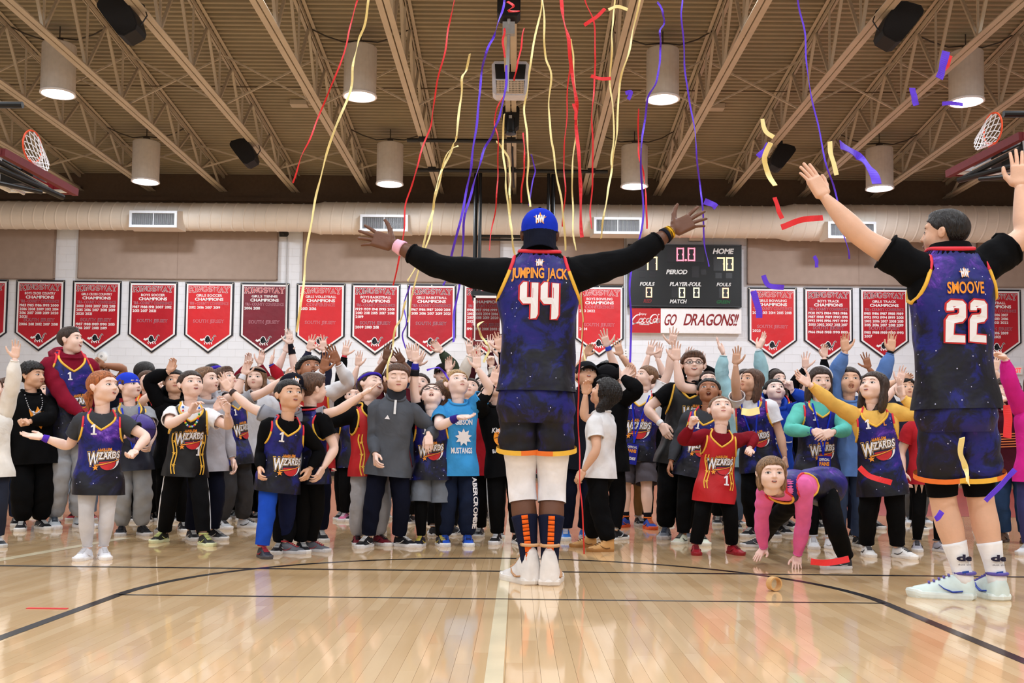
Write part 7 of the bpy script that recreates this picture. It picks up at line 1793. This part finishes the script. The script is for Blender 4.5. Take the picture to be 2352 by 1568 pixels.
P('girl in pale blue sweater with both arms raised, behind the girl with long brown hair', (1712, 846), d=9.5, yaw=0, hp=20, skin='fair', hair='long', hc='dbrown', up='sweat', uc=(160, 200, 208), sleeve='long', low='pants', lc=(92, 110, 140), arms={'L': A((1662, 812), 0, 'flat', hd=(-.7, -.1, .7), pn=(.3, -.5, 1)), 'R': A((1742, 800), 0, 'flat', hd=(.5, -.1, .6), pn=(-.2, -.5, 1))}, extras=[('band', 'R', 1.9, .02, (236, 236, 240))])
P('girl with dark hair and black band looking up behind the boy in the blue hoodie', (1782, 848), d=9.7, yaw=16, hy=10, hp=16, skin='fair', hair='long', hc='dbrown', up='jersey', uc=G_, under=BLK, low='pants', lc=BLK, arms={'L': {}, 'R': {}}, extras=[('hairband', (24, 24, 28))])
P('child in denim jacket with both arms straight up, dark wristwatch on one', (1948, 842), d=7.9, yaw=-6, hp=12, skin='tan', hair='short', hc='dbrown', mouth='open', up='jacket', uc=(92, 126, 186), sleeve='long', low='pants', lc=(60, 74, 104), arms={'L': A((1942, 806), -.1, 'open', hd=(-.35, -.1, 1)), 'R': A((2046, 806), -.05, 'flat', hd=(0, 0, 1))}, extras=[('band', 'R', 1.90, .02, (22, 22, 24))])
P('laughing child in purple cap peeking behind the girl with the white hair band', (1938, 856), d=8.6, yaw=-10, hp=14, skin='fair', hair='short', hc='brown', mouth='open', up='tee', uc=(120, 30, 90), low='pants', lc=NVY, arms={'L': {}, 'R': A((2065, 880), 0, 'open', hd=(.1, 0, 1))}, extras=[('cap', (66, 30, 84), True, (150, 40, 110), 0, False)])
P('boy with wavy dark hair in maroon sweater with orange chest stripes and jeans, far right', (2312, 868), foot=(2330, 1245), yaw=-36, hy=-16, hp=6, skin='fair', hair='curly', hc='dbrown', q='hi', up='sweat', uc=(66, 22, 34), sleeve='long', low='pants', lc=(40, 62, 96), shoe=((96, 70, 54), (70, 50, 40), (80, 60, 50)), bulk=1.06, arms={'R': A((2308, 915), -.3, 'cup', hd=(-1, -.1, -.2), pn=(0, .5, -.6), el=(1, 0, -.5)), 'L': {}},
  extras=[('strokes', [[(-.10, .66 - .055 * k), (0, .66 - .055 * k), (.10, .66 - .055 * k)] for k in range(6)], .006, cloth((222, 130, 84)), 'chest_stripe')])
P('child in bright pink sweater at the right edge reaching left, palm down', (2385, 850), d=7.4, yaw=-30, hp=10, skin='fair', hair='long', hc='brown', up='sweat', uc=(206, 40, 140), sleeve='long', low='pants', lc=(60, 60, 110), shoe=((236, 236, 240), (236, 236, 240), (200, 200, 206)), arms={'L': A((2308, 822), -.1, 'relax', hd=(-.9, -.1, .1), pn=(0, -.2, -1), el=(0, 0, -1)), 'R': {}})
P('girl at the left edge in dark denim vest and red shirt with number print, smiling', (18, 866), d=9.0, yaw=18, hy=10, skin='fair', hair='tail', hc='brown', mouth='smile', up='jersey', uc=(40, 52, 74), under=(190, 36, 46), sleeve='long', low='pants', lc=(36, 44, 66), arms={'L': {}, 'R': {}}, extras=[('text', '76', .0, .16, .06, .08, M_lw), ('necklace', [(230, 230, 230)], .004)])
P('child in cream sweater cut off by the left edge, hand raised with spread fingers', (-22, 858), d=7.2, yaw=20, hy=20, hp=14, skin='fair', hair='short', hc='brown', up='sweat', uc=(232, 228, 222), sleeve='long', low='pants', lc=(40, 44, 58), arms={'R': A((38, 800), -.1, 'open', hd=(.15, -.1, 1), pn=(.4, -1, 0), el=(.5, 0, -1)), 'L': {}}, shoe=((30, 34, 40), (200, 204, 208), (220, 220, 224)))
# ---- children farther back, mostly heads and hands
def B(label, top, d, hp=14, **k):
    if d >= 8.8: d += .9
    dflt = dict(yaw=0, hp=hp, q='lo', low='pants', lc=BLK); dflt.update(k); return person(label, top, d=d, **dflt)
B('boy with black flat top hair turned away, far left crowd', (328, 830), 9.2, yaw=150, hy=0, hp=0, skin='brown', hair='flat', hc='black', up='tee', uc=BLK)
B('boy with shaved dark hair and fist at his head behind the tall boy in maroon', (230, 828), 9.4, yaw=20, skin='brown', hair='buzz', hc='black', up='tee', uc=NVY, arms={'R': A((236, 838), -.1, 'fist', hd=(-.6, 0, .6))})
B('open mouthed boy with brown hair beside the blue cap, orange top', (340, 850), 8.9, yaw=22, hy=14, skin='fair', hair='short', hc='brown', mouth='open', up='jersey', uc=(226, 74, 40), under=(230, 80, 40), sleeve='long')
B('boy in galaxy jersey and black tee with clenched fist behind the purple ball', (368, 866), 8.8, yaw=24, hy=16, skin='fair', hair='short', hc='sandy', up='jersey', uc=G_, under=BLK, arms={'R': A((378, 905), -.2, 'fist', hd=(.1, -.1, 1), el=(.5, .2, -1)), 'L': A((360, 895), -.3, 'fist', hd=(.1, -.1, 1))})
B('child in black hoodie raising a bent hand left of the boy with the bead necklace', (402, 848), 8.6, yaw=20, skin='tan', hair='short', hc='black', up='hoodie', uc=BLK, sleeve='long', arms={'L': A((388, 852), -.1, 'cup', hd=(.1, 0, 1), el=(-1, 0, -.3))})
B('child in magenta top in the left crowd, long dark hair', (384, 884), 9.0, yaw=15, skin='fair', hair='long', hc='dbrown', up='long', uc=(170, 36, 120), sleeve='long')
B('boy with wide purple headband facing right behind the gray hoodie', (490, 836), 9.0, yaw=40, hy=20, skin='tan', hair='flat', hc='black', up='tee', uc=(190, 192, 198), extras=[('headband', (70, 50, 180), .20, .14)])
B('girl with thin black headband looking up, pale hooded top', (590, 842), 9.0, hp=8, skin='fair', hair='long', hc='lbrown', up='hoodie', uc=(200, 200, 206), sleeve='long', extras=[('headband', (22, 22, 26), .24, .08)])
B('child in pale lime hoodie with round black badge print', (612, 872), 9.2, yaw=20, skin='fair', hair='short', hc='dbrown', up='hoodie', uc=(206, 220, 160), sleeve='long', extras=[('shape', poly2d(circ2d((0, 0), 1, 18)), .0, .55, .04, M_blackm), ('shape', poly2d(star2d((0, 0), .9)), .0, .55, .04, M_lw, False, 'emblem', .004)])
B('child with both hands up under the girls tennis banner, maroon sleeves', (560, 858), 9.4, skin='fair', hair='mop', hc='brown', up='long', uc=(120, 24, 40), sleeve='long', arms={'L': A((568, 838), 0, 'cup', hd=(-.1, 0, 1)), 'R': A((596, 836), 0, 'open', hd=(.5, 0, .8))})
B('child in red sweater with blue cuff, palm lifted right of the tennis banner tip', (628, 862), 9.2, skin='fair', hair='short', hc='lbrown', up='sweat', uc=(170, 30, 44), sleeve='long', arms={'R': A((622, 836), -.05, 'flat', hd=(.6, 0, .8), pn=(-.5, -.3, .8))}, extras=[('band', 'R', 1.80, .03, (40, 60, 170))])
B('child with black armband reaching highest between tennis and volleyball banners', (650, 850), 9.3, hp=30, skin='pale', hair='short', hc='black', up='tee', uc=BLK, arms={'R': A((666, 778), -.02, 'open', hd=(-.1, 0, 1)), 'L': A((655, 808), 0, 'open')}, extras=[('band', 'R', 1.62, .06, (24, 22, 30))], armk=1.08)
B('dark haired child, both palms open at the left of the volleyball banner tip', (712, 850), 9.6, hp=20, skin='fair', hair='mop', hc='dbrown', up='long', uc=(40, 40, 60), sleeve='long', arms={'L': A((710, 802), 0, 'splay'), 'R': A((744, 805), 0, 'splay', hd=(-.1, 0, 1))})
B('child in black sleeve with red bracelets, hand up right of the volleyball banner', (806, 862), 9.3, hp=22, skin='fair', hair='short', hc='dbrown', up='long', uc=BLK, sleeve='long', arms={'L': A((792, 812), 0, 'splay')}, extras=[('band', 'L', 1.86, .025, (196, 60, 70))])
B('bare armed child with open hand left of the boys basketball banner tip', (838, 868), 9.2, hp=20, skin='fair', hair='long', hc='brown', up='tee', uc=(36, 40, 52), arms={'L': A((822, 840), 0, 'open', hd=(0, 0, 1))})
B('dark skinned child with a hand up behind the boy in the quarter zip pullover', (900, 850), 8.6, hp=20, skin='dark', hair='afro', hc='black', up='tee', uc=(90, 30, 40), arms={'L': A((886, 826), -.1, 'flat', hd=(0, 0, 1)), 'R': A((926, 832), 0, 'splay')})
B('child in pale shirt with fingers spread under the boys basketball banner', (868, 866), 9.6, hp=20, skin='pale', hair='short', hc='sandy', up='tee', uc=(210, 210, 218), arms={'L': A((872, 838), 0, 'open'), 'R': A((905, 838), 0, 'splay')})
B('child in olive sweater and black cap with both arms up below the girls basketball banner', (1020, 834), 9.0, hp=16, skin='fair', hair='short', hc='dbrown', mouth='smile', up='sweat', uc=(58, 66, 52), sleeve='long', arms={'L': A((958, 838), 0, 'open'), 'R': A((1012, 806), 0, 'cup', hd=(-.6, 0, .7))}, extras=[('cap', (28, 24, 24), False, None, 0, False)])
B('girl with brown hair seen from behind among raised hands, left of the front player', (1020, 872), 8.5, yaw=170, hp=10, skin='fair', hair='long', hc='brown', up='tee', uc=(60, 50, 90), arms={'L': A((1030, 850), 0, 'cup', hd=(.2, 0, 1)), 'R': {}})
B('child in cream knit sweater with both arms high beside the glass backboard', (1080, 866), 8.9, hp=26, skin='fair', hair='short', hc='dbrown', up='sweat', uc=(216, 208, 198), sleeve='long', arms={'L': A((1085, 790), -.05, 'splay', hd=(-.3, 0, 1)), 'R': A((1128, 838), -.05, 'fist', hd=(.1, 0, 1))}, armk=1.08)
B('child with dark cuffs stretching a hand in front of the glass backboard', (1108, 862), 9.4, hp=28, skin='pale', hair='short', hc='black', up='long', uc=(66, 24, 32), sleeve='long', arms={'R': A((1124, 800), 0, 'splay', hd=(.3, 0, 1)), 'L': A((1092, 820), 0, 'open')}, armk=1.08)
B('child in red top just left of the front player, hands raised', (1125, 874), 8.4, hp=20, skin='fair', hair='mop', hc='black', up='tee', uc=(170, 30, 40), arms={'R': A((1148, 808), -.05, 'open', hd=(.1, 0, 1)), 'L': {}}, armk=1.08)
B('child in dark knit top with arm up behind the shouting boy with glasses', (965, 856), 8.9, hp=20, skin='fair', hair='short', hc='dbrown', up='long', uc=(30, 40, 60), sleeve='long', arms={'L': A((945, 825), 0, 'open', hd=(-.5, 0, .9)), 'R': {}})
B('child with dark curly hair and a cap in front of the boys bowling banner', (1395, 830), 9.2, hp=16, skin='tan', hair='curly', hc='black', up='tee', uc=BLK, arms={'R': A((1425, 815), 0, 'splay', hd=(-.1, 0, 1)), 'L': A((1345, 815), 0, 'cup')}, extras=[('cap', (24, 24, 26), False, None, 0, False)])
B('child with two hands up under the red cursive sign', (1505, 858), 9.2, hp=20, skin='fair', hair='long', hc='dbrown', up='tee', uc=BLK, arms={'L': A((1490, 815), 0, 'splay'), 'R': A((1510, 822), 0, 'open', hd=(.4, 0, .8))})
B('child with raised hand right behind the boy with glasses', (1626, 850), 9.4, hp=20, skin='fair', hair='short', hc='dbrown', up='long', uc=BLK, sleeve='long', arms={'R': A((1616, 842), 0, 'open', hd=(.1, 0, 1)), 'L': A((1574, 830), 0, 'open')})
B('child in red and white striped top behind the girl with long brown hair', (1668, 868), 9.2, hp=16, skin='fair', hair='long', hc='dbrown', up='tee', uc=(196, 60, 70), arms={'L': A((1654, 880), 0, 'cup'), 'R': {}})
B('child with open hand beside the girl with the white hair band', (1858, 868), 8.8, hp=10, skin='fair', hair='short', hc='dbrown', up='long', uc=BLK, sleeve='long', arms={'L': A((1850, 845), 0, 'splay', hd=(-.3, 0, 1)), 'R': A((1893, 815), 0, 'cup', hd=(.1, 0, 1))})
B('dark skinned child with a hand spread left of the girl with yellow sleeves', (1985, 862), 8.9, hp=16, skin='brown', hair='short', hc='black', up='tee', uc=(44, 40, 60), arms={'R': A((1995, 845), 0, 'splay', hd=(-.1, 0, 1)), 'L': {}})
B('child with hands up left of the player numbered 22, dark top', (2080, 868), 8.8, hp=20, skin='tan', hair='curly', hc='black', up='tee', uc=(40, 44, 60), arms={'L': A((2068, 872), 0, 'cup'), 'R': {}})
B('child with open hand just right of the player numbered 22', (2262, 868), 8.8, hp=14, skin='fair', hair='short', hc='brown', up='tee', uc=(60, 60, 80), arms={'R': A((2285, 850), 0, 'splay', hd=(.4, 0, 1)), 'L': {}}, low='leggings', shoe=((150, 150, 160), (220, 220, 226), (180, 120, 150)))
B('child in leopard print leggings deep in the crowd, dark hoodie', (1448, 880), 9.0, hp=10, skin='fair', hair='long', hc='brown', up='hoodie', uc=BLK, sleeve='long', low='leggings', lc=(134, 104, 70))
B('child in blue jeans deep in the left crowd behind the flame print sweatshirt', (112, 872), 9.4, hp=10, yaw=20, skin='fair', hair='curly', hc='sandy', up='tee', uc=(50, 90, 80), lc=(74, 100, 140), shoe=((150, 60, 80), (226, 226, 230), (60, 60, 70)))
B('child in pale jeans behind the ginger girl and tall boy', (195, 885), 8.9, hp=10, yaw=20, skin='fair', hair='short', hc='dbrown', up='tee', uc=NVY, lc=(150, 170, 204), shoe=((170, 40, 50), (230, 230, 232), (30, 30, 34)))
B('child in dark pants with pink shoes behind the quarter zip boy', (815, 884), 9.2, hp=10, skin='fair', hair='short', hc='brown', up='jersey', uc=G_, under=NVY, shoe=((226, 120, 160), (236, 236, 240), (220, 220, 226)))
B('child in black leggings with gray shoes behind the player numbered 22', (2130, 880), 7.6, hp=10, skin='fair', hair='long', hc='brown', up='tee', uc=(180, 40, 50), low='leggings', lc=BLK, shoe=((170, 166, 176), (226, 226, 230), (60, 60, 66)))
B('child in gray trousers farther back behind the player numbered 22', (2100, 890), 9.6, hp=8, skin='fair', hair='short', hc='dbrown', up='tee', uc=(150, 30, 40), lc=(92, 94, 100), shoe=((190, 194, 200), (230, 230, 234), (90, 94, 100)))
# ---- the purple ball held by the boy in the blue cap
bp_ = at(322, 985, onfloor(303, 1228).y - .34)
mb = MB(); th_ = np.arange(28) * 2 * PI / 28
lathe(mb, [(0.118 * math.cos(a), .118 * math.sin(a)) for a in np.linspace(-PI / 2 + .01, PI / 2 - .01, 16)], 28)
bo = mb.build('basketball', mat('ball_purple', (64, 44, 132), rough=.35, var=.2, nscale=8, bump=.3, bscale=260), smooth=True); bo.location = bp_
tag(bo, 'purple basketball with gold figure mark held by the boy in the blue cap', 'ball')
mb = MB()
for ax in range(3):
    ring = [np.roll(np.array((math.cos(a) * .1185, math.sin(a) * .1185, 0)), ax) for a in np.linspace(0, 2 * PI, 33)]; mb.tube(ring, .0022, 5, cap=False)
mb.build('seam', M_blackm, bo)
mb = MB(); pl = lambda v_, l: np.c_[v_[:, 0], -np.sqrt(np.maximum(.1186 ** 2 - (v_ ** 2).sum(1), 0)) - l, v_[:, 1]]
sheet(mb, poly2d([(-.03, -.01), (0, .005), (.02, .05), (.03, .055), (.022, .02), (.05, .0), (.01, -.01), (.03, -.04), (.0, -.02), (-.04, -.035)]), pl, 0, .002); mb.build('emblem', M_tyel, bo)
